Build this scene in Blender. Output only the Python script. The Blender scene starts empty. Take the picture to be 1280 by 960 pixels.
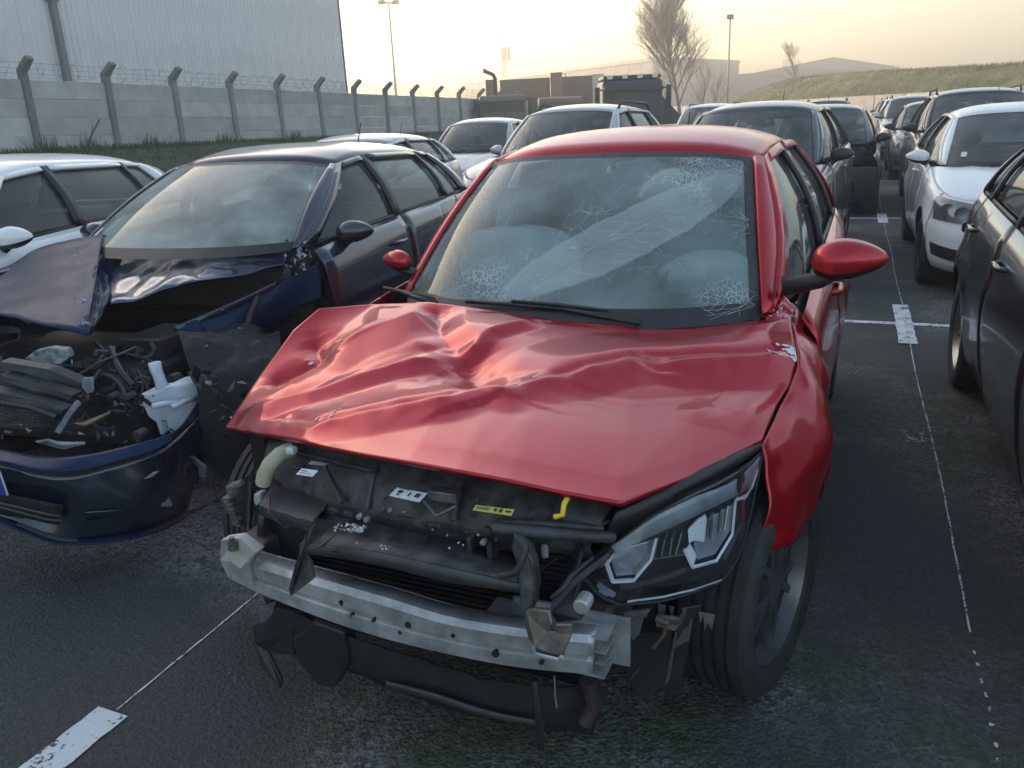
import bpy, bmesh, math, random
import numpy as np
from mathutils import Vector, Matrix, noise
rnd = random.Random(7)
R = math.radians
S = bpy.context.scene
COL = S.collection

# ---------------------------------------------------------------- camera
cam_d = bpy.data.cameras.new('camera'); cam = bpy.data.objects.new('camera', cam_d); COL.objects.link(cam)
FPX, PITCH, ROLL, HCAM, YAW = 1018.58, 18.046, 2.593, 1.56, 22.729
cam_d.sensor_fit = 'HORIZONTAL'; cam_d.sensor_width = 36.0; cam_d.lens = 36.0*FPX/1280.0
cam_d.clip_start = 0.05; cam_d.clip_end = 3000
cam.matrix_world = (Matrix.Translation((0, 0, HCAM)) @ Matrix.Rotation(R(YAW), 4, 'Z')
                    @ Matrix.Rotation(R(90-PITCH), 4, 'X') @ Matrix.Rotation(R(-ROLL), 4, 'Z'))
S.camera = cam
# ---------------------------------------------------------------- sky, sun, exposure
SUN_AZ, SUN_EL = 66.0, 8.0            # degrees left of +Y, above the horizon
w = bpy.data.worlds.new('World'); S.world = w; w.use_nodes = True
nt = w.node_tree
bg = nt.nodes['Background']; sky = nt.nodes.new('ShaderNodeTexSky')
sky.sky_type = 'NISHITA'; sky.sun_disc = False
sky.sun_elevation = R(SUN_EL); sky.sun_rotation = R(-SUN_AZ)
sky.air_density = 1.0; sky.dust_density = 3.2; sky.ozone_density = 1.0; sky.altitude = 50
nt.links.new(sky.outputs[0], bg.inputs[0]); bg.inputs[1].default_value = 0.15
sl = bpy.data.lights.new('sun', 'SUN'); so = bpy.data.objects.new('sun', sl); COL.objects.link(so)
sl.energy = 2.5; sl.angle = R(0.5); sl.color = (1.0, .80, .58)
sd = Vector((-math.sin(R(SUN_AZ))*math.cos(R(SUN_EL)), math.cos(R(SUN_AZ))*math.cos(R(SUN_EL)), math.sin(R(SUN_EL))))
so.rotation_euler = sd.to_track_quat('Z', 'Y').to_euler(); so.location = (-20, 30, 30)
S.view_settings.view_transform = 'Standard'; S.view_settings.look = 'None'
S.view_settings.exposure = 2.12; S.view_settings.gamma = 1.0
S.cycles.volume_bounces = 0 if hasattr(S, 'cycles') else 0

# ---------------------------------------------------------------- materials
MATS = {}
def nodes(name):
    m = bpy.data.materials.new(name); m.use_nodes = True
    return m, m.node_tree, m.node_tree.nodes['Principled BSDF']
def noise_col(t, b, c1, c2, scale, detail=6, rough=.6, bump=0, bscale=None, coord='Object', lo=.35, hi=.65, dist=.002):
    tc = t.nodes.new('ShaderNodeTexCoord')
    n = t.nodes.new('ShaderNodeTexNoise'); n.inputs['Scale'].default_value = scale
    n.inputs['Detail'].default_value = detail; n.inputs['Roughness'].default_value = rough
    t.links.new(tc.outputs[coord], n.inputs['Vector'])
    r = t.nodes.new('ShaderNodeValToRGB'); r.color_ramp.elements[0].position = lo; r.color_ramp.elements[1].position = hi
    r.color_ramp.elements[0].color = (*c1, 1); r.color_ramp.elements[1].color = (*c2, 1)
    t.links.new(n.outputs[0], r.inputs[0]); t.links.new(r.outputs[0], b.inputs['Base Color'])
    if bump:
        n2 = t.nodes.new('ShaderNodeTexNoise'); n2.inputs['Scale'].default_value = bscale or scale*4
        n2.inputs['Detail'].default_value = 5
        t.links.new(tc.outputs[coord], n2.inputs['Vector'])
        bp = t.nodes.new('ShaderNodeBump'); bp.inputs['Strength'].default_value = bump; bp.inputs['Distance'].default_value = dist
        t.links.new(n2.outputs[0], bp.inputs['Height']); t.links.new(bp.outputs[0], b.inputs['Normal'])
    return tc, n, r
def simple(name, col, rough=.5, metal=0.0, var=.35, scale=9, bump=.15, coat=0, spec=.5, bscale=None, dist=.002):
    if name in MATS: return MATS[name]
    m, t, b = nodes(name)
    c1 = tuple(c*(1-var) for c in col); c2 = tuple(min(1, c*(1+var)) for c in col)
    noise_col(t, b, c1, c2, scale, bump=bump, bscale=bscale, dist=dist)
    b.inputs['Roughness'].default_value = rough; b.inputs['Metallic'].default_value = metal
    b.inputs['Coat Weight'].default_value = coat; b.inputs['Coat Roughness'].default_value = .06
    b.inputs['Specular IOR Level'].default_value = spec
    MATS[name] = m; return m
def paint(name, col, metal=.4, rough=.38, dust=.35, dustcol=(.30, .28, .26), coat=1.0, cr_=.20):
    """car paint: flake base, clear coat, uneven road film"""
    if name in MATS: return MATS[name]
    m, t, b = nodes(name)
    tc = t.nodes.new('ShaderNodeTexCoord')
    n = t.nodes.new('ShaderNodeTexNoise'); n.inputs['Scale'].default_value = 5; n.inputs['Detail'].default_value = 9; n.inputs['Roughness'].default_value = .65
    t.links.new(tc.outputs['Object'], n.inputs['Vector'])
    n2 = t.nodes.new('ShaderNodeTexNoise'); n2.inputs['Scale'].default_value = 90; n2.inputs['Detail'].default_value = 4
    t.links.new(tc.outputs['Object'], n2.inputs['Vector'])
    mul = t.nodes.new('ShaderNodeMath'); mul.operation = 'MULTIPLY'; t.links.new(n.outputs[0], mul.inputs[0]); t.links.new(n2.outputs[0], mul.inputs[1])
    mr = t.nodes.new('ShaderNodeMapRange'); mr.inputs['From Min'].default_value = .15; mr.inputs['From Max'].default_value = .42
    mr.inputs['To Max'].default_value = dust; t.links.new(mul.outputs[0], mr.inputs[0])
    mix = t.nodes.new('ShaderNodeMix'); mix.data_type = 'RGBA'; mix.inputs['A'].default_value = (*col, 1); mix.inputs['B'].default_value = (*dustcol, 1)
    t.links.new(mr.outputs[0], mix.inputs['Factor']); t.links.new(mix.outputs['Result'], b.inputs['Base Color'])
    b.inputs['Metallic'].default_value = metal; b.inputs['Roughness'].default_value = rough
    b.inputs['Coat Weight'].default_value = coat
    mr2 = t.nodes.new('ShaderNodeMapRange'); mr2.inputs['To Min'].default_value = .03; mr2.inputs['To Max'].default_value = cr_
    t.links.new(n.outputs[0], mr2.inputs[0]); t.links.new(mr2.outputs[0], b.inputs['Coat Roughness'])
    MATS[name] = m; return m
def glass(name, tint=(.55, .62, .60), dust=.10, dcol=(.5, .5, .48)):  # dust film; on the wrecks' screens it also carries painted veil and sky sheen
    if name in MATS: return MATS[name]
    m = bpy.data.materials.new(name); m.use_nodes = True; t = m.node_tree; t.nodes.clear()
    out = t.nodes.new('ShaderNodeOutputMaterial'); tr = t.nodes.new('ShaderNodeBsdfTransparent'); tr.inputs[0].default_value = (*tint, 1)
    gl = t.nodes.new('ShaderNodeBsdfGlossy'); gl.inputs['Roughness'].default_value = .03
    lw = t.nodes.new('ShaderNodeLayerWeight'); lw.inputs['Blend'].default_value = .5
    pw = t.nodes.new('ShaderNodeMath'); pw.operation = 'POWER'; pw.inputs[1].default_value = 4.5; t.links.new(lw.outputs['Facing'], pw.inputs[0])
    fr = t.nodes.new('ShaderNodeMath'); fr.operation = 'MULTIPLY_ADD'; fr.inputs[1].default_value = .92; fr.inputs[2].default_value = .06; t.links.new(pw.outputs[0], fr.inputs[0])
    mx = t.nodes.new('ShaderNodeMixShader'); t.links.new(fr.outputs[0], mx.inputs[0]); t.links.new(tr.outputs[0], mx.inputs[1]); t.links.new(gl.outputs[0], mx.inputs[2])
    df = t.nodes.new('ShaderNodeBsdfDiffuse'); df.inputs[0].default_value = (*dcol, 1)
    tc = t.nodes.new('ShaderNodeTexCoord'); n = t.nodes.new('ShaderNodeTexNoise'); n.inputs['Scale'].default_value = 4; n.inputs['Detail'].default_value = 8
    t.links.new(tc.outputs['Object'], n.inputs['Vector'])
    mr = t.nodes.new('ShaderNodeMapRange'); mr.inputs['From Min'].default_value = .3; mr.inputs['From Max'].default_value = .75; mr.inputs['To Min'].default_value = dust*.4; mr.inputs['To Max'].default_value = dust*1.6
    t.links.new(n.outputs[0], mr.inputs[0])
    mx2 = t.nodes.new('ShaderNodeMixShader'); t.links.new(mr.outputs[0], mx2.inputs[0]); t.links.new(mx.outputs[0], mx2.inputs[1]); t.links.new(df.outputs[0], mx2.inputs[2])
    t.links.new(mx2.outputs[0], out.inputs[0]); MATS[name] = m; return m

M_black = simple('black_plastic', (.018, .018, .02), .45, bump=.3, bscale=300)
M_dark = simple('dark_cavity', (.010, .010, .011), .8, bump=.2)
M_grey_pl = simple('grey_plastic', (.05, .05, .052), .55, bump=.3, bscale=120)
M_rubber = simple('tyre_rubber', (.028, .027, .027), .75, var=.3, scale=20, bump=.4, bscale=200)
M_alu = simple('bare_aluminium', (.38, .385, .40), .45, .5, var=.30, scale=14, bump=.25, bscale=60)
M_alloy = simple('alloy_rim', (.30, .31, .33), .32, .8, var=.15)
M_darkalloy = simple('dark_alloy_rim', (.05, .05, .055), .35, .6, var=.2)
M_chrome = simple('chrome_trim', (.6, .6, .62), .12, 1.0, var=.05, bump=0)
M_seat = simple('seat_cloth', (.03, .03, .034), .85, bump=.4, bscale=200)
M_airbag = simple('airbag_cloth', (.80, .85, .86), .8, var=.12, scale=6, bump=.5, bscale=14, dist=.01)
M_lens = glass('lamp_lens', (.86, .88, .90), .02)
M_dusty = simple('dusty_black_plastic', (.040, .039, .040), .55, var=.75, scale=22, bump=.5, bscale=150)
M_glass = glass('car_glass', (.42, .47, .47), .10)
M_lampin = simple('lamp_reflector', (.55, .57, .60), .18, .9, var=.15, bump=.1)
M_white_lens = simple('light_guide', (.75, .80, .86), .25, .0, var=.08)
M_redlens = simple('red_lamp', (.55, .05, .04), .15, 0, var=.2, coat=1)
M_metal_dark = simple('stained_steel', (.16, .15, .145), .5, .7, var=.4, scale=25, bump=.4)
M_cream = simple('cream_foam', (.48, .45, .33), .7, var=.2)
M_paper = simple('sticker_paper', (.62, .64, .68), .5, var=.1, scale=60)
M_yellow = simple('yellow_plastic', (.72, .52, .03), .5, var=.15)
M_ink = simple('printed_ink', (.03, .03, .05), .6)
M_tray = simple('washer_tank_plastic', (.62, .66, .74), .4, var=.12)
M_shard = simple('broken_shards', (.6, .62, .62), .35, var=.3, scale=60)

# ---------------------------------------------------------------- helpers
def tag(o, label=None, cat=None, group=None, kind=None):
    for k, v in (('label', label), ('category', cat), ('group', group), ('kind', kind)):
        if v: o[k] = v
    return o
def link(name, me, parent=None):
    o = bpy.data.objects.new(name, me); COL.objects.link(o)
    if parent is not None: o.parent = parent
    return o
def mesh(name, v, f, mat, parent=None, smooth=True, solid=0, off=-1, bevel=0, sub=0, uv=None, sharp=None):
    me = bpy.data.meshes.new(name); me.from_pydata([tuple(map(float, p)) for p in v], [], f)
    me.materials.append(mat)
    if smooth: me.polygons.foreach_set('use_smooth', [True]*len(me.polygons))
    if uv is not None:
        l = me.uv_layers.new(name='UVMap')
        for lp in me.loops: l.data[lp.index].uv = uv[lp.vertex_index]
    me.validate(); me.update()
    if smooth and sharp: me.set_sharp_from_angle(angle=R(sharp))
    o = link(name, me, parent)
    if sub:
        m = o.modifiers.new('sub', 'SUBSURF'); m.levels = sub; m.render_levels = sub
    if solid:
        m = o.modifiers.new('solid', 'SOLIDIFY'); m.thickness = solid; m.offset = off
    if bevel:
        m = o.modifiers.new('bev', 'BEVEL'); m.width = bevel; m.segments = 2; m.limit_method = 'ANGLE'
    return o
def empty(name, loc, rz=0):
    o = bpy.data.objects.new(name, None); COL.objects.link(o); o.location = loc; o.rotation_euler[2] = rz; o.empty_display_size = .2
    return o
def grid_faces(n, m, flip=False):
    f = []
    for i in range(n-1):
        for j in range(m-1):
            q = (i*m+j, i*m+j+1, (i+1)*m+j+1, (i+1)*m+j)
            f.append(q[::-1] if flip else q)
    return f
def grid(name, G, mat, parent=None, flip=False, **k):
    G = np.asarray(G, float); n, m = G.shape[:2]
    return mesh(name, G.reshape(-1, 3), grid_faces(n, m, flip), mat, parent, **k)
class MB:
    def __init__(s): s.v = []; s.f = []
    def add(s, v, f):
        b = len(s.v); s.v += [tuple(p) for p in v]; s.f += [tuple(b+i for i in q) for q in f]
    def box(s, x0, x1, y0, y1, z0, z1, M=None):
        v = [(x, y, z) for z in (z0, z1) for y in (y0, y1) for x in (x0, x1)]
        if M is not None: v = [tuple(M @ Vector(p)) for p in v]
        s.add(v, [(0, 2, 3, 1), (4, 5, 7, 6), (0, 1, 5, 4), (2, 6, 7, 3), (0, 4, 6, 2), (1, 3, 7, 5)])
    def tube(s, pts, r, n=8, cap=True):
        pts = [Vector(p) for p in pts]; rr = r if isinstance(r, (list, tuple)) else [r]*len(pts)
        rings = []; up = None
        for i, p in enumerate(pts):
            d = (pts[min(i+1, len(pts)-1)]-pts[max(i-1, 0)]).normalized()
            if up is None:
                up = d.orthogonal().normalized()
            up = (up-d*up.dot(d)).normalized(); sd_ = d.cross(up)
            rings.append([p+(up*math.cos(a)+sd_*math.sin(a))*rr[i] for a in [2*math.pi*k/n for k in range(n)]])
        v = [q for ring in rings for q in ring]; f = []
        for i in range(len(pts)-1):
            for k in range(n):
                f.append((i*n+k, i*n+(k+1) % n, (i+1)*n+(k+1) % n, (i+1)*n+k))
        if cap: f.append(tuple(range(n))[::-1]); f.append(tuple((len(pts)-1)*n+k for k in range(n)))
        s.add(v, f)
    def prism(s, poly, axis, a, b):
        """poly: 2-D points; extruded along axis 'x','y' or 'z' from a to b"""
        def P(p, t):
            return {'x': (t, p[0], p[1]), 'y': (p[0], t, p[1]), 'z': (p[0], p[1], t)}[axis]
        n = len(poly)
        s.add([P(p, a) for p in poly]+[P(p, b) for p in poly],
              [tuple(range(n)), tuple(range(2*n-1, n-1, -1))]+[(i, n+i, n+(i+1) % n, (i+1) % n) for i in range(n)])
    def build(s, name, mat, parent=None, **k):
        k.setdefault('smooth', False)
        o = mesh(name, s.v, s.f, mat, parent, **k)
        bm = bmesh.new(); bm.from_mesh(o.data); bmesh.ops.recalc_face_normals(bm, faces=bm.faces); bm.to_mesh(o.data); bm.free()
        return o
def box_obj(name, x0, x1, y0, y1, z0, z1, mat, parent=None, bevel=.004, M=None):
    b = MB(); b.box(x0, x1, y0, y1, z0, z1, M); return b.build(name, mat, parent, bevel=bevel)
def tube_obj(name, pts, r, mat, parent=None, n=8):
    b = MB(); b.tube(pts, r, n); return b.build(name, mat, parent, smooth=True, sharp=50)
def spl(pts, n):
    """Catmull-Rom through points, n samples"""
    P = np.array(pts, float); P = np.vstack([2*P[0]-P[1], P, 2*P[-1]-P[-2]]); k = len(P)-3; out = []
    for t in np.linspace(0, k-1e-9, n):
        i = int(t); u = t-i; a, b, c, d = P[i:i+4]
        out.append(.5*((2*b)+(c-a)*u+(2*a-5*b+4*c-d)*u*u+(3*b-a-3*c+d)*u**3))
    return np.array(out)
def resamp(pts, u):
    P = np.array(pts, float); d = np.r_[0, np.cumsum(np.linalg.norm(np.diff(P, axis=0), axis=1))]; d /= d[-1]
    return np.stack([np.interp(u, d, P[:, k]) for k in range(3)], -1)
def coons(F0, F1, L0, L1, n, m, bump=None):
    """F0 (v=0) and F1 (v=1) run left to right, L0/L1 run front to back; result [m rows][n cols]"""
    u = np.linspace(0, 1, n); v = np.linspace(0, 1, m)
    f0, f1, l0, l1 = resamp(F0, u), resamp(F1, u), resamp(L0, v), resamp(L1, v)
    U, V = np.meshgrid(u, v); U = U[..., None]; V = V[..., None]
    G = (1-V)*f0[None]+V*f1[None]+(1-U)*l0[:, None]+U*l1[:, None]-((1-U)*(1-V)*f0[0]+U*(1-V)*f0[-1]+(1-U)*V*f1[0]+U*V*f1[-1])
    if bump: G[..., 2] += bump*(16*(U*(1-U)*V*(1-V))[..., 0])**.6
    return G
def copy_tree(o, parent=None):
    c = o.copy(); COL.objects.link(c); c.parent = parent
    for ch in list(o.children): copy_tree(ch, c)
    return c

# ---------------------------------------------------------------- wheels
WCACHE = {}
def wheel(parent, x, y, side, r=.315, wd=.205, rr=.215, spokes=5, rim_mat=None, steer=0, twin=True):
    """tyre > rim; outer face towards +x*side"""
    key = (r, wd, rr, spokes, twin, rim_mat.name if rim_mat else '')
    if key not in WCACHE:
        h = wd/2
        prof = [(-h*.55, rr), (-h*.9, rr+.012), (-h, rr+.05), (-h*.93, r-.018), (-h*.8, r-.004)]
        for g in (-.45, -.15, .15, .45):
            prof += [(h*(g-.06), r), (h*(g-.055), r-.009), (h*(g+.055), r-.009), (h*(g+.06), r)]
        prof += [(h*.8, r-.004), (h*.93, r-.018), (h, rr+.05), (h*.9, rr+.012), (h*.55, rr)]
        n = 56; v = []; f = []
        for k in range(n):
            a = 2*math.pi*k/n
            for (px_, pr) in prof: v.append((px_, pr*math.cos(a), pr*math.sin(a)))
        m = len(prof)
        for k in range(n):
            for j in range(m-1):
                f.append((k*m+j, ((k+1) % n)*m+j, ((k+1) % n)*m+j+1, k*m+j+1))
        t0 = mesh('tyre', v, f, M_rubber, None, sharp=35)
        b = MB(); R0 = rr
        # barrel and lip
        n = 40
        prof = [(-h*.6, R0), (-h*.5, R0-.02), (h*.45, R0-.03), (h*.62, R0-.012), (h*.82, R0+.004), (h*.74, R0+.010), (h*.5, R0)]
        v = []; f = []
        for k in range(n):
            a = 2*math.pi*k/n
            for (px_, pr) in prof: v.append((px_, pr*math.cos(a), pr*math.sin(a)))
        m = len(prof)
        for k in range(n):
            for j in range(m-1): f.append((k*m+j, ((k+1) % n)*m+j, ((k+1) % n)*m+j+1, k*m+j+1))
        b.add(v, f)
        for s_ in range(spokes):
            for o_ in ((-.13, .13) if twin else (0,)):
                a0 = 2*math.pi*s_/spokes+o_*.5; a1 = 2*math.pi*s_/spokes+o_*1.9
                w0, w1 = (.013, .010) if twin else (.03, .022)
                p0 = Vector((h*.62, .045*math.cos(a0), .045*math.sin(a0))); p1 = Vector((h*.56, (R0-.018)*math.cos(a1), (R0-.018)*math.sin(a1)))
                d = (p1-p0).normalized(); sd_ = d.cross(Vector((1, 0, 0)))
                vv = []
                for p, w_ in ((p0, w0), ((p0+p1)/2+Vector((.006, 0, 0)), (w0+w1)/2), (p1, w1)):
                    for sx, sx2 in ((0, -1), (0, 1), (-.03, 1), (-.03, -1)): vv.append(p+sd_*w_*sx2+Vector((sx, 0, 0)))
                b.add(vv, [(0, 1, 5, 4), (1, 2, 6, 5), (2, 3, 7, 6), (3, 0, 4, 7), (4, 5, 9, 8), (5, 6, 10, 9), (6, 7, 11, 10), (7, 4, 8, 11)])
        b.prism([(.06*math.cos(a), .06*math.sin(a)) for a in [2*math.pi*k/16 for k in range(16)]], 'x', h*.3, h*.66)
        r0 = b.build('rim', rim_mat or M_alloy, None, smooth=True, sharp=30)
        b = MB(); b.prism([(.15*math.cos(a), .15*math.sin(a)) for a in [2*math.pi*k/24 for k in range(24)]], 'x', -h*.2, -h*.05)
        d0 = b.build('brake_disc', M_metal_dark, None)
        WCACHE[key] = (t0.data, r0.data, d0.data)
        for o in (t0, r0, d0): bpy.data.objects.remove(o)
    ms = WCACHE[key]
    t = link('wheel', ms[0], parent); t.location = (x, y, r-.004); t.rotation_euler = (rnd.uniform(0, 6), 0, 0)
    t.rotation_euler = (0, 0, (0 if side > 0 else math.pi)+R(steer))
    rm = link('rim', ms[1], t); rm.rotation_euler = (rnd.uniform(0, 6), 0, 0)
    dd = link('brake_disc', ms[2], t)
    return t

# ---------------------------------------------------------------- parametric car
class Body:
    """car frame: x across, y = 0 at the front axle growing towards the tail, z up"""
    def __init__(s, hw=.88, fo=.85, wb=2.6, ro=.75, H=1.45, hn=.76, hc=.97, bz=1.0, sill=.20, wr=.315, nose=.0, tail_z=1.02, roof_w=.57, wy0=.30, wy1=1.12, ry=None, arch=.035):
        s.__dict__.update(locals()); del s.__dict__['s']
        k = [(0, -fo), (.35, -fo+.02), (.60, -fo+.10), (.76, -fo+.27), (hw-.035, -fo+.52), (hw-.005, -.05), (hw, .5), (hw, wb*.5), (hw, wb-.1), (hw-.02, wb+.3), (hw-.10, wb+ro-.22), (.62, wb+ro-.05), (.35, wb+ro-.01), (0, wb+ro)]
        P = spl([(a, b, 0) for a, b in k], 500)[:, :2]; s.P = P
        d = np.gradient(P, axis=0); d /= np.linalg.norm(d, axis=1)[:, None]; s.N = np.stack([d[:, 1], -d[:, 0]], 1)
        s.N[s.N[:, 0] < 0, 0] *= 1
        s.S = np.linspace(0, 1, 500)
        s.ym = np.maximum.accumulate(P[:, 1])+np.arange(500)*1e-9
        s.ry = ry or wb+.42
    def sy(s, y): return float(np.interp(y, s.ym, s.S))
    def sx(s, x, rear=False):
        i = np.arange(500); h = i < 120 if not rear else i > 400
        xs, ss = s.P[h, 0], s.S[h]
        return float(np.interp(x, xs, ss)) if not rear else float(np.interp(x, xs[::-1], ss[::-1]))
    def top(s, t):
        y = np.interp(t, s.S, s.P[:, 1]); x = np.interp(t, s.S, s.P[:, 0])
        ys = [-s.fo, -.5, -.1, .35, .62, 1.2, s.wb, s.wb+.4, s.wb+s.ro]
        zs = [s.hn, s.hn+.05, s.hn+.12, s.hc-.04, s.hc, s.bz, s.bz+.05, s.bz+.06, s.tail_z]
        return float(np.interp(y, ys, zs))
    def pt(s, t, z, off=0):
        x, y = np.interp(t, s.S, s.P[:, 0]), np.interp(t, s.S, s.P[:, 1])
        nx, ny = np.interp(t, s.S, s.N[:, 0]), np.interp(t, s.S, s.N[:, 1]); l = math.hypot(nx, ny); nx /= l; ny /= l
        zt = s.top(t); T = (z-s.sill)/(zt-s.sill)
        fr = np.interp(T, [-.1, 0, .12, .3, .55, .8, .92, 1.0], [.16, .10, .02, 0, .015, .06, .12, .22])
        si = np.interp(T, [-.1, 0, .1, .25, .5, .62, .70, .9, 1.0], [.11, .075, .045, .02, .0, .002, .016, .035, .085])
        re = np.interp(T, [0, .15, .4, .7, 1.0], [.12, .03, 0, .03, .07])
        wf, wr = max(0, -ny)**1.5, max(0, ny)**1.5; ws = max(0, 1-wf-wr)
        ins = fr*wf+re*wr+si*ws-off
        # flared arches
        for yc in (0, s.wb):
            d_ = math.hypot(y-yc, z-s.wr); ins -= ws*s.arch*.45*math.exp(-((d_-s.wr-.06)/.09)**2)
        return np.array([x-nx*ins, y-ny*ins, z])
    def zb(s, y):
        ra = s.wr+s.arch+.012
        for yc in (0, s.wb):
            if abs(y-yc) < ra: return max(s.sill, s.wr+math.sqrt(ra*ra-(y-yc)**2)-.01)
        return s.sill
    def cols(s, y0, y1, step=.11):
        ra = s.wr+s.arch+.012; ys = list(np.arange(y0, y1, step))+[y1]
        for yc in (0, s.wb):
            ys = [y for y in ys if abs(y-yc) > ra or y in (y0, y1)]
            ys += [yc+ra*1.004*c for c in (-1, 1)]+[yc+ra*math.cos(a)*.9995 for a in np.linspace(0, math.pi, 17)]
        return sorted(y for y in set(ys) if y0-1e-6 <= y <= y1+1e-6)
    def side_grid(s, y0, y1, zlo=None, zhi=None, rows=12, off=0, gap=.003):
        out = []
        for y in s.cols(y0+gap, y1-gap):
            t = s.sy(y); a = s.zb(y) if zlo is None else zlo; b = s.top(t) if zhi is None else zhi
            out.append([s.pt(t, z, off) for z in np.linspace(a, b, rows)])
        return np.array(out)
    def arc_grid(s, t0, t1, zlo=None, zhi=None, rows=11, n=14, off=0):
        out = []
        for t in np.linspace(t0, t1, n):
            a = s.sill if zlo is None else zlo; b = s.top(t) if zhi is None else zhi
            out.append([s.pt(t, z, off) for z in np.linspace(a, b, rows)])
        return np.array(out)
    def patch(s, c, n=8, m=5, off=.006):
        """c: four (t,z): lower-inner, lower-outer, upper-outer, upper-inner"""
        out = []
        for u in np.linspace(0, 1, n):
            a = np.array(c[0])*(1-u)+np.array(c[1])*u; b = np.array(c[3])*(1-u)+np.array(c[2])*u
            out.append([s.pt(*(a*(1-v)+b*v), off) for v in np.linspace(0, 1, m)])
        return np.array(out)
def mir(G):
    G = np.array(G).copy(); G[..., 0] *= -1; return G
def two(name, G, mat, parent, sides=(1, -1), **k):
    r = []
    for sd_ in sides:
        r.append(grid(name, G if sd_ > 0 else mir(G), mat, parent, flip=sd_ < 0, **k))
    return r
def greenhouse(B, par, pm, gm=None, side_x=.0, sides=(1, -1), wind=True, roof_m=None, quarter=True, interior=True, rear=True, belt=None, wsub=8):
    gm = gm or M_glass; rw = B.roof_w; H = B.H
    bx = lambda y: (B.pt(B.sy(y), B.top(B.sy(y))))
    ye = B.ry+.12
    base_side = lambda y: bx(y)+np.array([-.012, 0, 0])
    a0 = np.array([B.hw-.19, .62, B.hc+.0]); 
    base_front = [(0, B.wy0, B.hc), (.35, B.wy0+.04, B.hc), (.58, B.wy0+.17, B.hc), tuple(a0)]
    top_front = [(0, B.wy1, H-.045), (.30, B.wy1+.02, H-.05), (rw-.10, B.wy1+.07, H-.065), (rw, B.wy1+.13, H-.09)]
    side_top = [(rw, B.wy1+.13, H-.09), (rw+.015, B.wy1+.45, H-.055), (rw+.012, B.wb*.7, H-.055), (rw-.01, B.wb, H-.085), (rw-.05, B.ry-.05, H-.15)]
    st = spl(side_top, 40)
    roofside = lambda y: np.array([np.interp(y, st[:, 1], st[:, k]) for k in range(3)])
    def belt_pt(y):
        p = base_side(y)
        if y < 1.0: p = a0*(1-(y-.62)/.38)+base_side(1.0)*((y-.62)/.38)
        return p
    def sp(yb, yt, v, ins=0):
        a, b = belt_pt(yb), roofside(yt); p = a*(1-v)+b*v; p = p+np.array([(.035*math.sin(math.pi*v)-ins), 0, 0]); return p
    Bp = B.wb*.5+.30     # B pillar position
    keys = [(.62, B.wy1+.13, 'p'), (.74, B.wy1+.20, 'g'), (Bp-.02, Bp+.0, 'b'), (Bp+.07, Bp+.07, 'g'), (B.wb-.16, B.wb-.18, 'b'), (B.wb-.11, B.wb-.14, 'g'), (B.wb+.18, B.wb+.04, 'p'), (ye, B.ry-.05, 'e')]
    if not quarter: keys[5] = (B.wb-.11, B.wb-.14, 'p')
    for i in range(len(keys)-1):
        (b0, t0, k0), (b1, t1, _) = keys[i], keys[i+1]
        n = max(2, int((b1-b0)/.12)+1)
        def G(v0, v1, ins=0, m=5):
            return np.array([[sp(b0+(b1-b0)*u, t0+(t1-t0)*u, v, ins) for v in np.linspace(v0, v1, m)] for u in np.linspace(0, 1, n)])
        if k0 == 'p': two('pillar', G(0, 1, m=8), pm, par, sides, solid=.02)
        elif k0 == 'b': two('pillar', G(0, 1, .004, m=8), M_black, par, sides, solid=.02)
        else:
            two('side_window', G(.045, .93, .010, m=6), gm, par, sides)
            two('window_seal', G(0, .045, -.003, m=2), M_black, par, sides, solid=.01)
            two('roof_frame', G(.93, 1, 0, m=2), pm, par, sides, solid=.02)
    # windscreen
    n = 2*wsub+1
    F0 = [(-x, y, z) for x, y, z in base_front[::-1]][:-1]+base_front; F1 = [(-x, y, z) for x, y, z in top_front[::-1]][:-1]+top_front
    F0 = spl(F0, 41); F1 = spl(F1, 41)
    if wind:
        def WG(u0, u1, v0, v1, lift=0, nn=n, m=9):
            out = []
            for u in np.linspace(u0, u1, nn):
                a, b = resamp(F0, [u])[0], resamp(F1, [u])[0]
                out.append([a*(1-v)+b*v+np.array([0, -.025*math.sin(math.pi*v)-lift, .02*math.sin(math.pi*v)+lift]) for v in np.linspace(v0, v1, m)])
            return np.array(out)
        B.WG = WG
        uv = [(u, v) for u in np.linspace(0, 1, n) for v in np.linspace(0.09, .96, 9)]
        grid('windscreen', WG(.012, .988, .09, .96), gm, par, uv=uv, flip=True)
        grid('windscreen_border', WG(.0, 1, .0, .09, m=3), M_black, par, flip=True)
        grid('windscreen_border', WG(.0, 1, .96, 1.0, m=2), M_black, par, flip=True)
        grid('windscreen_border', WG(.0, .012, .09, .96, nn=2), M_black, par, flip=True)
        grid('windscreen_border', WG(.988, 1, .09, .96, nn=2), M_black, par, flip=True)
        if interior: grid('screen_sticker', WG(.115, .15, .16, .24, lift=.004, nn=3, m=3), M_paper, par, flip=True)
        for sd_ in sides:
            G = []
            for v in np.linspace(0, 1, 12):
                e0, e1 = WG(.978, .9781, v, v+1e-6, lift=.003, nn=1, m=1)[0, 0], WG(1, 1.0001, v, v+1e-6, nn=1, m=1)[0, 0]
                s0, s1 = sp(.62, B.wy1+.13, v), sp(.70, B.wy1+.18, v); md = (e1+s0)/2+np.array([.012, -.010, .010])
                G.append([e0, e0*.5+e1*.5+np.array([.0, -.010, .010]), e1+np.array([.004, -.014, .012]), md, s0+np.array([.008, -.002, .002]), s1+np.array([.003, 0, 0])])
            grid('windscreen_pillar', np.array(G) if sd_ > 0 else mir(G), pm, par, flip=sd_ > 0, solid=.004)
    B.F0, B.F1 = F0, F1
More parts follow.
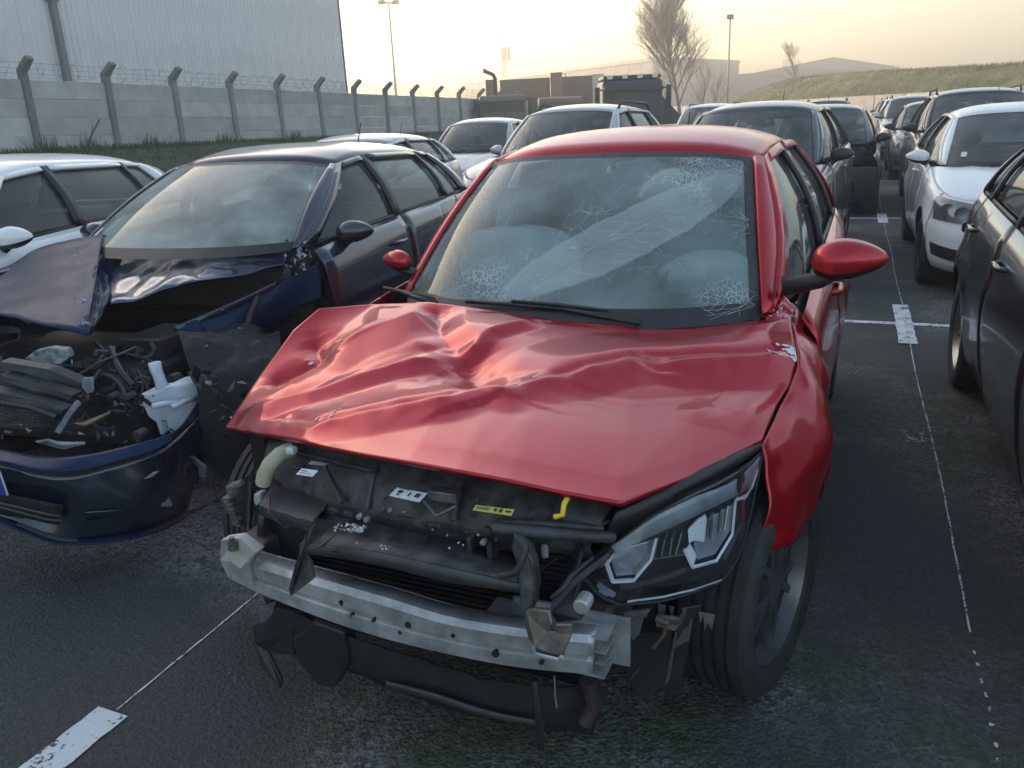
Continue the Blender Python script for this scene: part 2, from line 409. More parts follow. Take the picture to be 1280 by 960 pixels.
    # roof
    R1 = [(-(rw-.05), B.ry-.05, H-.15), (-.3, B.ry+.03, H-.12), (0, B.ry+.05, H-.11), (.3, B.ry+.03, H-.12), (rw-.05, B.ry-.05, H-.15)]
    Lt = [(-x, y, z) for x, y, z in st]
    grid('roof', coons(F1, spl(R1, 21), Lt, list(st), 17, 15, bump=.055), roof_m or pm, par, solid=.02)
    if rear:
        rb = [(-(B.hw-.16), ye, B.tail_z+.02), (-.4, B.wb+B.ro-.10, B.tail_z), (0, B.wb+B.ro-.07, B.tail_z), (.4, B.wb+B.ro-.10, B.tail_z), (B.hw-.16, ye, B.tail_z+.02)]
        rb = spl(rb, 17); rt = spl(R1, 17)
        T = lambda v0, v1, m: np.array([[rb[i]*(1-v)+rt[i]*v for v in np.linspace(v0, v1, m)] for i in range(17)])
        grid('tailgate', T(0, .12, 2), pm, par, solid=.02)
        grid('rear_window', T(.12, .9, 4), gm, par)
        grid('tailgate', T(.9, 1, 2), pm, par, solid=.02)
    if interior:
        box_obj('dashboard', -.66, .66, .58, 1.02, .62, .90, M_black, par, bevel=.05)
        for x in (-.36, .36):
            b = MB(); b.box(x-.25, x+.25, 1.25, 1.75, .34, .52)
            M = Matrix.Translation((x, 1.78, .5)) @ Matrix.Rotation(R(-18), 4, 'X'); b.box(-.25, .25, -.06, .06, 0, .60, M)
            b.box(-.13, .13, -.05, .05, .63, .80, M); b.build('seat', M_seat, par, bevel=.05)
        b = MB(); b.box(-.62, .62, 2.3, 2.5, .34, 1.0); b.box(-.62, .62, 2.0, 2.4, .34, .55); b.build('rear_seat', M_seat, par, bevel=.05)
        b = MB(); b.tube([(.36+.18*math.cos(a), 1.08-.06*math.sin(a), .82+.17*math.sin(a)) for a in np.linspace(0, 2*math.pi, 25)], .015, 6); b.build('steering_wheel', M_black, par, smooth=True)
        b = MB(); b.box(-.09, .09, B.wy1+.10, B.wy1+.13, H-.19, H-.13); b.tube([(0, B.wy1+.12, H-.14), (0, B.wy1+.05, H-.08)], .012); b.build('interior_mirror', M_black, par)
def mirror_part(par, x, y, z, side, mat, lowm=None, sc=1.0, gl=True):
    """wing mirror: shell, dark lower cap, arm"""
    n, m = 20, 12; V = []
    for i in range(n):
        u = i/(n-1); row = []
        # outline along x from arm side to tip
        hx = math.sin(math.pi*min(1, max(0, u))**.8)**.55 if 0 < u < 1 else 0
        hz = .078*hx*(1-.15*u); hy = .075*hx
        for k in range(m):
            a = 2*math.pi*k/m; cz, cy = math.sin(a), math.cos(a)
            yy = cy*hy*(1 if cy < 0 else .45); zz = cz*hz*(1.0 if cz > 0 else .85)
            row.append((side*(x+sc*(.02+.235*u)), y+sc*(yy+.03*u), z+sc*(zz+.012*u)))
        V.append(row)
    V = np.array(V)
    def rows(ks, name, mt):
        G = V[:, ks]; return grid(name, G, mt, par, flip=side > 0)
    top = [11, 0, 1, 2, 3, 4, 5, 6, 7]; low = [7, 8, 9, 10, 11]
    o = rows(top, 'mirror_cap', mat); o2 = rows(low, 'mirror_base', lowm or M_black)
    b = MB(); b.tube([(side*(x-.06), y+.01, z-.085*sc), (side*(x+.05), y+.01, z-.06*sc), (side*(x+.09), y+.01, z-.03*sc)], [.035*sc, .028*sc, .03*sc], 8)
    b.build('mirror_arm', M_black, par, smooth=True)
def under(B, par, y0=-.3, skip=()):
    b = MB(); b.box(-.60, .60, y0, B.wb+B.ro-.25, .20, .27); b.build('floor_pan', M_dark, par)
    for yc in (0, B.wb):
        for sd_ in (1, -1):
            if (yc == 0 and sd_ in skip): continue
            ra = B.wr+.035; G = [[(sd_*xx, yc+ra*math.cos(a), B.wr+ra*math.sin(a)) for a in np.linspace(-.35, math.pi+.35, 20)] for xx in (.52, B.hw-.05)]
            grid('wheel_liner', G, M_dark, par)
            G = [[(sd_*.52, yc, B.wr), (sd_*.52, yc, B.wr)]]
            b = MB(); b.prism([(yc+ra*math.cos(a), B.wr+ra*math.sin(a)) for a in np.linspace(-.35, math.pi+.35, 20)], 'x', sd_*.50, sd_*.52); b.build('wheel_liner', M_dark, par)
def panels(B, par, pm, front=True, fender=(1, -1), doors=(1, -1), rear=True, handles=True):
    Bp = B.wb*.5+.30
    if fender: two('front_wing', B.side_grid(-.34, .60), pm, par, fender, solid=.006)
    for (a, b_) in ((.60, Bp+.04), (Bp+.04, B.wb-.02)):
        for sd_ in doors:
            G = B.side_grid(a, b_); d = grid('door', G if sd_ > 0 else mir(G), pm, par, flip=sd_ < 0, solid=.006)
            yh = b_-.17; t = B.sy(yh); p = B.pt(t, B.top(t)-.13, .012)
            hb = MB(); hb.tube([(sd_*p[0]-sd_*.02, yh-.10, p[2]), (sd_*(p[0]+.018), yh-.08, p[2]), (sd_*(p[0]+.02), yh+.06, p[2]), (sd_*p[0]-sd_*.02, yh+.09, p[2])], .013, 7)
            hb.build('door_handle', pm, d, smooth=True)
    two('rear_wing', B.side_grid(B.wb-.02, B.wb+.46), pm, par, solid=.006)
    two('sill', B.side_grid(.38, B.wb-.36, zlo=B.sill-.04, zhi=B.sill+.06, rows=3, off=-.004), M_black, par)
    inner = B.side_grid(.60, B.wb+.45, off=-.03, rows=6); two('inner_panel', inner, M_dark, par)
    t0 = B.sy(B.wb+.46)
    if rear:
        two('rear_lamp', B.patch([(B.sy(B.wb+.30), .84), (B.sx(.60, True), .80), (B.sx(.60, True), .93), (B.sy(B.wb+.36), .95)], 14, 6, .010), M_redlens, par)
        G = B.arc_grid(t0, 1, n=20, rows=16); G = np.concatenate([G, mir(G)[::-1][1:]]); grid('rear_bumper', G, pm, par, flip=False, solid=.006)
M_lampbase = simple('lamp_bezel', (.16, .165, .175), .3, .5, var=.4, scale=14)
def full_front(B, par, pm, grille='wide', hl=None, plate=True, intake=True):
    t1 = B.sy(-.34); G = B.arc_grid(0, t1, n=44, rows=26); G = np.concatenate([mir(G)[::-1][:-1], G]); grid('front_bumper', G, pm, par, solid=.008, off=1)
    # bonnet
    tc = B.sy(-.36)
    fr = [B.pt(t, B.top(t))+np.array([0, 0.006, .002]) for t in np.linspace(0, tc, 14)]
    F0_ = [(-p[0], p[1], p[2]) for p in fr[::-1]][:-1]+fr
    rear_ = [(-(B.hw-.19), .60, B.hc-.005), (-.5, B.wy0+.07, B.hc-.012), (0, B.wy0-.03, B.hc-.012), (.5, B.wy0+.07, B.hc-.012), (B.hw-.19, .60, B.hc-.005)]
    rs = [B.pt(B.sy(y), B.top(B.sy(y)))+np.array([0, 0, .003]) for y in np.linspace(-.36, .60, 9)]+[np.array((B.hw-.19, .60, B.hc-.005))]
    ls = [np.array((-p[0], p[1], p[2])) for p in rs]
    G = coons(F0_, spl(rear_, 21), ls, rs, 23, 15, bump=.045)
    for sx in (-.45, .45):
        G[..., 2] += .010*np.exp(-((G[..., 0]-sx*(1+.25*G[..., 1]))/.05)**2)*np.clip((G[..., 1]+.75)/.3, 0, 1)
    grid('bonnet', G, pm, par, solid=.008)
    # lamps
    hl = hl or ((.50, .60), (.84, .66), (.86, .80), (.55, .72))
    C = [(B.sx(hl[0][0]), hl[0][1]), (B.sy(-.42), hl[1][1]), (B.sy(-.30), hl[2][1]), (B.sx(hl[3][0]), hl[3][1])]
    for sd_ in (1, -1):
        P0 = B.patch(C, 24, 12, .008); o = grid('headlight', P0 if sd_ > 0 else mir(P0), M_lampbase, par, flip=sd_ < 0)
        P1 = B.patch(C, 24, 12, .026); grid('lamp_cover', P1 if sd_ > 0 else mir(P1), M_lens, o, flip=sd_ < 0)
        for fu in (.3, .6):
            c = np.array(C[0])*(1-fu)+np.array(C[1])*fu; c2 = np.array(C[3])*(1-fu)+np.array(C[2])*fu; cc = (c+c2)/2
            p = B.pt(*cc, .014); v = []
            hb = MB(); rr_ = (c2[1]-c[1])*.36
            hb.prism([(sd_*p[0]+rr_*math.cos(a), p[2]+rr_*math.sin(a)) for a in np.linspace(0, 2*math.pi, 14)[:-1]], 'y', p[1]-.004, p[1]+.02)
            hb.build('reflector', M_lampin, o)
    t_ = B.sx(.48)
    P = B.patch([(0, B.hn-.19), (t_, B.hn-.17), (B.sx(.50), B.hn-.06), (0, B.hn-.055)], 24, 10, .009); P = np.concatenate([mir(P)[::-1][:-1], P]); g = grid('grille', P, M_black, par)
    if intake:
        P = B.patch([(0, .26), (B.sx(.55), .27), (B.sx(.50), .42), (0, .42)], 24, 10, .009); P = np.concatenate([mir(P)[::-1][:-1], P]); grid('intake', P, M_dark, par)
        two('fog_lamp_recess', B.patch([(B.sx(.60), .30), (B.sy(-.46), .33), (B.sy(-.44), .43), (B.sx(.62), .40)], 12, 8, .009), M_dark, par)
    if plate:
        p = B.pt(0, .48, .012); box_obj('number_plate', -.26, .26, p[1]-.008, p[1]+.004, .43, .54, M_paper, par)
def rails(B, par, mat=None):
    for sd_ in (1, -1):
        x = sd_*(B.roof_w-.04); b = MB(); h = B.H
        b.tube([(x, B.wy1+.35, h-.045), (x, B.wy1+.48, h+.025), (x, B.wb*.62, h+.045), (x, B.wb+.12, h+.02), (x, B.wb+.25, h-.06)], .017, 6)
        b.build('roof_rail', mat or M_black, par, smooth=True)
def aerial(B, par, y=None, L=.28):
    b = MB(); y = y or B.ry-.15; b.tube([(0, y, B.H-.10), (0, y+.02, B.H-.02), (0, y+L*.55, B.H-.07+L)], [.018, .006, .003], 6); b.build('aerial', M_black, par, smooth=True)
def make_car(name, label, C, th, pm, opts=None, group='cars parked in the lot', front=True, rl=False, seats=True, mirrors=(1, -1), spokes=5, rim=None, lamps=True, cat='car', mcol=None, gl=None, air=True, **kw):
    B = Body(**kw); par = empty(name, (C[0], C[1], 0), R(th)); tag(par, label, cat, group)
    panels(B, par, pm); under(B, par)
    if front: full_front(B, par, pm, **(opts or {}))
    greenhouse(B, par, pm, gl, interior=seats)
    for sd_ in mirrors: mirror_part(par, B.hw-.12, .92, B.hc+.06, sd_, mcol or pm, sc=.95)
    for y in (0, B.wb):
        for sd_ in (1, -1): wheel(par, sd_*(B.hw-.115), y, sd_, r=B.wr, spokes=spokes, rim_mat=rim)
    if rl: rails(B, par)
    if air: aerial(B, par)
    for sd_ in (1, -1):
        b = MB(); a = np.array([sd_*.05 + (-.3 if sd_ < 0 else .02), B.wy0-.03, B.hc+.012])
        b.tube([tuple(a), tuple(a+np.array([.25, .06, .03])), tuple(a+np.array([.48, .16, .05]))], .009, 5); b.build('wiper', M_black, par, smooth=True)
    return par, B

HAZE = .006
# ================================================================ the red wreck
P_red = paint('red_paint', (.42, .003, .014), .55, .30, .02, (.40, .20, .20), coat=.6, cr_=.13)
M_midalloy = simple('mid_alloy_rim', (.16, .16, .17), .35, .7, var=.2)
M_chip = simple('bare_primer', (.66, .64, .66), .7, var=.12, scale=30)
def cracked_glass():
    m = glass('cracked_screen', (.50, .58, .59), .28, (.42, .52, .52)); t = m.node_tree; L = t.links.new  # pale teal film paints the haze veil that brightens the interior
    out = t.nodes['Material Output']; prev = out.inputs[0].links[0].from_socket
    uv = t.nodes.new('ShaderNodeUVMap'); uv.uv_map = 'UVMap'
    def math_(op, a, b_=None, c=None):
        n = t.nodes.new('ShaderNodeMath'); n.operation = op
        for i, s_ in enumerate((a, b_, c)):
            if s_ is None: continue
            if isinstance(s_, (int, float)): n.inputs[i].default_value = s_
            else: L(s_, n.inputs[i])
        return n.outputs[0]
    sp = t.nodes.new('ShaderNodeSeparateXYZ'); L(uv.outputs[0], sp.inputs[0]); U, V = sp.outputs[0], sp.outputs[1]
    nn = t.nodes.new('ShaderNodeTexNoise'); nn.inputs['Scale'].default_value = 9; nn.inputs['Detail'].default_value = 5; L(uv.outputs[0], nn.inputs['Vector'])
    wob = math_('MULTIPLY_ADD', nn.outputs[0], .10, -.05)
    def blob(cu, cv, ang, a, b_, soft):
        du = math_('SUBTRACT', U, cu); dv = math_('MULTIPLY', math_('SUBTRACT', V, cv), .55)
        ca, sa = math.cos(ang), math.sin(ang)
        p = math_('ADD', math_('MULTIPLY', du, ca), math_('MULTIPLY', dv, sa)); q = math_('SUBTRACT', math_('MULTIPLY', dv, ca), math_('MULTIPLY', du, sa)); q = math_('ADD', q, wob) if soft > .2 else math_('ADD', q, math_('MULTIPLY', wob, .25))
        r = math_('ADD', math_('POWER', math_('ABSOLUTE', math_('DIVIDE', p, a)), 2.0), math_('POWER', math_('ABSOLUTE', math_('DIVIDE', q, b_)), 2.0))
        mr = t.nodes.new('ShaderNodeMapRange'); mr.inputs['From Min'].default_value = 1+soft; mr.inputs['From Max'].default_value = 1-soft; L(r, mr.inputs[0]); return mr.outputs[0]
    lens = blob(.66, .48, .60, .34, .078, .08); web = blob(.68, .56, .60, .36, .14, .5); lin = blob(.655, .475, .60, .325, .066, .08); rim_ = math_('SUBTRACT', lens, lin)
    low = blob(.35, .16, .2, .13, .08, .6); tr = blob(.86, .85, .2, .14, .09, .6); br = blob(.90, .13, .1, .08, .05, .5)
    def cr(scale, w0, sc_=(1, .42, 1), ro_=.5):
        v = t.nodes.new('ShaderNodeTexVoronoi'); v.feature = 'DISTANCE_TO_EDGE'; v.inputs['Scale'].default_value = scale
        mp = t.nodes.new('ShaderNodeMapping'); mp.inputs['Scale'].default_value = sc_; mp.inputs['Rotation'].default_value = (0, 0, ro_)
        wn = t.nodes.new('ShaderNodeTexNoise'); wn.inputs['Scale'].default_value = 14; wn.inputs['Detail'].default_value = 4; L(uv.outputs[0], wn.inputs['Vector'])
        mx = t.nodes.new('ShaderNodeVectorMath'); mx.operation = 'MULTIPLY_ADD'; mx.inputs[1].default_value = (.014, .014, 0); L(wn.outputs['Color'], mx.inputs[0]); L(uv.outputs[0], mx.inputs[2])
        L(mx.outputs[0], mp.inputs['Vector']); L(mp.outputs[0], v.inputs['Vector'])
        mr = t.nodes.new('ShaderNodeMapRange'); mr.inputs['From Min'].default_value = w0; mr.inputs['From Max'].default_value = w0*.25; L(v.outputs['Distance'], mr.inputs[0]); return mr.outputs[0]
    c1, c2, c3 = cr(22, .022), cr(75, .055), cr(34, .03, (.35, 1.5, 1), -.62)
    gn = t.nodes.new('ShaderNodeTexNoise'); gn.inputs['Scale'].default_value = 7; gn.inputs['Detail'].default_value = 7; L(uv.outputs[0], gn.inputs['Vector'])
    gate = t.nodes.new('ShaderNodeMapRange'); gate.inputs['From Min'].default_value = .42; gate.inputs['From Max'].default_value = .60; L(gn.outputs[0], gate.inputs[0])
    f = math_('MULTIPLY', lens, .19)
    f = math_('MAXIMUM', f, math_('MULTIPLY', math_('MULTIPLY', math_('MAXIMUM', web, low), c1), math_('MULTIPLY', gate.outputs[0], .28)))
    f = math_('MAXIMUM', f, math_('MULTIPLY', math_('MULTIPLY', math_('MAXIMUM', tr, math_('MAXIMUM', br, low)), c2), math_('MULTIPLY_ADD', gate.outputs[0], .5, .12)))
    f = math_('MAXIMUM', f, math_('MULTIPLY', math_('MULTIPLY', lens, c3), .34))
    f = math_('MAXIMUM', f, math_('MULTIPLY', rim_, .22))
    df = t.nodes.new('ShaderNodeBsdfDiffuse'); df.inputs[0].default_value = (.70, .80, .80, 1)
    ms = t.nodes.new('ShaderNodeMixShader'); L(f, ms.inputs[0]); L(prev, ms.inputs[1]); L(df.outputs[0], ms.inputs[2]); L(ms.outputs[0], out.inputs[0]); return m
def red_wreck():
    B = Body(hw=.868, fo=.83, wb=2.54, ro=.69, H=1.462, hn=.76, hc=.915, bz=.965, wr=.315, roof_w=.555, wy0=.31, wy1=1.08, sill=.19, tail_z=1.0)
    par = empty('wrecked_car', (-.91, 2.106, 0), R(-1.2)); tag(par, 'crashed red hatchback with crumpled bonnet, cracked windscreen and missing front bumper', 'car')
    panels(B, par, P_red, fender=())
    two('front_wing', B.side_grid(.22, .60), P_red, par, (-1,), solid=.006); under(B, par, y0=-.2, skip=(1, -1))
    gh = cracked_glass()
    greenhouse(B, par, P_red, M_glass, wind=True, wsub=16)
    ws = [o for o in par.children if o.name.startswith('windscreen') and not o.name.startswith(('windscreen_b', 'windscreen_p'))][0]
    ws.data.materials[0] = gh
    for o in [c for c in par.children if c.name.startswith('screen_sticker')]: bpy.data.objects.remove(o)
    WG = B.WG
    grid('windscreen_border', WG(.945, .988, .09, .96, lift=.003, nn=3), M_black, par, flip=True); grid('windscreen_border', WG(.012, .030, .09, .96, lift=.003, nn=3), M_black, par, flip=True)
    gp = lambda u, v, l=.0035: WG(u, u+1e-6, v, v+1e-6, lift=l, nn=1, m=1)[0, 0]
    # long cracks: thin raised splinters on the glass
    rr = random.Random(5); b = MB()
    def crack(u, v, ang, L_, w0=.0006, lv=0):
        pts = []; n = int(L_/.022)+2; U, Vv = u, v
        for i in range(n):
            if not (.03 < U < .975 and .02 < Vv < .97): break
            pts.append(Vector(gp(U, Vv))); ang += rr.gauss(0, .07); U += .018*math.cos(ang); Vv += .034*math.sin(ang)
            if lv < 2 and rr.random() < .10: crack(U, Vv, ang+rr.choice((-1, 1))*rr.uniform(.5, 1.1), L_*rr.uniform(.15, .4), w0*.75, lv+1)
        for i in range(len(pts)-1):
            p, q = pts[i], pts[i+1]; d = (q-p).normalized(); s_ = d.cross(Vector((0, -.5, .8))).normalized(); w_ = w0*(1-i/len(pts)*.6)*rr.uniform(.5, 1.2)
            b.add([p-s_*w_, p+s_*w_, q+s_*w_*.8, q-s_*w_*.8], [(0, 1, 2, 3)])
    for k in range(5): crack(.36+rr.gauss(0, .02), .12+rr.gauss(0, .03), rr.uniform(-.2, 3.2), rr.uniform(.12, .45))
    for k in range(3): crack(.38, .12+.02*k, .50+.07*k, .62, .0009)
    for k in range(11): crack(.93+rr.gauss(0, .015), .86+rr.gauss(0, .04), rr.uniform(2.4, 4.9), rr.uniform(.1, .45))
    for k in range(12): crack(.84+rr.gauss(0, .05), .80+rr.gauss(0, .07), rr.uniform(0, 6.3), rr.uniform(.06, .2))
    for k in range(12): crack(.955+rr.gauss(0, .008), .07+rr.gauss(0, .03), rr.uniform(2.2, 3.9), rr.uniform(.04, .16), .0011)
    for k in range(8): crack(.952, .48+rr.gauss(0, .04), rr.uniform(2.0, 4.2), rr.uniform(.03, .09), .001)
    o = b.build('crack', simple('crack_edge', (.36, .40, .41), .5), par); o['kind'] = 'stuff'
    # airbags behind the glass
    def pillow(c, r, seed, name='airbag', e=.75):
        V = []; n, m = 22, 14
        for i in range(n):
            a = math.pi*i/(n-1)-math.pi/2; row = []
            for k in range(m+1):
                q = 2*math.pi*k/m; f_ = 1+.12*noise.noise(Vector((math.cos(q)*1.6, math.sin(q)*1.6, a*1.6+seed)))
                cx_, sx_ = math.copysign(abs(math.cos(a))**e, math.cos(a)), math.sin(a)
                row.append((c[0]+r[0]*f_*cx_*math.cos(q), c[1]+r[1]*f_*cx_*math.sin(q), c[2]+r[2]*f_*sx_))
            V.append(row)
        grid(name, V, M_airbag, par)
    pillow((-.36, 1.02, .99), (.27, .17, .15), 1); pillow((.40, 1.10, .93), (.19, .12, .11), 2)
    for s_ in (1, -1):
        G = []
        for y in np.linspace(1.32, 2.45, 26):
            G.append([(s_*(.475+.15*(1-v)+.014*math.sin(y*16+v*3)), y, .92+v*.44) for v in np.linspace(0.05, 1, 9)])
        grid('curtain_airbag', G, M_airbag, par, solid=.01)
    # ------------------------------------------------ bonnet
    Rr = [(-.80, .22, .953), (-.659, .35, .947), (-.433, .35, .965), (-.263, .32, .964), (-.072, .3, .953), (.066, .3, .939), (.21, .32, .931), (.339, .38, .917), (.514, .45, .916), (.67, .55, .912), (.749, .6, .913)]
    Ff = [(-.746, -.36, .728), (-.517, -.48, .776), (-.272, -.58, .821), (-.084, -.64, .842), (.073, -.68, .858), (.206, -.7, .863), (.32, -.7, .857), (.425, -.69, .843), (.547, -.66, .822), (.632, -.42, .785), (.755, -.1, .766)]
    Ll = [Ff[0], (-.83, -.1, .793), (-.827, .1, .902), Rr[0]]; Rg = [Ff[-1], (.769, .1, .796), (.787, .25, .808), (.794, .35, .846), (.767, .5, .89), Rr[-1]]
    NU, NV = 200, 130
    G = coons(Ff, Rr, Ll, Rg, NU, NV); X, Y = G[..., 0].copy(), G[..., 1].copy()
    U, V = np.meshgrid(np.linspace(0, 1, NU), np.linspace(0, 1, NV)); edge = np.clip(np.minimum.reduce([U, 1-U, V, (1-V)])/.05, 0, 1); edge_fr = np.clip(np.minimum.reduce([U*1.0, 1-U, 1-V])/.05, 0, 1)
    wob = np.array([[noise.noise(Vector((x*5, y*5, 0))) for x, y in zip(rx, ry)] for rx, ry in zip(X, Y)])
    Xw, Yw = X+.012*wob, Y+.012*np.roll(wob, 37, axis=1)
    def dist(pts, signed=False):
        best = np.full(X.shape, 9.0); sg = np.zeros(X.shape); tt = np.zeros(X.shape)
        for i, (a, b_) in enumerate(zip(pts, pts[1:])):
            a = np.array(a); b_ = np.array(b_); d = b_-a; l2 = (d**2).sum(); t_ = np.clip(((Xw-a[0])*d[0]+(Yw-a[1])*d[1])/l2, 0, 1)
            dx, dy = Xw-a[0]-t_*d[0], Yw-a[1]-t_*d[1]; q = np.hypot(dx, dy); m_ = q < best; best[m_] = q[m_]; sg[m_] = np.sign(d[0]*dy-d[1]*dx)[m_]; tt[m_] = ((i+t_)/(len(pts)-1))[m_]
        return best, sg, tt
    Z = np.zeros(X.shape)
    def ridge(pts, h, wf, wb_, sharp=1.0, taper=True):
        """wf: width on the right-hand side of the path, wb_: on the left"""
        d, s_, t_ = dist(pts); wd = np.where(s_ > 0, wb_, wf); k = np.exp(-(d/wd)**sharp) if sharp > 1.15 else np.clip(1-d/(wd*1.75), 0, 1)**1.15
        if taper: k = k*np.clip(np.minimum(t_, 1-t_)*5+.35, 0, 1)
        return h*k
    R1 = [(.80, .36), (.70, .25), (.57, .14), (.49, .08), (.41, .05), (.33, -.05), (.25, -.18), (.16, -.30)]
    R2 = [(.17, -.32), (.09, -.31), (.02, -.42), (-.13, -.48), (-.31, -.53), (-.56, -.44)]
    Z += ridge(R1[::-1], .034, .055, .15, 1.05, False); Z += ridge([(x, y+.055) for x, y in R1], -.016, .022, .022, 1.5)
    Z += ridge(R2[::-1], .028, .05, .10, 1.05, False); Z += ridge([(x, y+.045) for x, y in R2], -.014, .02, .02, 1.5)
    Z += ridge([(-.13, -.10), (-.26, -.17), (-.35, -.24), (-.46, -.32), (-.58, -.36), (-.72, -.33)], .030, .08, .040, .85)
    Z += ridge([(-.12, -.03), (.0, -.17), (.11, -.27)], -.050, .085, .085, 1.7)
    Z += ridge([(-.37, .22), (-.43, .13), (-.54, .05), (-.62, -.08)], .032, .035, .09, .8)
    Z += ridge([(-.40, .36), (-.27, .12), (-.12, -.05)], -.030, .05, .05, 1.1)
    Z += ridge([(-.10, -.04), (-.08, .08), (.02, .22)], .024, .03, .14, 1.1)
    Z += ridge([(-.74, .10), (-.63, -.02), (-.78, -.14)], -.030, .04, .04, 1.3)
    Z += ridge([(.26, -.22), (.24, -.42), (.23, -.70)], .005, .02, .30, 1.2)
    Z += ridge([(.80, .30), (.745, -.12)], .014, .03, .03, 1.0)
    Z += ridge([(.44, .10), (.46, .02)], -.020, .045, .045, 1.6); Z += ridge([(-.62, -.02), (-.58, -.06)], -.022, .03, .03, 1.6)
    Z += ridge([(-.70, -.24), (-.45, -.22), (-.30, -.10), (-.20, .02)], -.018, .04, .04, 1.3)
    Z += ridge([(.52, -.62), (.61, -.05)], .012, .16, .03, 1.0); Z += ridge([(-.60, .30), (-.52, .16), (-.66, .02)], .016, .03, .05, 1.0)
    Z += .003*wob+.001*np.roll(wob, 60, axis=0)
    fine = np.array([[noise.noise(Vector((x*16, y*16, 5))) for x, y in zip(rx, ry)] for rx, ry in zip(X, Y)]); d1 = dist(R1)[0]; d2 = dist(R2)[0]
    Z += .005*fine*np.exp(-(np.minimum(d1, d2)/.06)**2)
    calm = 1-.75*np.clip((X-.02)/.2, 0, 1)*np.clip((-.12-Y-(.45-X)*.35)/.12, 0, 1); Z *= calm
    # a crowned bonnet under the dents
    Z += .020*np.clip(np.sin(np.pi*V), 0, 1)*np.sin(np.pi*U)
    Z[...] *= edge_fr*np.clip(V/.12+.25, 0, 1); Z += 0
    G[..., 2] += Z
    # rolled front edge
    lip = G[0].copy(); lip[:, 2] -= .012; lip[:, 1] += .004
    GG = np.concatenate([lip[None], G])
    grid('bonnet', GG, P_red, par, solid=.007, off=-1)
    def bz(x, y):
        i = np.argmin((X-x)**2+(Y-y)**2); return G.reshape(-1, 3)[i]
    # bare metal chips and scratches on the bonnet
    cb_ = MB()
    def chips(x, y, sx, sy_, n, s_, ang=0):
        for k in range(n):
            a, c = rr.gauss(0, sx), rr.gauss(0, sy_); xx, yy = x+a*math.cos(ang)-c*math.sin(ang), y+a*math.sin(ang)+c*math.cos(ang); q = bz(xx, yy); L_ = rr.uniform(.5, 1.6)*s_; W_ = rr.uniform(.2, .5)*s_; th = ang+rr.gauss(0, .5); v = []
            for j in range(6):
                t_ = j*math.pi/3; px_, py_ = L_*math.cos(t_)*rr.uniform(.6, 1.2), W_*math.sin(t_)*rr.uniform(.6, 1.3); wx, wy = q[0]+px_*math.cos(th)-py_*math.sin(th), q[1]+px_*math.sin(th)+py_*math.cos(th); w_ = bz(wx, wy); v.append((w_[0], w_[1], w_[2]+.0022))
            cb_.add(v, [tuple(range(6))])
    chips(.775, .375, .014, .018, 46, .011, 1.2); chips(.71, .29, .05, .010, 30, .007, .7); chips(-.43, .19, .045, .010, 34, .007, .3); chips(-.29, -.46, .03, .012, 22, .006, 1.2)
    chips(-.14, -.10, .02, .01, 14, .006, .6); chips(.03, .27, .06, .01, 12, .004, .1); chips(-.63, -.05, .03, .03, 12, .006, .8); chips(.2, -.3, .3, .2, 22, .0022, 0)
    o = cb_.build('paint_chip', M_chip, par); o['kind'] = 'stuff'
    # ------------------------------------------------ left front wing (picture right)
    colz = [[(.757, -.115, .757), (.775, -.14, .70), (.782, -.18, .61), (.760, -.205, .505)],
            [(.766, .0, .772), (.806, .0, .738), (.842, -.05, .64), (.838, -.135, .498)],
            [(.773, .1, .786), (.828, .11, .755), (.878, .07, .66), (.876, .02, .505)],
            [(.785, .22, .800), (.850, .22, .778), (.908, .19, .68), (.900, .15, .545)],
            [(.796, .35, .838), (.858, .34, .792), (.892, .32, .69), (.908, .28, .54)],
            [(.780, .46, .872), (.862, .46, .80), (.884, .46, .62), (.880, .40, .33)],
            [(.752, .595, .905), (.858, .595, .80), (.882, .595, .60), (.852, .595, .20)]]
    cols_ = [spl(c, 22) for c in colz]; A_ = np.array([spl([c[k] for c in cols_], 60) for k in range(22)])
    for i in range(22):
        for j in range(60):
            p = A_[i, j]; q = noise.noise(Vector((p[0]*3, p[1]*9, p[2]*9)))*.012+noise.noise(Vector((p[1]*4+3, p[2]*14, 7)))*.007
            d = abs((p[1]-.30)-(p[2]-.70)*1.1); p[0] += q*min(1, i/4)-.016*math.exp(-(d/.03)**2)*min(1, i/5)
    grid('front_wing', A_, P_red, par, solid=.006, off=1)
    # crumpled scuttle corner by the pillar
    V_ = []
    for i, u in enumerate(np.linspace(0, 1, 14)):
        row = []
        for j, v in enumerate(np.linspace(0, 1, 14)):
            x = .665+.125*u; y = .60+.16*v-.05*u; z = .905+.055*v*(1-.4*u)-.05*u*u; z += .014*noise.noise(Vector((x*40, y*40, 1))); row.append((x, y, z))
        V_.append(row)
    grid('scuttle_corner', V_, P_red, par, solid=.004)
    b = MB()
    for k in range(60):
        x, y = rr.uniform(.68, .76), rr.uniform(.58, .70); z = .935+(y-.6)*.35-(x-.665)*.3; s_ = rr.uniform(.002, .007)
        q = [Vector((x, y, z))+Vector((rr.gauss(0, 1), rr.gauss(0, .6), rr.gauss(0, .7)))*s_ for _ in range(3)]; b.add(q, [(0, 1, 2)])
    o = b.build('paint_flake', M_chip, par); o['kind'] = 'stuff'
    # wipers
    def wiper(pts, arm):
        b = MB(); P = [Vector(p)+Vector((0, 0, .006)) for p in pts]; b.tube(P, .008, 6); b.tube([p+Vector((0, 0, .012)) for p in P[1:-1]], .006, 5); o = b.build('wiper', M_black, par, smooth=True)
        b = MB(); b.tube([Vector(a) for a in arm], [.012, .009, .007], 6); b.build('wiper_arm', M_black, o, smooth=True)
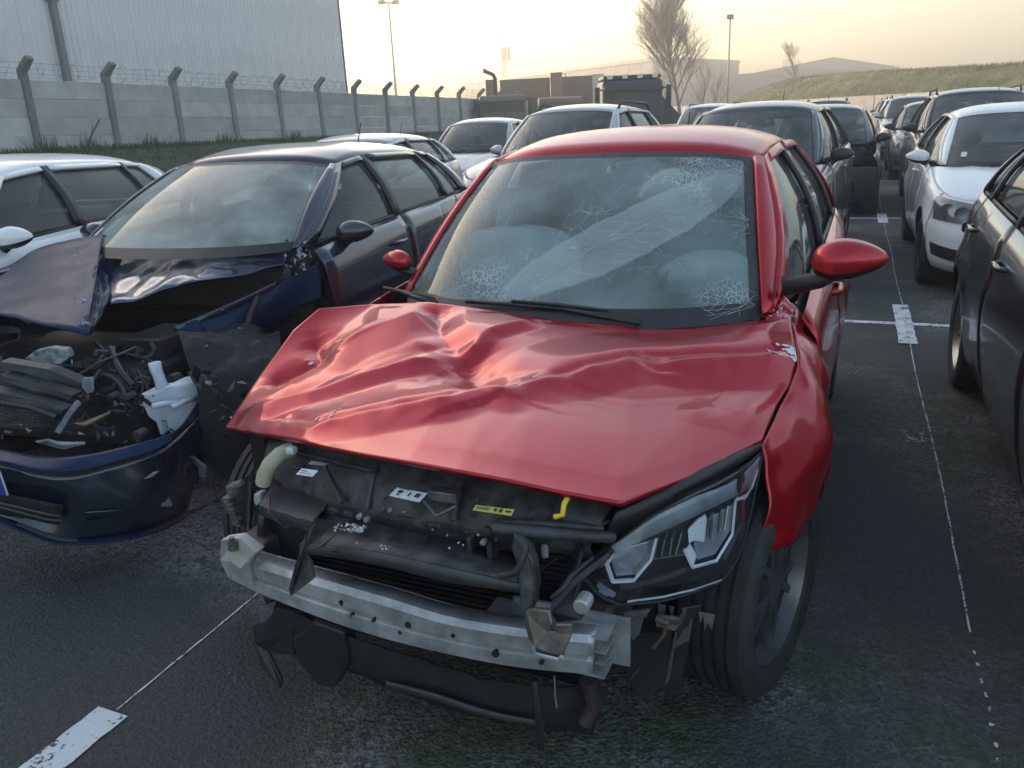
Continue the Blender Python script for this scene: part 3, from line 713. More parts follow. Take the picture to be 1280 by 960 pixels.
    wiper([(-0.294, 0.37, 0.963), (-0.119, 0.36, 0.963), (0.051, 0.36, 0.958), (0.208, 0.38, 0.942), (0.324, 0.4, 0.928)], [(0.318, 0.36, 0.93), (0.162, 0.355, 0.951), (0.024, 0.36, 0.967)])
    wiper([(-0.716, 0.52, 0.963), (-0.577, 0.46, 0.963), (-0.449, 0.42, 0.954)], [(-0.418, 0.38, 0.955), (-0.521, 0.42, 0.962), (-0.616, 0.47, 0.971)])
    box_obj('cowl', -.62, .66, .30, .62, .84, .885, M_black, par, bevel=.01)
    # mirrors
    mirror_part(par, .775, .65, 1.085, 1, P_red, sc=.97)
    mirror_part(par, .67, .68, 1.04, -1, P_red, sc=.60)
    # wheels, front ones steered
    for (x, y, s_, st_) in ((.738, 0, 1, -13), (-.752, 0, -1, -13), (.752, 2.54, 1, 0), (-.752, 2.54, -1, 0)):
        wheel(par, x, y, s_, r=.315, wd=.205, rr=.218, spokes=5, steer=st_, rim_mat=M_midalloy)
    for sd_ in (1, -1): grid('wheel_liner', [[(sd_*xx, .01+.36*math.cos(a), .315+.36*math.sin(a)) for a in np.linspace(-.2, math.pi*.60, 18)] for xx in (.50, .80)], M_black, par)
    aerial(B, par, y=2.55, L=.16)
    # ------------------------------------------------ front structure
    def plate(name, pts, mat, t=.02, par_=par, bevel=.003, dz=0):
        n = len(pts); b = MB(); b.add([tuple(p) for p in pts]+[(p[0], p[1]+t, p[2]+dz) for p in pts], [tuple(range(n)), tuple(range(2*n-1, n-1, -1))]+[(i, n+i, n+(i+1) % n, (i+1) % n) for i in range(n)])
        return b.build(name, mat, par_, bevel=bevel)
    box_obj('engine_block', -.58, .52, -.30, .25, .25, .66, M_dark, par, bevel=.03)
    box_obj('engine_cover', -.30, .34, -.35, .15, .66, .74, M_black, par, bevel=.03)
    box_obj('cooling_pack', -.50, .40, -.52, -.44, .24, .66, M_dark, par)
    b = MB()
    for k in range(26): b.box(-.48, .38, -.528, -.520, .27+k*.0145, .275+k*.0145)
    o = b.build('radiator_fin', M_black, par); o['kind'] = 'stuff'
    for s_ in (-1, 1): box_obj('chassis_leg', s_*.46-.05, s_*.46+.05, -.66, .3, .42, .54, M_metal_dark, par, bevel=.008)
    box_obj('inner_wing', .60, .66, -.34, .55, .50, .74, M_dark, par); box_obj('inner_wing', -.72, -.66, -.30, .55, .48, .70, M_dark, par)
    # slam panel
    top = [(-0.548, -0.4, 0.731), (-0.335, -0.47, 0.774), (-0.162, -0.52, 0.801), (0.113, -0.575, 0.801), (0.322, -0.6, 0.806), (0.501, -0.54, 0.763)]
    mid = [(-0.532, -0.46, 0.667), (-0.319, -0.54, 0.701), (-0.142, -0.6, 0.722), (0.111, -0.64, 0.738), (0.326, -0.66, 0.757), (0.487, -0.6, 0.735)]
    bot = [(-0.522, -0.48, 0.597), (-0.326, -0.56, 0.641), (-0.146, -0.62, 0.671), (0.109, -0.66, 0.702), (0.333, -0.68, 0.725), (0.468, -0.62, 0.691)]
    und = [(x, y+.03, z-.05) for x, y, z in bot]
    Gs = np.array([spl(top, 60), spl(mid, 60), spl(bot, 60), spl(und, 60)]); Gs = np.array([spl(Gs[:, i], 18) for i in range(60)])
    for i in range(60):
        for j in range(18):
            p = Gs[i, j]; k = 1 if math.sin(p[0]*34) > .35 else 0; p[2] += (-.010*k if 5 < j < 12 else 0)+.004*noise.noise(Vector((p[0]*18, p[1]*18, 2)))
    grid('slam_panel', Gs, M_dusty, par, solid=.01, off=0, sharp=30)
    tube_obj('slam_rail', [(0.283, -0.7, 0.742), (0.413, -0.7, 0.751), (0.512, -0.6, 0.707)], .013, M_grey_pl, par)
    tube_obj('slam_rail', [(0.287, -0.68, 0.747), (0.406, -0.68, 0.76), (0.487, -0.6, 0.724)], .009, M_dusty, par)
    # ribs, latch, hoses on the slam panel
    for (a, c) in (((-0.29, -0.52, 0.748), (-0.148, -0.63, 0.693)), ((-0.087, -0.57, 0.774), (-0.07, -0.64, 0.693)), ((0.165, -0.62, 0.787), (0.177, -0.68, 0.723)), ((0.398, -0.61, 0.777), (0.405, -0.68, 0.737))):
        tube_obj('panel_rib', [(a[0], a[1], a[2]+.008), (c[0], c[1]-.005, c[2]+.01)], .006, M_grey_pl, par, 5)
    b = MB(); p = (0.145, -0.66, 0.777); M = Matrix.Translation((p[0], p[1], p[2])); b.box(-.035, .035, -.01, .02, -.012, .012, M); b.tube([(p[0]-.04, p[1]-.02, p[2]-.01), (p[0], p[1]-.04, p[2]-.03), (p[0]+.04, p[1]-.02, p[2]-.01)], .005, 5); b.build('bonnet_latch', M_metal_dark, par, bevel=.003)
    tube_obj('bonnet_stay', [(-0.375, -0.5, 0.749), (-0.21, -0.56, 0.768), (-0.068, -0.6, 0.779)], .005, M_dusty, par, 6)
    tube_obj('filler_hose', [(-0.389, -0.5, 0.759), (-0.408, -0.53, 0.752), (-0.427, -0.55, 0.731), (-0.441, -0.56, 0.704), (-0.451, -0.56, 0.677)], .021, M_cream, par, 10)
    b = MB(); p = (-0.359, -0.54, 0.774); b.box(p[0]-.012, p[0]+.012, p[1]-.012, p[1]+.01, p[2]-.008, p[2]+.01); b.build('clip', M_paper, par, bevel=.004)
    # stickers
    def sticker(name, q, mat, inks, dots=0):
        q = [Vector(p)+Vector((0, -.006, .006)) for p in q]; o = mesh(name, q, [(0, 1, 2, 3)], mat, par, smooth=False, solid=.0015, off=0)
        b = MB()
        for (u0, u1, v0, v1) in inks:
            def P(u, v): a_ = q[0].lerp(q[1], u); c_ = q[3].lerp(q[2], u); return a_.lerp(c_, v)+Vector((0, -.0018, .0018))
            b.add([P(u0, v0), P(u1, v0), P(u1, v1), P(u0, v1)], [(0, 1, 2, 3)])
        if inks: b.build('print', M_ink, o)
    sticker('warning_sticker', [(0.003, -0.655, 0.75), (0.087, -0.665, 0.751), (0.1, -0.645, 0.767), (0.015, -0.635, 0.764)], M_paper, [(.15, .30, .45, .75), (.18, .27, .2, .35), (.52, .58, .3, .7), (.72, .88, .35, .75), (.1, .5, .88, .92), (.02, .98, .94, .99)])
    sticker('small_sticker', [(-0.3, -0.6, 0.737), (-0.243, -0.61, 0.743), (-0.235, -0.595, 0.754), (-0.292, -0.585, 0.748)], M_paper, [(.1, .5, .6, .7), (.1, .8, .3, .36)])
    sticker('small_sticker', [(-0.278, -0.575, 0.758), (-0.226, -0.58, 0.761), (-0.222, -0.57, 0.764), (-0.274, -0.565, 0.762)], simple('dull_label', (.25, .26, .28)), [])
    sticker('yellow_sticker', [(0.232, -0.69, 0.767), (0.324, -0.695, 0.771), (0.327, -0.685, 0.781), (0.236, -0.68, 0.775)], simple('yellow_label', (.60, .52, .10), .5, var=.1), [(.52, .60, .3, .8), (.66, .74, .2, .8), (.68, .72, .85, .95), (.82, .96, .35, .7)] + [(.06+.022*k, .07+.022*k, .25, .8) for k in range(16)])
    tube_obj('yellow_strap', [(0.42, -0.7, 0.79), (0.437, -0.7, 0.797), (0.437, -0.69, 0.816), (0.439, -0.67, 0.824)], .006, M_yellow, par)
    # shelf / air guide
    def rowgrid(name, rows, mat, n=50, m=None, solid=.006, nz=0, sharp=35, off=0):
        Rw = [spl(r_, n) for r_ in rows]; Gq = np.array(Rw)
        if m: Gq = np.array([spl(Gq[:, i], m) for i in range(n)])
        if nz:
            for row in Gq:
                for p in row: p[2] += nz*noise.noise(Vector((p[0]*25, p[1]*25, p[2]*25)))
        return grid(name, Gq, mat, par, solid=solid, off=off, sharp=sharp)
    rowgrid('air_guide', [[(-0.241, -0.6, 0.646), (-0.039, -0.63, 0.668), (0.137, -0.64, 0.67), (0.308, -0.62, 0.646)], [(-0.203, -0.68, 0.645), (-0.011, -0.71, 0.668), (0.178, -0.72, 0.672), (0.341, -0.7, 0.653)], [(-0.198, -0.74, 0.641), (0.035, -0.78, 0.68), (0.215, -0.79, 0.684), (0.363, -0.76, 0.658)]], M_dusty, nz=.004)
    rowgrid('air_guide_lip', [[(-0.196, -0.745, 0.644), (0.038, -0.785, 0.683), (0.218, -0.795, 0.687), (0.365, -0.765, 0.662)], [(-0.202, -0.745, 0.619), (0.035, -0.785, 0.655), (0.216, -0.795, 0.654), (0.364, -0.765, 0.643)]], M_grey_pl)
    rowgrid('upper_grille_rail', [[(-0.243, -0.6, 0.673), (-0.029, -0.64, 0.7), (0.189, -0.66, 0.705), (0.324, -0.64, 0.689)], [(-0.241, -0.61, 0.633), (-0.027, -0.65, 0.663), (0.192, -0.67, 0.671), (0.327, -0.65, 0.662)]], M_dark)
    for (px_) in ((0.255, -0.7, 0.702), (-0.072, -0.68, 0.7), (-0.053, -0.68, 0.695)):
        b = MB(); p = px_; b.prism([(p[0]+.007*math.cos(a), p[2]+.007*math.sin(a)) for a in np.linspace(0, 6.28, 10)[:-1]], 'y', p[1]-.004, p[1]+.01); b.build('bolt', M_alu, par, bevel=.002)
    b = MB(); p = (0.244, -0.68, 0.686)
    for s_ in (-1, 1): b.box(p[0]+s_*.024-.005, p[0]+s_*.024+.005, p[1]-.02, p[1]+.02, p[2]-.025, p[2]+.02)
    b.build('latch_striker', M_dusty, par)
    b = MB()
    for (px_, n_, sx) in (((-0.072, -0.7, 0.679), 26, .014), ((-0.126, -0.7, 0.67), 12, .013), ((0.047, -0.76, 0.681), 6, .006), ((0.199, -0.7, 0.702), 14, .03), ((-0.036, -0.74, 0.665), 4, .006), ((0.027, -0.66, 0.719), 5, .05)):
        for k in range(n_):
            c = Vector(px_)+Vector((rr.gauss(0, sx), rr.gauss(0, sx*.7), .004)); s_ = rr.uniform(.002, .0055) if sx < .02 else .0022
            q = [c+Vector((rr.gauss(0, 1), rr.gauss(0, 1), rr.gauss(0, .8)))*s_ for _ in range(4)]; b.add(q, [(0, 1, 2), (0, 2, 3), (0, 3, 1), (1, 3, 2)])
    o = b.build('lamp_shard', M_shard, par); o['kind'] = 'stuff'
    # left ledge and duct
    rowgrid('duct_ledge', [[(-0.453, -0.52, 0.654), (-0.335, -0.56, 0.667), (-0.213, -0.6, 0.677)], [(-0.436, -0.6, 0.633), (-0.326, -0.64, 0.648), (-0.213, -0.67, 0.659)], [(-0.438, -0.6, 0.605), (-0.33, -0.64, 0.62), (-0.221, -0.67, 0.632)]], M_grey_pl, nz=.003)
    plate('duct_wall', [(-0.45, -0.6, 0.601), (-0.429, -0.6, 0.598), (-0.458, -0.6, 0.46), (-0.484, -0.6, 0.464)], M_dusty, .1)
    plate('duct_back', [(-0.476, -0.56, 0.577), (-0.274, -0.6, 0.592), (-0.323, -0.6, 0.46), (-0.503, -0.56, 0.424)], M_dark, .02)
    plate('torn_fin', [(-0.1, -0.8, 0.748), (-0.109, -0.82, 0.734), (-0.106, -0.84, 0.702), (-0.131, -0.85, 0.657), (-0.149, -0.86, 0.599), (-0.146, -0.86, 0.581), (-0.093, -0.84, 0.624), (-0.104, -0.83, 0.661), (-0.131, -0.82, 0.671), (-0.112, -0.8, 0.693), (-0.099, -0.74, 0.701), (-0.108, -0.74, 0.708)], M_dusty, .008)
    plate('duct_strut', [(0.335, -0.72, 0.752), (0.365, -0.73, 0.737), (0.387, -0.75, 0.7), (0.396, -0.76, 0.656), (0.399, -0.78, 0.622), (0.388, -0.8, 0.602), (0.373, -0.79, 0.617), (0.361, -0.77, 0.655), (0.353, -0.75, 0.688), (0.33, -0.73, 0.719)], M_dusty, .04, bevel=.008)
    rowgrid('rubber_seal', [[(0.326, -0.78, 0.685), (0.361, -0.78, 0.701), (0.379, -0.77, 0.738), (0.378, -0.76, 0.755)], [(0.328, -0.775, 0.677), (0.363, -0.775, 0.692), (0.381, -0.765, 0.731), (0.379, -0.755, 0.749)]], M_dusty, solid=.01)
    # ribs, screws, clips and small wiring all over the front carrier
    for k in range(15):
        t_ = (k+.5)/15; i_ = int(t_*59); a_, c_ = Gs[i_, 6], Gs[i_, 16]; tube_obj('panel_rib', [(a_[0], a_[1]-.004, a_[2]+.004), (c_[0], c_[1]-.006, c_[2]+.002)], .0032, M_dusty, par, 5)
    for k in range(14):
        i_ = int(rr.uniform(2, 57)); p = Gs[i_, rr.choice((4, 9, 13))]; b = MB(); b.tube([(p[0], p[1]+.002, p[2]-.002), (p[0], p[1]-.005, p[2]+.006)], .0065, 7); b.build('screw', M_metal_dark if k % 2 else M_grey_pl, par)
    for k in range(9):
        i_ = int(rr.uniform(4, 55)); p = Gs[i_, 12]; b = MB(); s_ = rr.uniform(.010, .022); b.box(p[0]-s_, p[0]+s_, p[1]-.012, p[1]+.008, p[2]-.004, p[2]+rr.uniform(.006, .016)); b.build('clip', M_dusty, par, bevel=.003)
    for k in range(7):
        x0 = -.40+.11*k; tube_obj('loose_cable', [(x0, -.60, .66), (x0+.04+rr.gauss(0, .02), -.67, .635+rr.gauss(0, .01)), (x0+.09, -.66, .62), (x0+.13, -.60, .64)], rr.choice((.003, .0045)), M_black, par, 5)
    for k in range(12):
        x0 = -.17+.043*k; tube_obj('guide_rib', [(x0, -.64-.012*math.sin(math.pi*(k+1)/13), .650), (x0+.006, -.775-.01*math.sin(math.pi*(k+1)/13), .662)], .0028, M_dusty, par, 4)
    # crash bar
    xs = [-.505, -.45, -.35, -.2, 0, .2, .36, .487]
    st_ = [((-0.517, -0.66, 0.515), (-0.533, -0.66, 0.431)), ((-0.385, -0.71, 0.535), (-0.408, -0.71, 0.448)), ((-0.143, -0.76, 0.559), (-0.17, -0.76, 0.452)), ((0.049, -0.79, 0.57), (0.017, -0.79, 0.461)), ((0.211, -0.8, 0.564), (0.185, -0.8, 0.468)), ((0.369, -0.785, 0.562), (0.347, -0.785, 0.463)), ((0.51, -0.73, 0.542), (0.504, -0.73, 0.444))]
    tp = spl([a for a, _ in st_], 60); bt = spl([c for _, c in st_], 60); secs = []
    for a, c in zip(tp, bt):
        hgt = a[2]-c[2]; s_ = [(0, .055, 0), (0, .012, 0), (0, .0, -.12), (0, .0, -.42), (0, .010, -.47), (0, .010, -.53), (0, .0, -.58), (0, .0, -.90), (0, .012, -1.0), (0, .055, -1.0), (0, .055, -.98), (0, .055, -.02)]
        secs.append([(a[0]+(c[0]-a[0])*-q[2], a[1]+q[1], a[2]+q[2]*hgt) for q in s_+[s_[0]]])
    cbar = grid('crash_bar', secs, M_alu, par, sharp=25, solid=.003, off=-1, bevel=0)
    e0 = secs[-1]; a, c = tp[-1], bt[-1]
    for f_ in (.02, .36, .64, .98):
        z = a[2]+(c[2]-a[2])*f_; x0 = a[0]+(c[0]-a[0])*f_; b = MB(); b.box(x0-.25, x0+.025, a[1]+.006, a[1]+.075, z-.0025, z+.0025); b.build('bar_web', M_alu, cbar)
    b = MB(); b.box(.30, a[0]+.055, a[1]+.070, a[1]+.078, c[2]-.006, a[2]+.012); b.build('bar_back_plate', M_alu, cbar)
    for (px_) in ((-0.078, -0.8, 0.526), (-0.049, -0.805, 0.5), (0.013, -0.808, 0.508), (0.11, -0.81, 0.527), (0.086, -0.81, 0.5), (0.221, -0.8, 0.528), (0.409, -0.79, 0.49), (0.315, -0.8, 0.502)):
        p = px_; r_ = .005 if rr.random() < .4 else .008; b = MB(); yb_ = float(np.interp(p[0], tp[:, 0], tp[:, 1])); b.prism([(p[0]+r_*math.cos(a_), p[2]+r_*math.sin(a_)) for a_ in np.linspace(0, 6.28, 12)[:-1]], 'y', yb_-.0025, yb_+.01)
        b.build('bar_hole', M_dark, cbar)
    plate('bar_end_bracket', [(-0.488, -0.7, 0.576), (-0.448, -0.68, 0.58), (-0.373, -0.7, 0.563), (-0.386, -0.725, 0.539), (-0.384, -0.725, 0.466), (-0.473, -0.71, 0.472), (-0.505, -0.7, 0.516)], M_alu, .03)
    plate('bar_end_cap', [(-0.426, -0.735, 0.604), (-0.393, -0.73, 0.616), (-0.342, -0.735, 0.588), (-0.395, -0.745, 0.535), (-0.436, -0.74, 0.551)], simple('oxidised_aluminium', (.42, .39, .34), .6, .3, var=.25), .004)
    b = MB(); p = (-0.41, -0.74, 0.596); b.tube([(p[0], p[1], p[2]-.012), (p[0], p[1]+.003, p[2]+.012)], .013, 6); b.tube([(p[0], p[1], p[2]), (p[0], p[1], p[2]+.022)], .007, 6); b.build('bolt', M_metal_dark, par)
    plate('tow_bracket', [(0.386, -0.8, 0.597), (0.389, -0.8, 0.624), (0.404, -0.8, 0.633), (0.44, -0.8, 0.637), (0.45, -0.81, 0.614), (0.444, -0.81, 0.597), (0.455, -0.81, 0.599), (0.456, -0.81, 0.616), (0.489, -0.8, 0.617), (0.487, -0.8, 0.595), (0.483, -0.81, 0.583), (0.473, -0.82, 0.55), (0.465, -0.82, 0.543), (0.414, -0.82, 0.546), (0.414, -0.82, 0.561), (0.398, -0.81, 0.568)], simple('brown_steel', (.17, .155, .14), .42, .7, var=.35, scale=18, bump=.4), .012)
    tube_obj('bracket_lip', [(0.417, -0.83, 0.569), (0.42, -0.83, 0.553), (0.468, -0.83, 0.552), (0.476, -0.83, 0.561)], .004, M_alu, par, 6)
    # bracket cluster behind it
    plate('lamp_bracket', [(0.424, -0.74, 0.626), (0.454, -0.7, 0.656), (0.511, -0.64, 0.692), (0.519, -0.64, 0.681), (0.47, -0.7, 0.647), (0.472, -0.74, 0.625), (0.495, -0.76, 0.602), (0.441, -0.76, 0.584), (0.425, -0.76, 0.604)], M_black, .03)
    b = MB(); p = (0.495, -0.75, 0.637); b.prism([(p[0]+.017*math.cos(a_), p[2]+.017*math.sin(a_)) for a_ in np.linspace(0, 6.28, 14)[:-1]], 'y', p[1]-.02, p[1]+.02); b.build('bolt', M_alu, par, bevel=.004)
    b = MB(); p = (0.38, -0.66, 0.69); b.tube([(p[0], p[1], p[2]-.02), (p[0], p[1], p[2]+.012)], .008, 6); b.build('bolt', M_alu, par)
    tube_obj('cable', [(0.436, -0.77, 0.647), (0.463, -0.77, 0.676), (0.472, -0.75, 0.694), (0.491, -0.68, 0.698)], .006, M_black, par)
    tube_obj('cable', [(0.427, -0.62, 0.69), (0.456, -0.64, 0.696), (0.457, -0.66, 0.687), (0.462, -0.7, 0.669), (0.446, -0.74, 0.654)], .007, M_black, par)
    # ------------------------------------------------ headlight
    def hlrow(pts, n=24): return spl(pts, n)
    up_ = [(0.448, -0.625, 0.616), (0.489, -0.611, 0.671), (0.538, -0.595, 0.71), (0.585, -0.569, 0.75), (0.651, -0.512, 0.775), (0.71, -0.397, 0.774), (0.738, -0.262, 0.754), (0.757, -0.123, 0.736)]
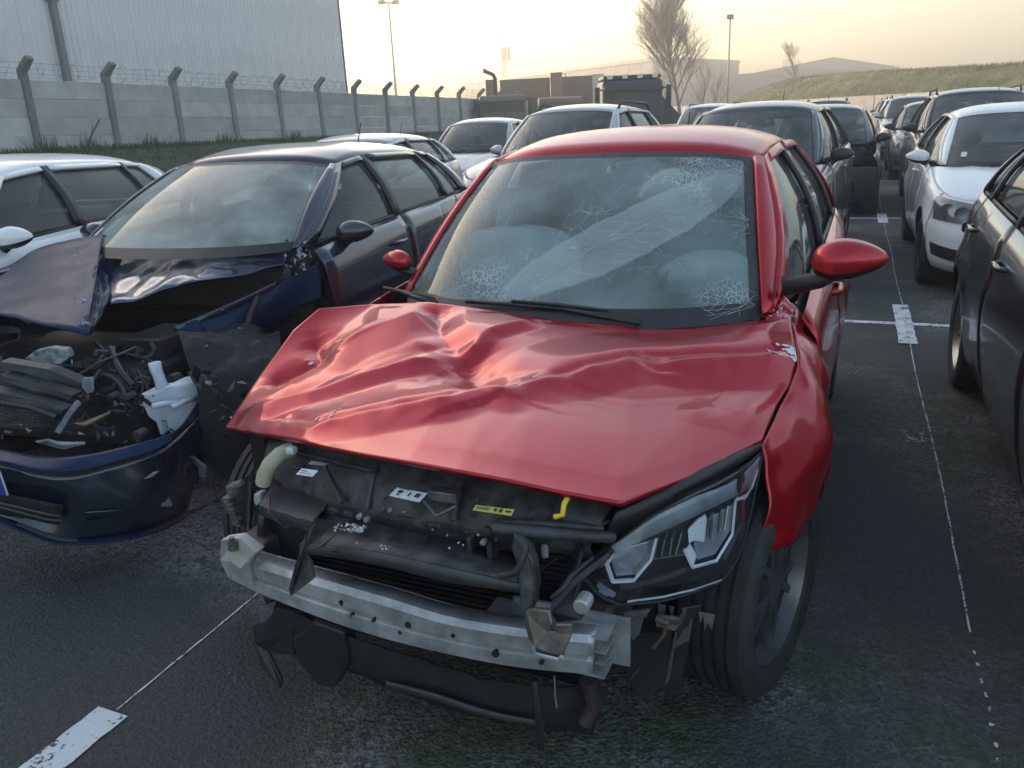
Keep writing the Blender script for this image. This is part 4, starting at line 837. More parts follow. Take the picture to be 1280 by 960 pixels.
    Gh = [[(0.448,-0.625,0.617),(0.448,-0.625,0.617),(0.448,-0.625,0.617),(0.448,-0.625,0.617),(0.448,-0.625,0.616),(0.448,-0.625,0.616),(0.448,-0.625,0.616),(0.448,-0.625,0.616),(0.448,-0.625,0.616),(0.448,-0.625,0.615),(0.448,-0.625,0.615),(0.448,-0.625,0.615),(0.448,-0.625,0.615)],[(0.458,-0.622,0.629),(0.458,-0.622,0.627),(0.457,-0.622,0.625),(0.457,-0.622,0.623),(0.457,-0.622,0.621),(0.457,-0.622,0.619),(0.457,-0.622,0.616),(0.457,-0.622,0.614),(0.457,-0.622,0.612),(0.457,-0.622,0.61),(0.457,-0.622,0.608),(0.457,-0.622,0.605),(0.457,-0.622,0.603)],[(0.467,-0.619,0.642),(0.467,-0.619,0.637),(0.466,-0.619,0.633),(0.466,-0.619,0.629),(0.466,-0.619,0.625),(0.466,-0.619,0.621),(0.466,-0.619,0.617),(0.466,-0.619,0.613),(0.465,-0.619,0.608),(0.465,-0.619,0.604),(0.465,-0.619,0.6),(0.465,-0.619,0.596),(0.465,-0.619,0.592)],[(0.476,-0.616,0.654),(0.476,-0.616,0.648),(0.475,-0.616,0.641),(0.475,-0.616,0.635),(0.475,-0.616,0.629),(0.475,-0.616,0.623),(0.474,-0.616,0.617),(0.474,-0.616,0.611),(0.474,-0.616,0.605),(0.474,-0.616,0.599),(0.474,-0.616,0.593),(0.473,-0.616,0.586),(0.473,-0.616,0.58)],[(0.485,-0.613,0.666),(0.485,-0.613,0.658),(0.484,-0.613,0.65),(0.484,-0.613,0.642),(0.484,-0.613,0.634),(0.484,-0.613,0.626),(0.483,-0.613,0.617),(0.483,-0.613,0.609),(0.483,-0.613,0.601),(0.482,-0.613,0.593),(0.482,-0.613,0.585),(0.482,-0.613,0.577),(0.481,-0.613,0.569)],[(0.495,-0.609,0.675),(0.494,-0.609,0.666),(0.494,-0.609,0.656),(0.494,-0.61,0.648),(0.493,-0.61,0.638),(0.493,-0.61,0.628),(0.492,-0.61,0.619),(0.492,-0.61,0.609),(0.492,-0.61,0.6),(0.491,-0.61,0.59),(0.491,-0.61,0.58),(0.49,-0.61,0.57),(0.49,-0.611,0.561)],[(0.506,-0.606,0.684),(0.505,-0.606,0.674),(0.504,-0.606,0.663),(0.504,-0.606,0.653),(0.503,-0.606,0.642),(0.503,-0.607,0.632),(0.502,-0.607,0.621),(0.501,-0.607,0.61),(0.501,-0.607,0.6),(0.5,-0.607,0.589),(0.499,-0.607,0.578),(0.499,-0.608,0.568),(0.498,-0.608,0.557)],[(0.516,-0.602,0.693),(0.515,-0.602,0.681),(0.515,-0.603,0.67),(0.514,-0.603,0.658),(0.513,-0.603,0.647),(0.512,-0.603,0.635),(0.511,-0.603,0.623),(0.511,-0.604,0.612),(0.51,-0.604,0.6),(0.509,-0.604,0.588),(0.508,-0.604,0.576),(0.508,-0.605,0.564),(0.507,-0.605,0.552)],[(0.527,-0.598,0.701),(0.526,-0.599,0.689),(0.525,-0.599,0.676),(0.524,-0.599,0.663),(0.523,-0.6,0.651),(0.522,-0.6,0.638),(0.521,-0.6,0.625),(0.52,-0.601,0.613),(0.519,-0.601,0.6),(0.518,-0.601,0.587),(0.517,-0.602,0.574),(0.516,-0.602,0.561),(0.515,-0.602,0.548)],[(0.538,-0.595,0.71),(0.536,-0.595,0.696),(0.535,-0.596,0.683),(0.534,-0.596,0.669),(0.533,-0.596,0.655),(0.532,-0.597,0.642),(0.531,-0.597,0.628),(0.53,-0.597,0.614),(0.529,-0.598,0.6),(0.527,-0.598,0.586),(0.526,-0.599,0.572),(0.525,-0.599,0.558),(0.524,-0.599,0.543)],[(0.549,-0.591,0.72),(0.548,-0.591,0.705),(0.548,-0.591,0.691),(0.547,-0.592,0.677),(0.547,-0.592,0.663),(0.546,-0.592,0.649),(0.546,-0.592,0.634),(0.545,-0.592,0.619),(0.545,-0.592,0.605),(0.545,-0.593,0.59),(0.544,-0.593,0.576),(0.544,-0.593,0.561),(0.543,-0.593,0.546)],[(0.56,-0.587,0.73),(0.56,-0.587,0.715),(0.56,-0.587,0.7),(0.56,-0.587,0.685),(0.561,-0.587,0.67),(0.561,-0.587,0.655),(0.561,-0.587,0.64),(0.561,-0.587,0.625),(0.562,-0.587,0.61),(0.562,-0.587,0.594),(0.562,-0.587,0.579),(0.562,-0.587,0.563),(0.563,-0.587,0.548)],[(0.57,-0.582,0.739),(0.571,-0.581,0.723),(0.572,-0.58,0.707),(0.573,-0.58,0.692),(0.574,-0.579,0.676),(0.575,-0.579,0.66),(0.575,-0.578,0.644),(0.576,-0.577,0.628),(0.577,-0.577,0.612),(0.578,-0.576,0.595),(0.579,-0.575,0.578),(0.58,-0.575,0.562),(0.58,-0.574,0.545)],[(0.58,-0.573,0.746),(0.581,-0.572,0.73),(0.583,-0.571,0.713),(0.584,-0.57,0.697),(0.586,-0.569,0.68),(0.587,-0.568,0.663),(0.589,-0.566,0.646),(0.59,-0.565,0.629),(0.592,-0.564,0.612),(0.593,-0.563,0.595),(0.595,-0.562,0.577),(0.596,-0.561,0.56),(0.598,-0.56,0.542)],[(0.592,-0.563,0.753),(0.594,-0.561,0.736),(0.596,-0.56,0.719),(0.598,-0.559,0.702),(0.599,-0.557,0.684),(0.601,-0.556,0.667),(0.603,-0.555,0.649),(0.605,-0.553,0.631),(0.606,-0.552,0.614),(0.608,-0.551,0.596),(0.61,-0.549,0.578),(0.612,-0.548,0.56),(0.614,-0.547,0.542)],[(0.607,-0.55,0.758),(0.609,-0.549,0.741),(0.61,-0.547,0.723),(0.612,-0.546,0.706),(0.614,-0.545,0.688),(0.616,-0.544,0.671),(0.617,-0.542,0.653),(0.619,-0.541,0.635),(0.621,-0.54,0.617),(0.623,-0.539,0.599),(0.625,-0.538,0.58),(0.626,-0.536,0.561),(0.628,-0.535,0.543)],[(0.621,-0.537,0.764),(0.623,-0.536,0.746),(0.625,-0.535,0.729),(0.627,-0.534,0.711),(0.628,-0.533,0.693),(0.63,-0.532,0.675),(0.632,-0.53,0.656),(0.634,-0.529,0.638),(0.635,-0.528,0.62),(0.637,-0.527,0.601),(0.639,-0.526,0.583),(0.641,-0.525,0.564),(0.643,-0.523,0.544)],[(0.636,-0.525,0.77),(0.638,-0.524,0.752),(0.64,-0.523,0.734),(0.641,-0.521,0.715),(0.643,-0.52,0.697),(0.645,-0.519,0.679),(0.646,-0.518,0.66),(0.648,-0.517,0.641),(0.65,-0.516,0.623),(0.652,-0.515,0.604),(0.654,-0.514,0.585),(0.655,-0.513,0.566),(0.657,-0.512,0.547)],[(0.651,-0.512,0.775),(0.653,-0.511,0.757),(0.654,-0.51,0.739),(0.656,-0.509,0.72),(0.658,-0.508,0.701),(0.659,-0.507,0.683),(0.661,-0.506,0.664),(0.663,-0.505,0.645),(0.665,-0.504,0.626),(0.666,-0.503,0.607),(0.668,-0.502,0.587),(0.67,-0.501,0.568),(0.672,-0.5,0.548)],[(0.666,-0.499,0.781),(0.667,-0.497,0.761),(0.668,-0.496,0.743),(0.669,-0.494,0.723),(0.671,-0.492,0.704),(0.672,-0.491,0.685),(0.673,-0.489,0.665),(0.674,-0.487,0.645),(0.676,-0.486,0.625),(0.677,-0.484,0.605),(0.678,-0.483,0.585),(0.68,-0.481,0.564),(0.681,-0.479,0.543)],[(0.678,-0.47,0.778),(0.679,-0.469,0.759),(0.68,-0.468,0.74),(0.681,-0.467,0.72),(0.682,-0.466,0.701),(0.683,-0.465,0.681),(0.684,-0.464,0.661),(0.685,-0.463,0.641),(0.686,-0.462,0.621),(0.687,-0.461,0.601),(0.688,-0.46,0.58),(0.689,-0.459,0.56),(0.69,-0.459,0.54)],[(0.691,-0.441,0.776),(0.691,-0.441,0.757),(0.692,-0.44,0.737),(0.693,-0.44,0.718),(0.694,-0.44,0.698),(0.694,-0.44,0.678),(0.695,-0.439,0.658),(0.696,-0.439,0.638),(0.697,-0.439,0.618),(0.698,-0.439,0.598),(0.698,-0.438,0.577),(0.699,-0.438,0.556),(0.7,-0.438,0.535)],[(0.704,-0.412,0.775),(0.704,-0.412,0.755),(0.705,-0.413,0.736),(0.705,-0.413,0.716),(0.706,-0.414,0.696),(0.706,-0.414,0.676),(0.707,-0.414,0.655),(0.707,-0.415,0.635),(0.708,-0.415,0.614),(0.708,-0.416,0.594),(0.709,-0.416,0.573),(0.709,-0.417,0.552),(0.71,-0.417,0.531)],[(0.714,-0.389,0.775),(0.714,-0.39,0.755),(0.715,-0.391,0.736),(0.715,-0.392,0.716),(0.715,-0.393,0.696),(0.716,-0.393,0.676),(0.716,-0.394,0.656),(0.716,-0.395,0.636),(0.717,-0.396,0.616),(0.717,-0.397,0.595),(0.717,-0.398,0.575),(0.718,-0.399,0.554),(0.718,-0.4,0.534)],[(0.722,-0.372,0.776),(0.722,-0.374,0.758),(0.722,-0.375,0.738),(0.722,-0.376,0.719),(0.723,-0.377,0.7),(0.723,-0.378,0.681),(0.723,-0.379,0.661),(0.723,-0.38,0.642),(0.724,-0.381,0.622),(0.724,-0.382,0.602),(0.724,-0.383,0.582),(0.724,-0.384,0.562),(0.725,-0.386,0.543)],[(0.729,-0.349,0.775),(0.729,-0.353,0.757),(0.729,-0.356,0.74),(0.73,-0.359,0.722),(0.73,-0.361,0.704),(0.73,-0.362,0.685),(0.73,-0.364,0.666),(0.73,-0.365,0.647),(0.731,-0.366,0.628),(0.731,-0.368,0.609),(0.731,-0.369,0.59),(0.731,-0.37,0.571),(0.731,-0.371,0.551)],[(0.733,-0.306,0.765),(0.734,-0.31,0.748),(0.734,-0.314,0.731),(0.734,-0.317,0.713),(0.735,-0.321,0.696),(0.735,-0.325,0.679),(0.735,-0.329,0.662),(0.736,-0.333,0.644),(0.736,-0.337,0.627),(0.736,-0.341,0.61),(0.737,-0.345,0.592),(0.737,-0.349,0.575),(0.737,-0.353,0.558)],[(0.738,-0.262,0.754),(0.739,-0.267,0.738),(0.739,-0.271,0.721),(0.739,-0.276,0.705),(0.739,-0.28,0.688),(0.74,-0.285,0.671),(0.74,-0.289,0.655),(0.74,-0.294,0.638),(0.74,-0.298,0.621),(0.741,-0.303,0.605),(0.741,-0.307,0.588),(0.741,-0.312,0.571),(0.741,-0.316,0.554)],[(0.742,-0.235,0.751),(0.742,-0.24,0.736),(0.742,-0.244,0.721),(0.742,-0.249,0.707),(0.742,-0.254,0.692),(0.742,-0.258,0.677),(0.742,-0.263,0.662),(0.743,-0.268,0.647),(0.743,-0.272,0.632),(0.743,-0.277,0.617),(0.743,-0.282,0.603),(0.743,-0.286,0.587),(0.743,-0.291,0.573)],[(0.745,-0.208,0.748),(0.745,-0.213,0.735),(0.745,-0.218,0.722),(0.745,-0.222,0.709),(0.745,-0.227,0.696),(0.745,-0.232,0.683),(0.745,-0.237,0.67),(0.745,-0.242,0.657),(0.745,-0.247,0.644),(0.745,-0.251,0.631),(0.745,-0.256,0.618),(0.745,-0.261,0.605),(0.745,-0.266,0.592)],[(0.749,-0.181,0.745),(0.748,-0.186,0.734),(0.748,-0.191,0.723),(0.748,-0.196,0.712),(0.748,-0.201,0.701),(0.748,-0.206,0.689),(0.748,-0.211,0.678),(0.748,-0.216,0.667),(0.748,-0.221,0.656),(0.748,-0.226,0.645),(0.747,-0.231,0.634),(0.747,-0.236,0.623),(0.747,-0.241,0.612)],[(0.752,-0.154,0.743),(0.752,-0.159,0.733),(0.752,-0.164,0.724),(0.752,-0.169,0.715),(0.751,-0.174,0.705),(0.751,-0.18,0.696),(0.751,-0.185,0.687),(0.751,-0.19,0.678),(0.75,-0.195,0.668),(0.75,-0.2,0.659),(0.75,-0.206,0.65),(0.75,-0.211,0.641),(0.749,-0.216,0.632)],[(0.754,-0.138,0.741),(0.754,-0.143,0.734),(0.754,-0.148,0.726),(0.754,-0.152,0.719),(0.753,-0.157,0.711),(0.753,-0.162,0.704),(0.753,-0.166,0.696),(0.753,-0.171,0.689),(0.752,-0.176,0.682),(0.752,-0.18,0.674),(0.752,-0.185,0.667),(0.751,-0.19,0.659),(0.751,-0.195,0.652)],[(0.755,-0.135,0.741),(0.755,-0.138,0.735),(0.755,-0.141,0.729),(0.754,-0.145,0.723),(0.754,-0.148,0.718),(0.754,-0.152,0.712),(0.754,-0.155,0.706),(0.754,-0.159,0.701),(0.753,-0.163,0.695),(0.753,-0.166,0.689),(0.753,-0.17,0.684),(0.753,-0.173,0.678),(0.753,-0.177,0.673)],[(0.756,-0.132,0.741),(0.756,-0.134,0.737),(0.755,-0.136,0.732),(0.755,-0.138,0.728),(0.755,-0.14,0.724),(0.755,-0.142,0.72),(0.755,-0.145,0.717),(0.755,-0.147,0.713),(0.754,-0.149,0.708),(0.754,-0.152,0.705),(0.754,-0.154,0.701),(0.754,-0.156,0.697),(0.754,-0.159,0.693)],[(0.756,-0.128,0.74),(0.756,-0.129,0.738),(0.756,-0.13,0.736),(0.756,-0.131,0.733),(0.756,-0.132,0.731),(0.756,-0.134,0.729),(0.756,-0.135,0.727),(0.756,-0.136,0.725),(0.756,-0.137,0.723),(0.756,-0.138,0.72),(0.756,-0.139,0.718),(0.756,-0.14,0.716),(0.755,-0.141,0.714)],[(0.757,-0.125,0.74),(0.757,-0.125,0.74),(0.757,-0.125,0.739),(0.757,-0.125,0.739),(0.757,-0.125,0.738),(0.757,-0.125,0.738),(0.757,-0.125,0.738),(0.757,-0.125,0.737),(0.757,-0.125,0.737),(0.757,-0.125,0.737),(0.757,-0.125,0.736),(0.757,-0.125,0.736),(0.757,-0.125,0.736)]]
    Gh = np.array(Gh); bl_ = np.sin(np.linspace(0, math.pi, Gh.shape[1]))[None]*.022*np.sin(np.linspace(0, math.pi, Gh.shape[0]))[:, None]**.4; Gh[..., 1] -= bl_; back = Gh.copy(); back[..., 1] += bl_+np.linspace(.09, .022, Gh.shape[0])[:, None]
    hd = grid('headlight', back, M_black, par, sharp=40)
    grid('lamp_cover', Gh, glass('clear_lens', (.90, .92, .95), .02, (.4, .42, .48)), hd)
    sidew = np.concatenate([Gh[:, 0], Gh[::-1, -1], Gh[:1, 0]]); grid('lamp_rim', [[p, p+np.array([0, .018, 0])] for p in sidew], M_black, hd, solid=.003)
    M_led = simple('led_rim', (.88, .92, 1.0), .2, 0, var=.05, bump=0, coat=1)
    def ribbon(name, pts, w_, mat, dy=.03, depth=.03):
        P = [Vector(p)+Vector((0, dy, 0)) for p in pts]; b = MB()
        for i in range(len(P)-1):
            d = (P[i+1]-P[i]).normalized(); s_ = Vector((-d.z, 0, d.x)).normalized()*w_
            q = [P[i]-s_, P[i]+s_, P[i+1]+s_, P[i+1]-s_]; b.add(q+[p+Vector((0, depth, 0)) for p in q], [(0, 1, 2, 3), (7, 6, 5, 4), (0, 4, 5, 1), (1, 5, 6, 2), (2, 6, 7, 3), (3, 7, 4, 0)])
        return b.build(name, mat, hd)
    ribbon('led_rim', [(0.492, -0.61, 0.632), (0.505, -0.606, 0.587), (0.548, -0.591, 0.59), (0.582, -0.572, 0.638), (0.59, -0.565, 0.684)], .0028, M_led, dy=.022, depth=.010)
    ribbon('led_rim', [(0.643, -0.521, 0.646), (0.66, -0.508, 0.597), (0.699, -0.437, 0.581), (0.725, -0.379, 0.625), (0.727, -0.367, 0.705)], .0028, M_led, dy=.022, depth=.010)
    ribbon('led_rim', [(0.58, -0.574, 0.683), (0.577, -0.576, 0.646), (0.548, -0.591, 0.6)], .0045, M_lampin, dy=.034)
    ribbon('light_guide', [(0.497, -0.608, 0.648), (0.492, -0.61, 0.632), (0.502, -0.607, 0.655)], .006, M_white_lens, dy=.032)
    M_lensgrey = simple('projector_lens', (.34, .37, .42), .08, .2, var=.25, scale=20, coat=1)
    def fill(name, pts, mat, dy): 
        P = [Vector(p)+Vector((0, dy, 0)) for p in pts]; n = len(P); b = MB(); b.add(P+[p+Vector((0, .02, 0)) for p in P], [tuple(range(n)), tuple(range(2*n-1, n-1, -1))]+[(i, n+i, n+(i+1) % n, (i+1) % n) for i in range(n)]); return b.build(name, mat, hd, bevel=.003)
    fill('projector_lens', [(0.503, -0.607, 0.655), (0.496, -0.609, 0.633), (0.507, -0.605, 0.591), (0.546, -0.592, 0.595), (0.577, -0.576, 0.642), (0.582, -0.572, 0.678), (0.545, -0.592, 0.669)], M_lensgrey, .040)
    fill('projector_lens', [(0.657, -0.51, 0.644), (0.665, -0.504, 0.604), (0.695, -0.444, 0.591), (0.72, -0.388, 0.63), (0.723, -0.377, 0.693), (0.688, -0.453, 0.692), (0.658, -0.508, 0.682)], M_lensgrey, .042)
    fill('reflector', [(0.647, -0.517, 0.691), (0.65, -0.515, 0.655), (0.66, -0.507, 0.661), (0.677, -0.481, 0.646), (0.679, -0.474, 0.694), (0.675, -0.481, 0.709), (0.662, -0.504, 0.707)], M_white_lens, .028)
    fill('reflector', [(0.645, -0.519, 0.645), (0.661, -0.507, 0.6), (0.664, -0.505, 0.616), (0.65, -0.515, 0.651)], M_white_lens, .028)
    for (a_, c_) in (((0.591, -0.565, 0.675), (0.585, -0.57, 0.638)), ((0.605, -0.553, 0.678), (0.599, -0.557, 0.638)), ((0.619, -0.54, 0.681), (0.615, -0.545, 0.637)), ((0.636, -0.526, 0.685), (0.626, -0.536, 0.636)), ((0.687, -0.453, 0.701), (0.688, -0.457, 0.641)), ((0.702, -0.421, 0.701), (0.701, -0.427, 0.644)), ((0.714, -0.395, 0.7), (0.71, -0.409, 0.646)), ((0.684, -0.463, 0.699), (0.682, -0.468, 0.652))): ribbon('louvre', [a_, c_], .0016, M_lampin, dy=.030)
    ribbon('louvre', [(0.585, -0.57, 0.636), (0.644, -0.521, 0.631)], .0016, M_lampin, dy=.03)
    # daylight band along the top
    bu = spl([(0.497, -0.608, 0.673), (0.545, -0.592, 0.706), (0.595, -0.561, 0.743), (0.661, -0.504, 0.767), (0.715, -0.388, 0.756), (0.742, -0.238, 0.738), (0.755, -0.14, 0.73)], 30); bl = spl([(0.495, -0.609, 0.649), (0.545, -0.592, 0.678), (0.595, -0.561, 0.699), (0.662, -0.504, 0.723), (0.721, -0.379, 0.717), (0.744, -0.238, 0.686), (0.755, -0.15, 0.705)], 30)
    grid('light_guide', [[u_+np.array([0, .022, 0]), (u_+l_)/2+np.array([0, .030, 0]), l_+np.array([0, .024, 0])] for u_, l_ in zip(bu, bl)], simple('grey_light_guide', (.30, .34, .41), .3, .2, var=.2, scale=25), hd, solid=.004)
    ribbon('light_guide', [(0.726, -0.369, 0.706), (0.739, -0.287, 0.676), (0.746, -0.226, 0.677), (0.755, -0.14, 0.716)], .0022, M_white_lens, dy=.020)
    ribbon('light_guide', [(0.54, -0.594, 0.548), (0.607, -0.553, 0.549), (0.667, -0.504, 0.551), (0.713, -0.411, 0.53)], .0016, M_white_lens, dy=.006, depth=.004)
    ribbon('light_guide', [(0.47, -0.617, 0.574), (0.506, -0.605, 0.546)], .0035, simple('dull_lens', (.25, .28, .33), .3), dy=.012)
    ribbon('lamp_moulding', [(0.518, -0.601, 0.563), (0.596, -0.561, 0.576), (0.645, -0.52, 0.588), (0.709, -0.416, 0.568), (0.734, -0.36, 0.625)], .006, M_grey_pl, dy=.040)
    # dark gap between bonnet and lamp, seal
    rowgrid('lamp_seal', [[(0.519, -0.6, 0.768), (0.597, -0.5, 0.786), (0.682, -0.3, 0.783), (0.748, -0.1, 0.759)], [(0.487, -0.6, 0.691), (0.585, -0.52, 0.725), (0.675, -0.36, 0.746), (0.755, -0.12, 0.751)]], M_black, nz=.003)
    tube_obj('seal_edge', [(0.484, -0.6, 0.734), (0.552, -0.53, 0.736), (0.588, -0.46, 0.751), (0.653, -0.34, 0.753), (0.705, -0.2, 0.748)], .004, M_grey_pl, par, 6)
    # broken bits under the lamp and below the bar
    M_torn = simple('torn_grey_plastic', (.10, .098, .10), .6, var=.4, scale=20, bump=.5)
    plate('torn_bracket', [(0.536, -0.6, 0.526), (0.587, -0.58, 0.531), (0.579, -0.58, 0.51), (0.575, -0.58, 0.514), (0.564, -0.58, 0.465), (0.552, -0.58, 0.445), (0.53, -0.6, 0.498)], M_torn, .012)
    plate('torn_bracket', [(0.597, -0.56, 0.507), (0.643, -0.54, 0.499), (0.652, -0.53, 0.515), (0.647, -0.53, 0.48), (0.635, -0.54, 0.463), (0.597, -0.56, 0.479)], M_torn, .012)
    plate('torn_bracket', [(0.626, -0.5, 0.434), (0.61, -0.5, 0.336), (0.604, -0.5, 0.275), (0.616, -0.5, 0.301), (0.631, -0.5, 0.428)], M_torn, .006)
    plate('wheel_guard', [(0.633, -0.45, 0.468), (0.671, -0.42, 0.464), (0.655, -0.43, 0.431), (0.651, -0.45, 0.385), (0.634, -0.46, 0.253), (0.6, -0.48, 0.229), (0.611, -0.48, 0.366)], M_black, .01)
    plate('side_support', [(0.528, -0.55, 0.437), (0.615, -0.53, 0.451), (0.611, -0.53, 0.314), (0.573, -0.55, 0.26), (0.531, -0.56, 0.315)], M_dark, .06)
    b = MB()
    for k in range(11):
        x_ = rr.uniform(.56, .72); b.add([(x_, -.50, .50), (x_+.012, -.50, .50), (x_+.006, -.505, .50-rr.uniform(.02, .05))], [(0, 1, 2)])
    b.build('torn_edge', M_torn, par)

    tube_obj('loose_cable', [(0.599, -0.57, 0.508), (0.623, -0.57, 0.503), (0.615, -0.56, 0.464), (0.594, -0.57, 0.431)], .005, simple('rust_brown_cable', (.14, .07, .05), .6), par)
    tube_obj('loose_cable', [(0.572, -0.6, 0.398), (0.554, -0.62, 0.373), (0.545, -0.62, 0.313)], .004, M_black, par)
    tube_obj('loose_cable', [(0.377, -0.74, 0.414), (0.387, -0.75, 0.362), (0.389, -0.75, 0.31), (0.39, -0.75, 0.247)], .009, M_black, par)
    tube_obj('loose_cable', [(0.432, -0.76, 0.453), (0.434, -0.765, 0.407), (0.437, -0.765, 0.378)], .0018, simple('green_wire', (.12, .20, .12)), par, 5)
    tube_obj('drain_hose', [(0.471, -0.66, 0.38), (0.477, -0.64, 0.302), (0.46, -0.66, 0.259)], .018, simple('brown_rubber', (.045, .028, .028), .6), par)
    rowgrid('undertray', [[(-0.452, -0.62, 0.372), (-0.196, -0.66, 0.346), (0.089, -0.68, 0.338), (0.316, -0.68, 0.342), (0.498, -0.6, 0.321)], [(-0.42, -0.62, 0.242), (-0.184, -0.66, 0.253), (0.082, -0.68, 0.249), (0.312, -0.68, 0.258), (0.469, -0.6, 0.213)], [(-0.383, -0.6, 0.198), (-0.091, -0.66, 0.229), (0.102, -0.68, 0.222), (0.331, -0.68, 0.23), (0.459, -0.6, 0.18)]], M_dark, nz=.012)
    rowgrid('undertray_lip', [[(-0.034, -0.7, 0.272), (0.101, -0.71, 0.282), (0.246, -0.71, 0.273), (0.38, -0.7, 0.274)], [(-0.031, -0.7, 0.256), (0.099, -0.71, 0.263), (0.245, -0.71, 0.255), (0.379, -0.7, 0.258)]], M_grey_pl)
    plate('splash_shield', [(-0.491, -0.64, 0.284), (-0.446, -0.64, 0.309), (-0.395, -0.64, 0.36), (-0.308, -0.64, 0.355), (-0.353, -0.64, 0.296), (-0.361, -0.64, 0.214), (-0.392, -0.64, 0.216), (-0.45, -0.64, 0.21), (-0.399, -0.66, 0.142), (-0.409, -0.66, 0.113), (-0.467, -0.66, 0.168), (-0.486, -0.65, 0.233)], M_black, .01)
    plate('splash_shield', [(-0.328, -0.68, 0.309), (-0.245, -0.68, 0.381), (-0.156, -0.68, 0.369), (-0.153, -0.68, 0.276), (-0.214, -0.68, 0.182), (-0.264, -0.68, 0.178), (-0.317, -0.68, 0.233)], M_black, .05, bevel=.01)
    plate('hanging_strap', [(-0.461, -0.64, 0.345), (-0.395, -0.64, 0.38), (-0.438, -0.64, 0.276), (-0.467, -0.64, 0.264)], M_torn, .005)
    # left lamp mount (picture left)
    plate('lamp_mount', [(-0.626, -0.52, 0.624), (-0.594, -0.5, 0.632), (-0.596, -0.46, 0.636), (-0.591, -0.46, 0.587), (-0.602, -0.47, 0.558), (-0.601, -0.47, 0.519), (-0.613, -0.48, 0.493), (-0.62, -0.5, 0.495), (-0.621, -0.5, 0.513), (-0.605, -0.5, 0.533), (-0.618, -0.51, 0.546), (-0.612, -0.51, 0.565), (-0.615, -0.52, 0.58), (-0.617, -0.52, 0.598)], simple('grey_mount', (.15, .155, .16), .5, .2, var=.4, scale=25), .03)
    plate('mount_clip', [(-0.607, -0.54, 0.631), (-0.561, -0.53, 0.649), (-0.555, -0.53, 0.64), (-0.601, -0.54, 0.62)], M_torn, .02)
    plate('white_clip', [(-0.501, -0.55, 0.633), (-0.476, -0.55, 0.64), (-0.478, -0.55, 0.61), (-0.5, -0.55, 0.595), (-0.505, -0.55, 0.611)], simple('clip_plastic', (.36, .37, .38), .5), .03, bevel=.006)
    b = MB()
    for k in range(7):
        p = Vector((-0.607, -0.53, 0.596)).lerp(Vector((-0.609, -0.5, 0.49)), k/7); b.box(p.x-.016, p.x+.012, p.y-.012, p.y+.01, p.z-.004, p.z+.004)
    b.build('mount_tooth', M_torn, par)
    tube_obj('loom', [(-0.55, -0.5, 0.638), (-0.55, -0.52, 0.566), (-0.546, -0.54, 0.514), (-0.517, -0.56, 0.495)], .008, M_black, par)
    tube_obj('loom', [(-0.352, -0.55, 0.736), (-0.334, -0.56, 0.734), (-0.316, -0.56, 0.739), (-0.316, -0.55, 0.744)], .004, M_black, par)
    return par
red = red_wreck()

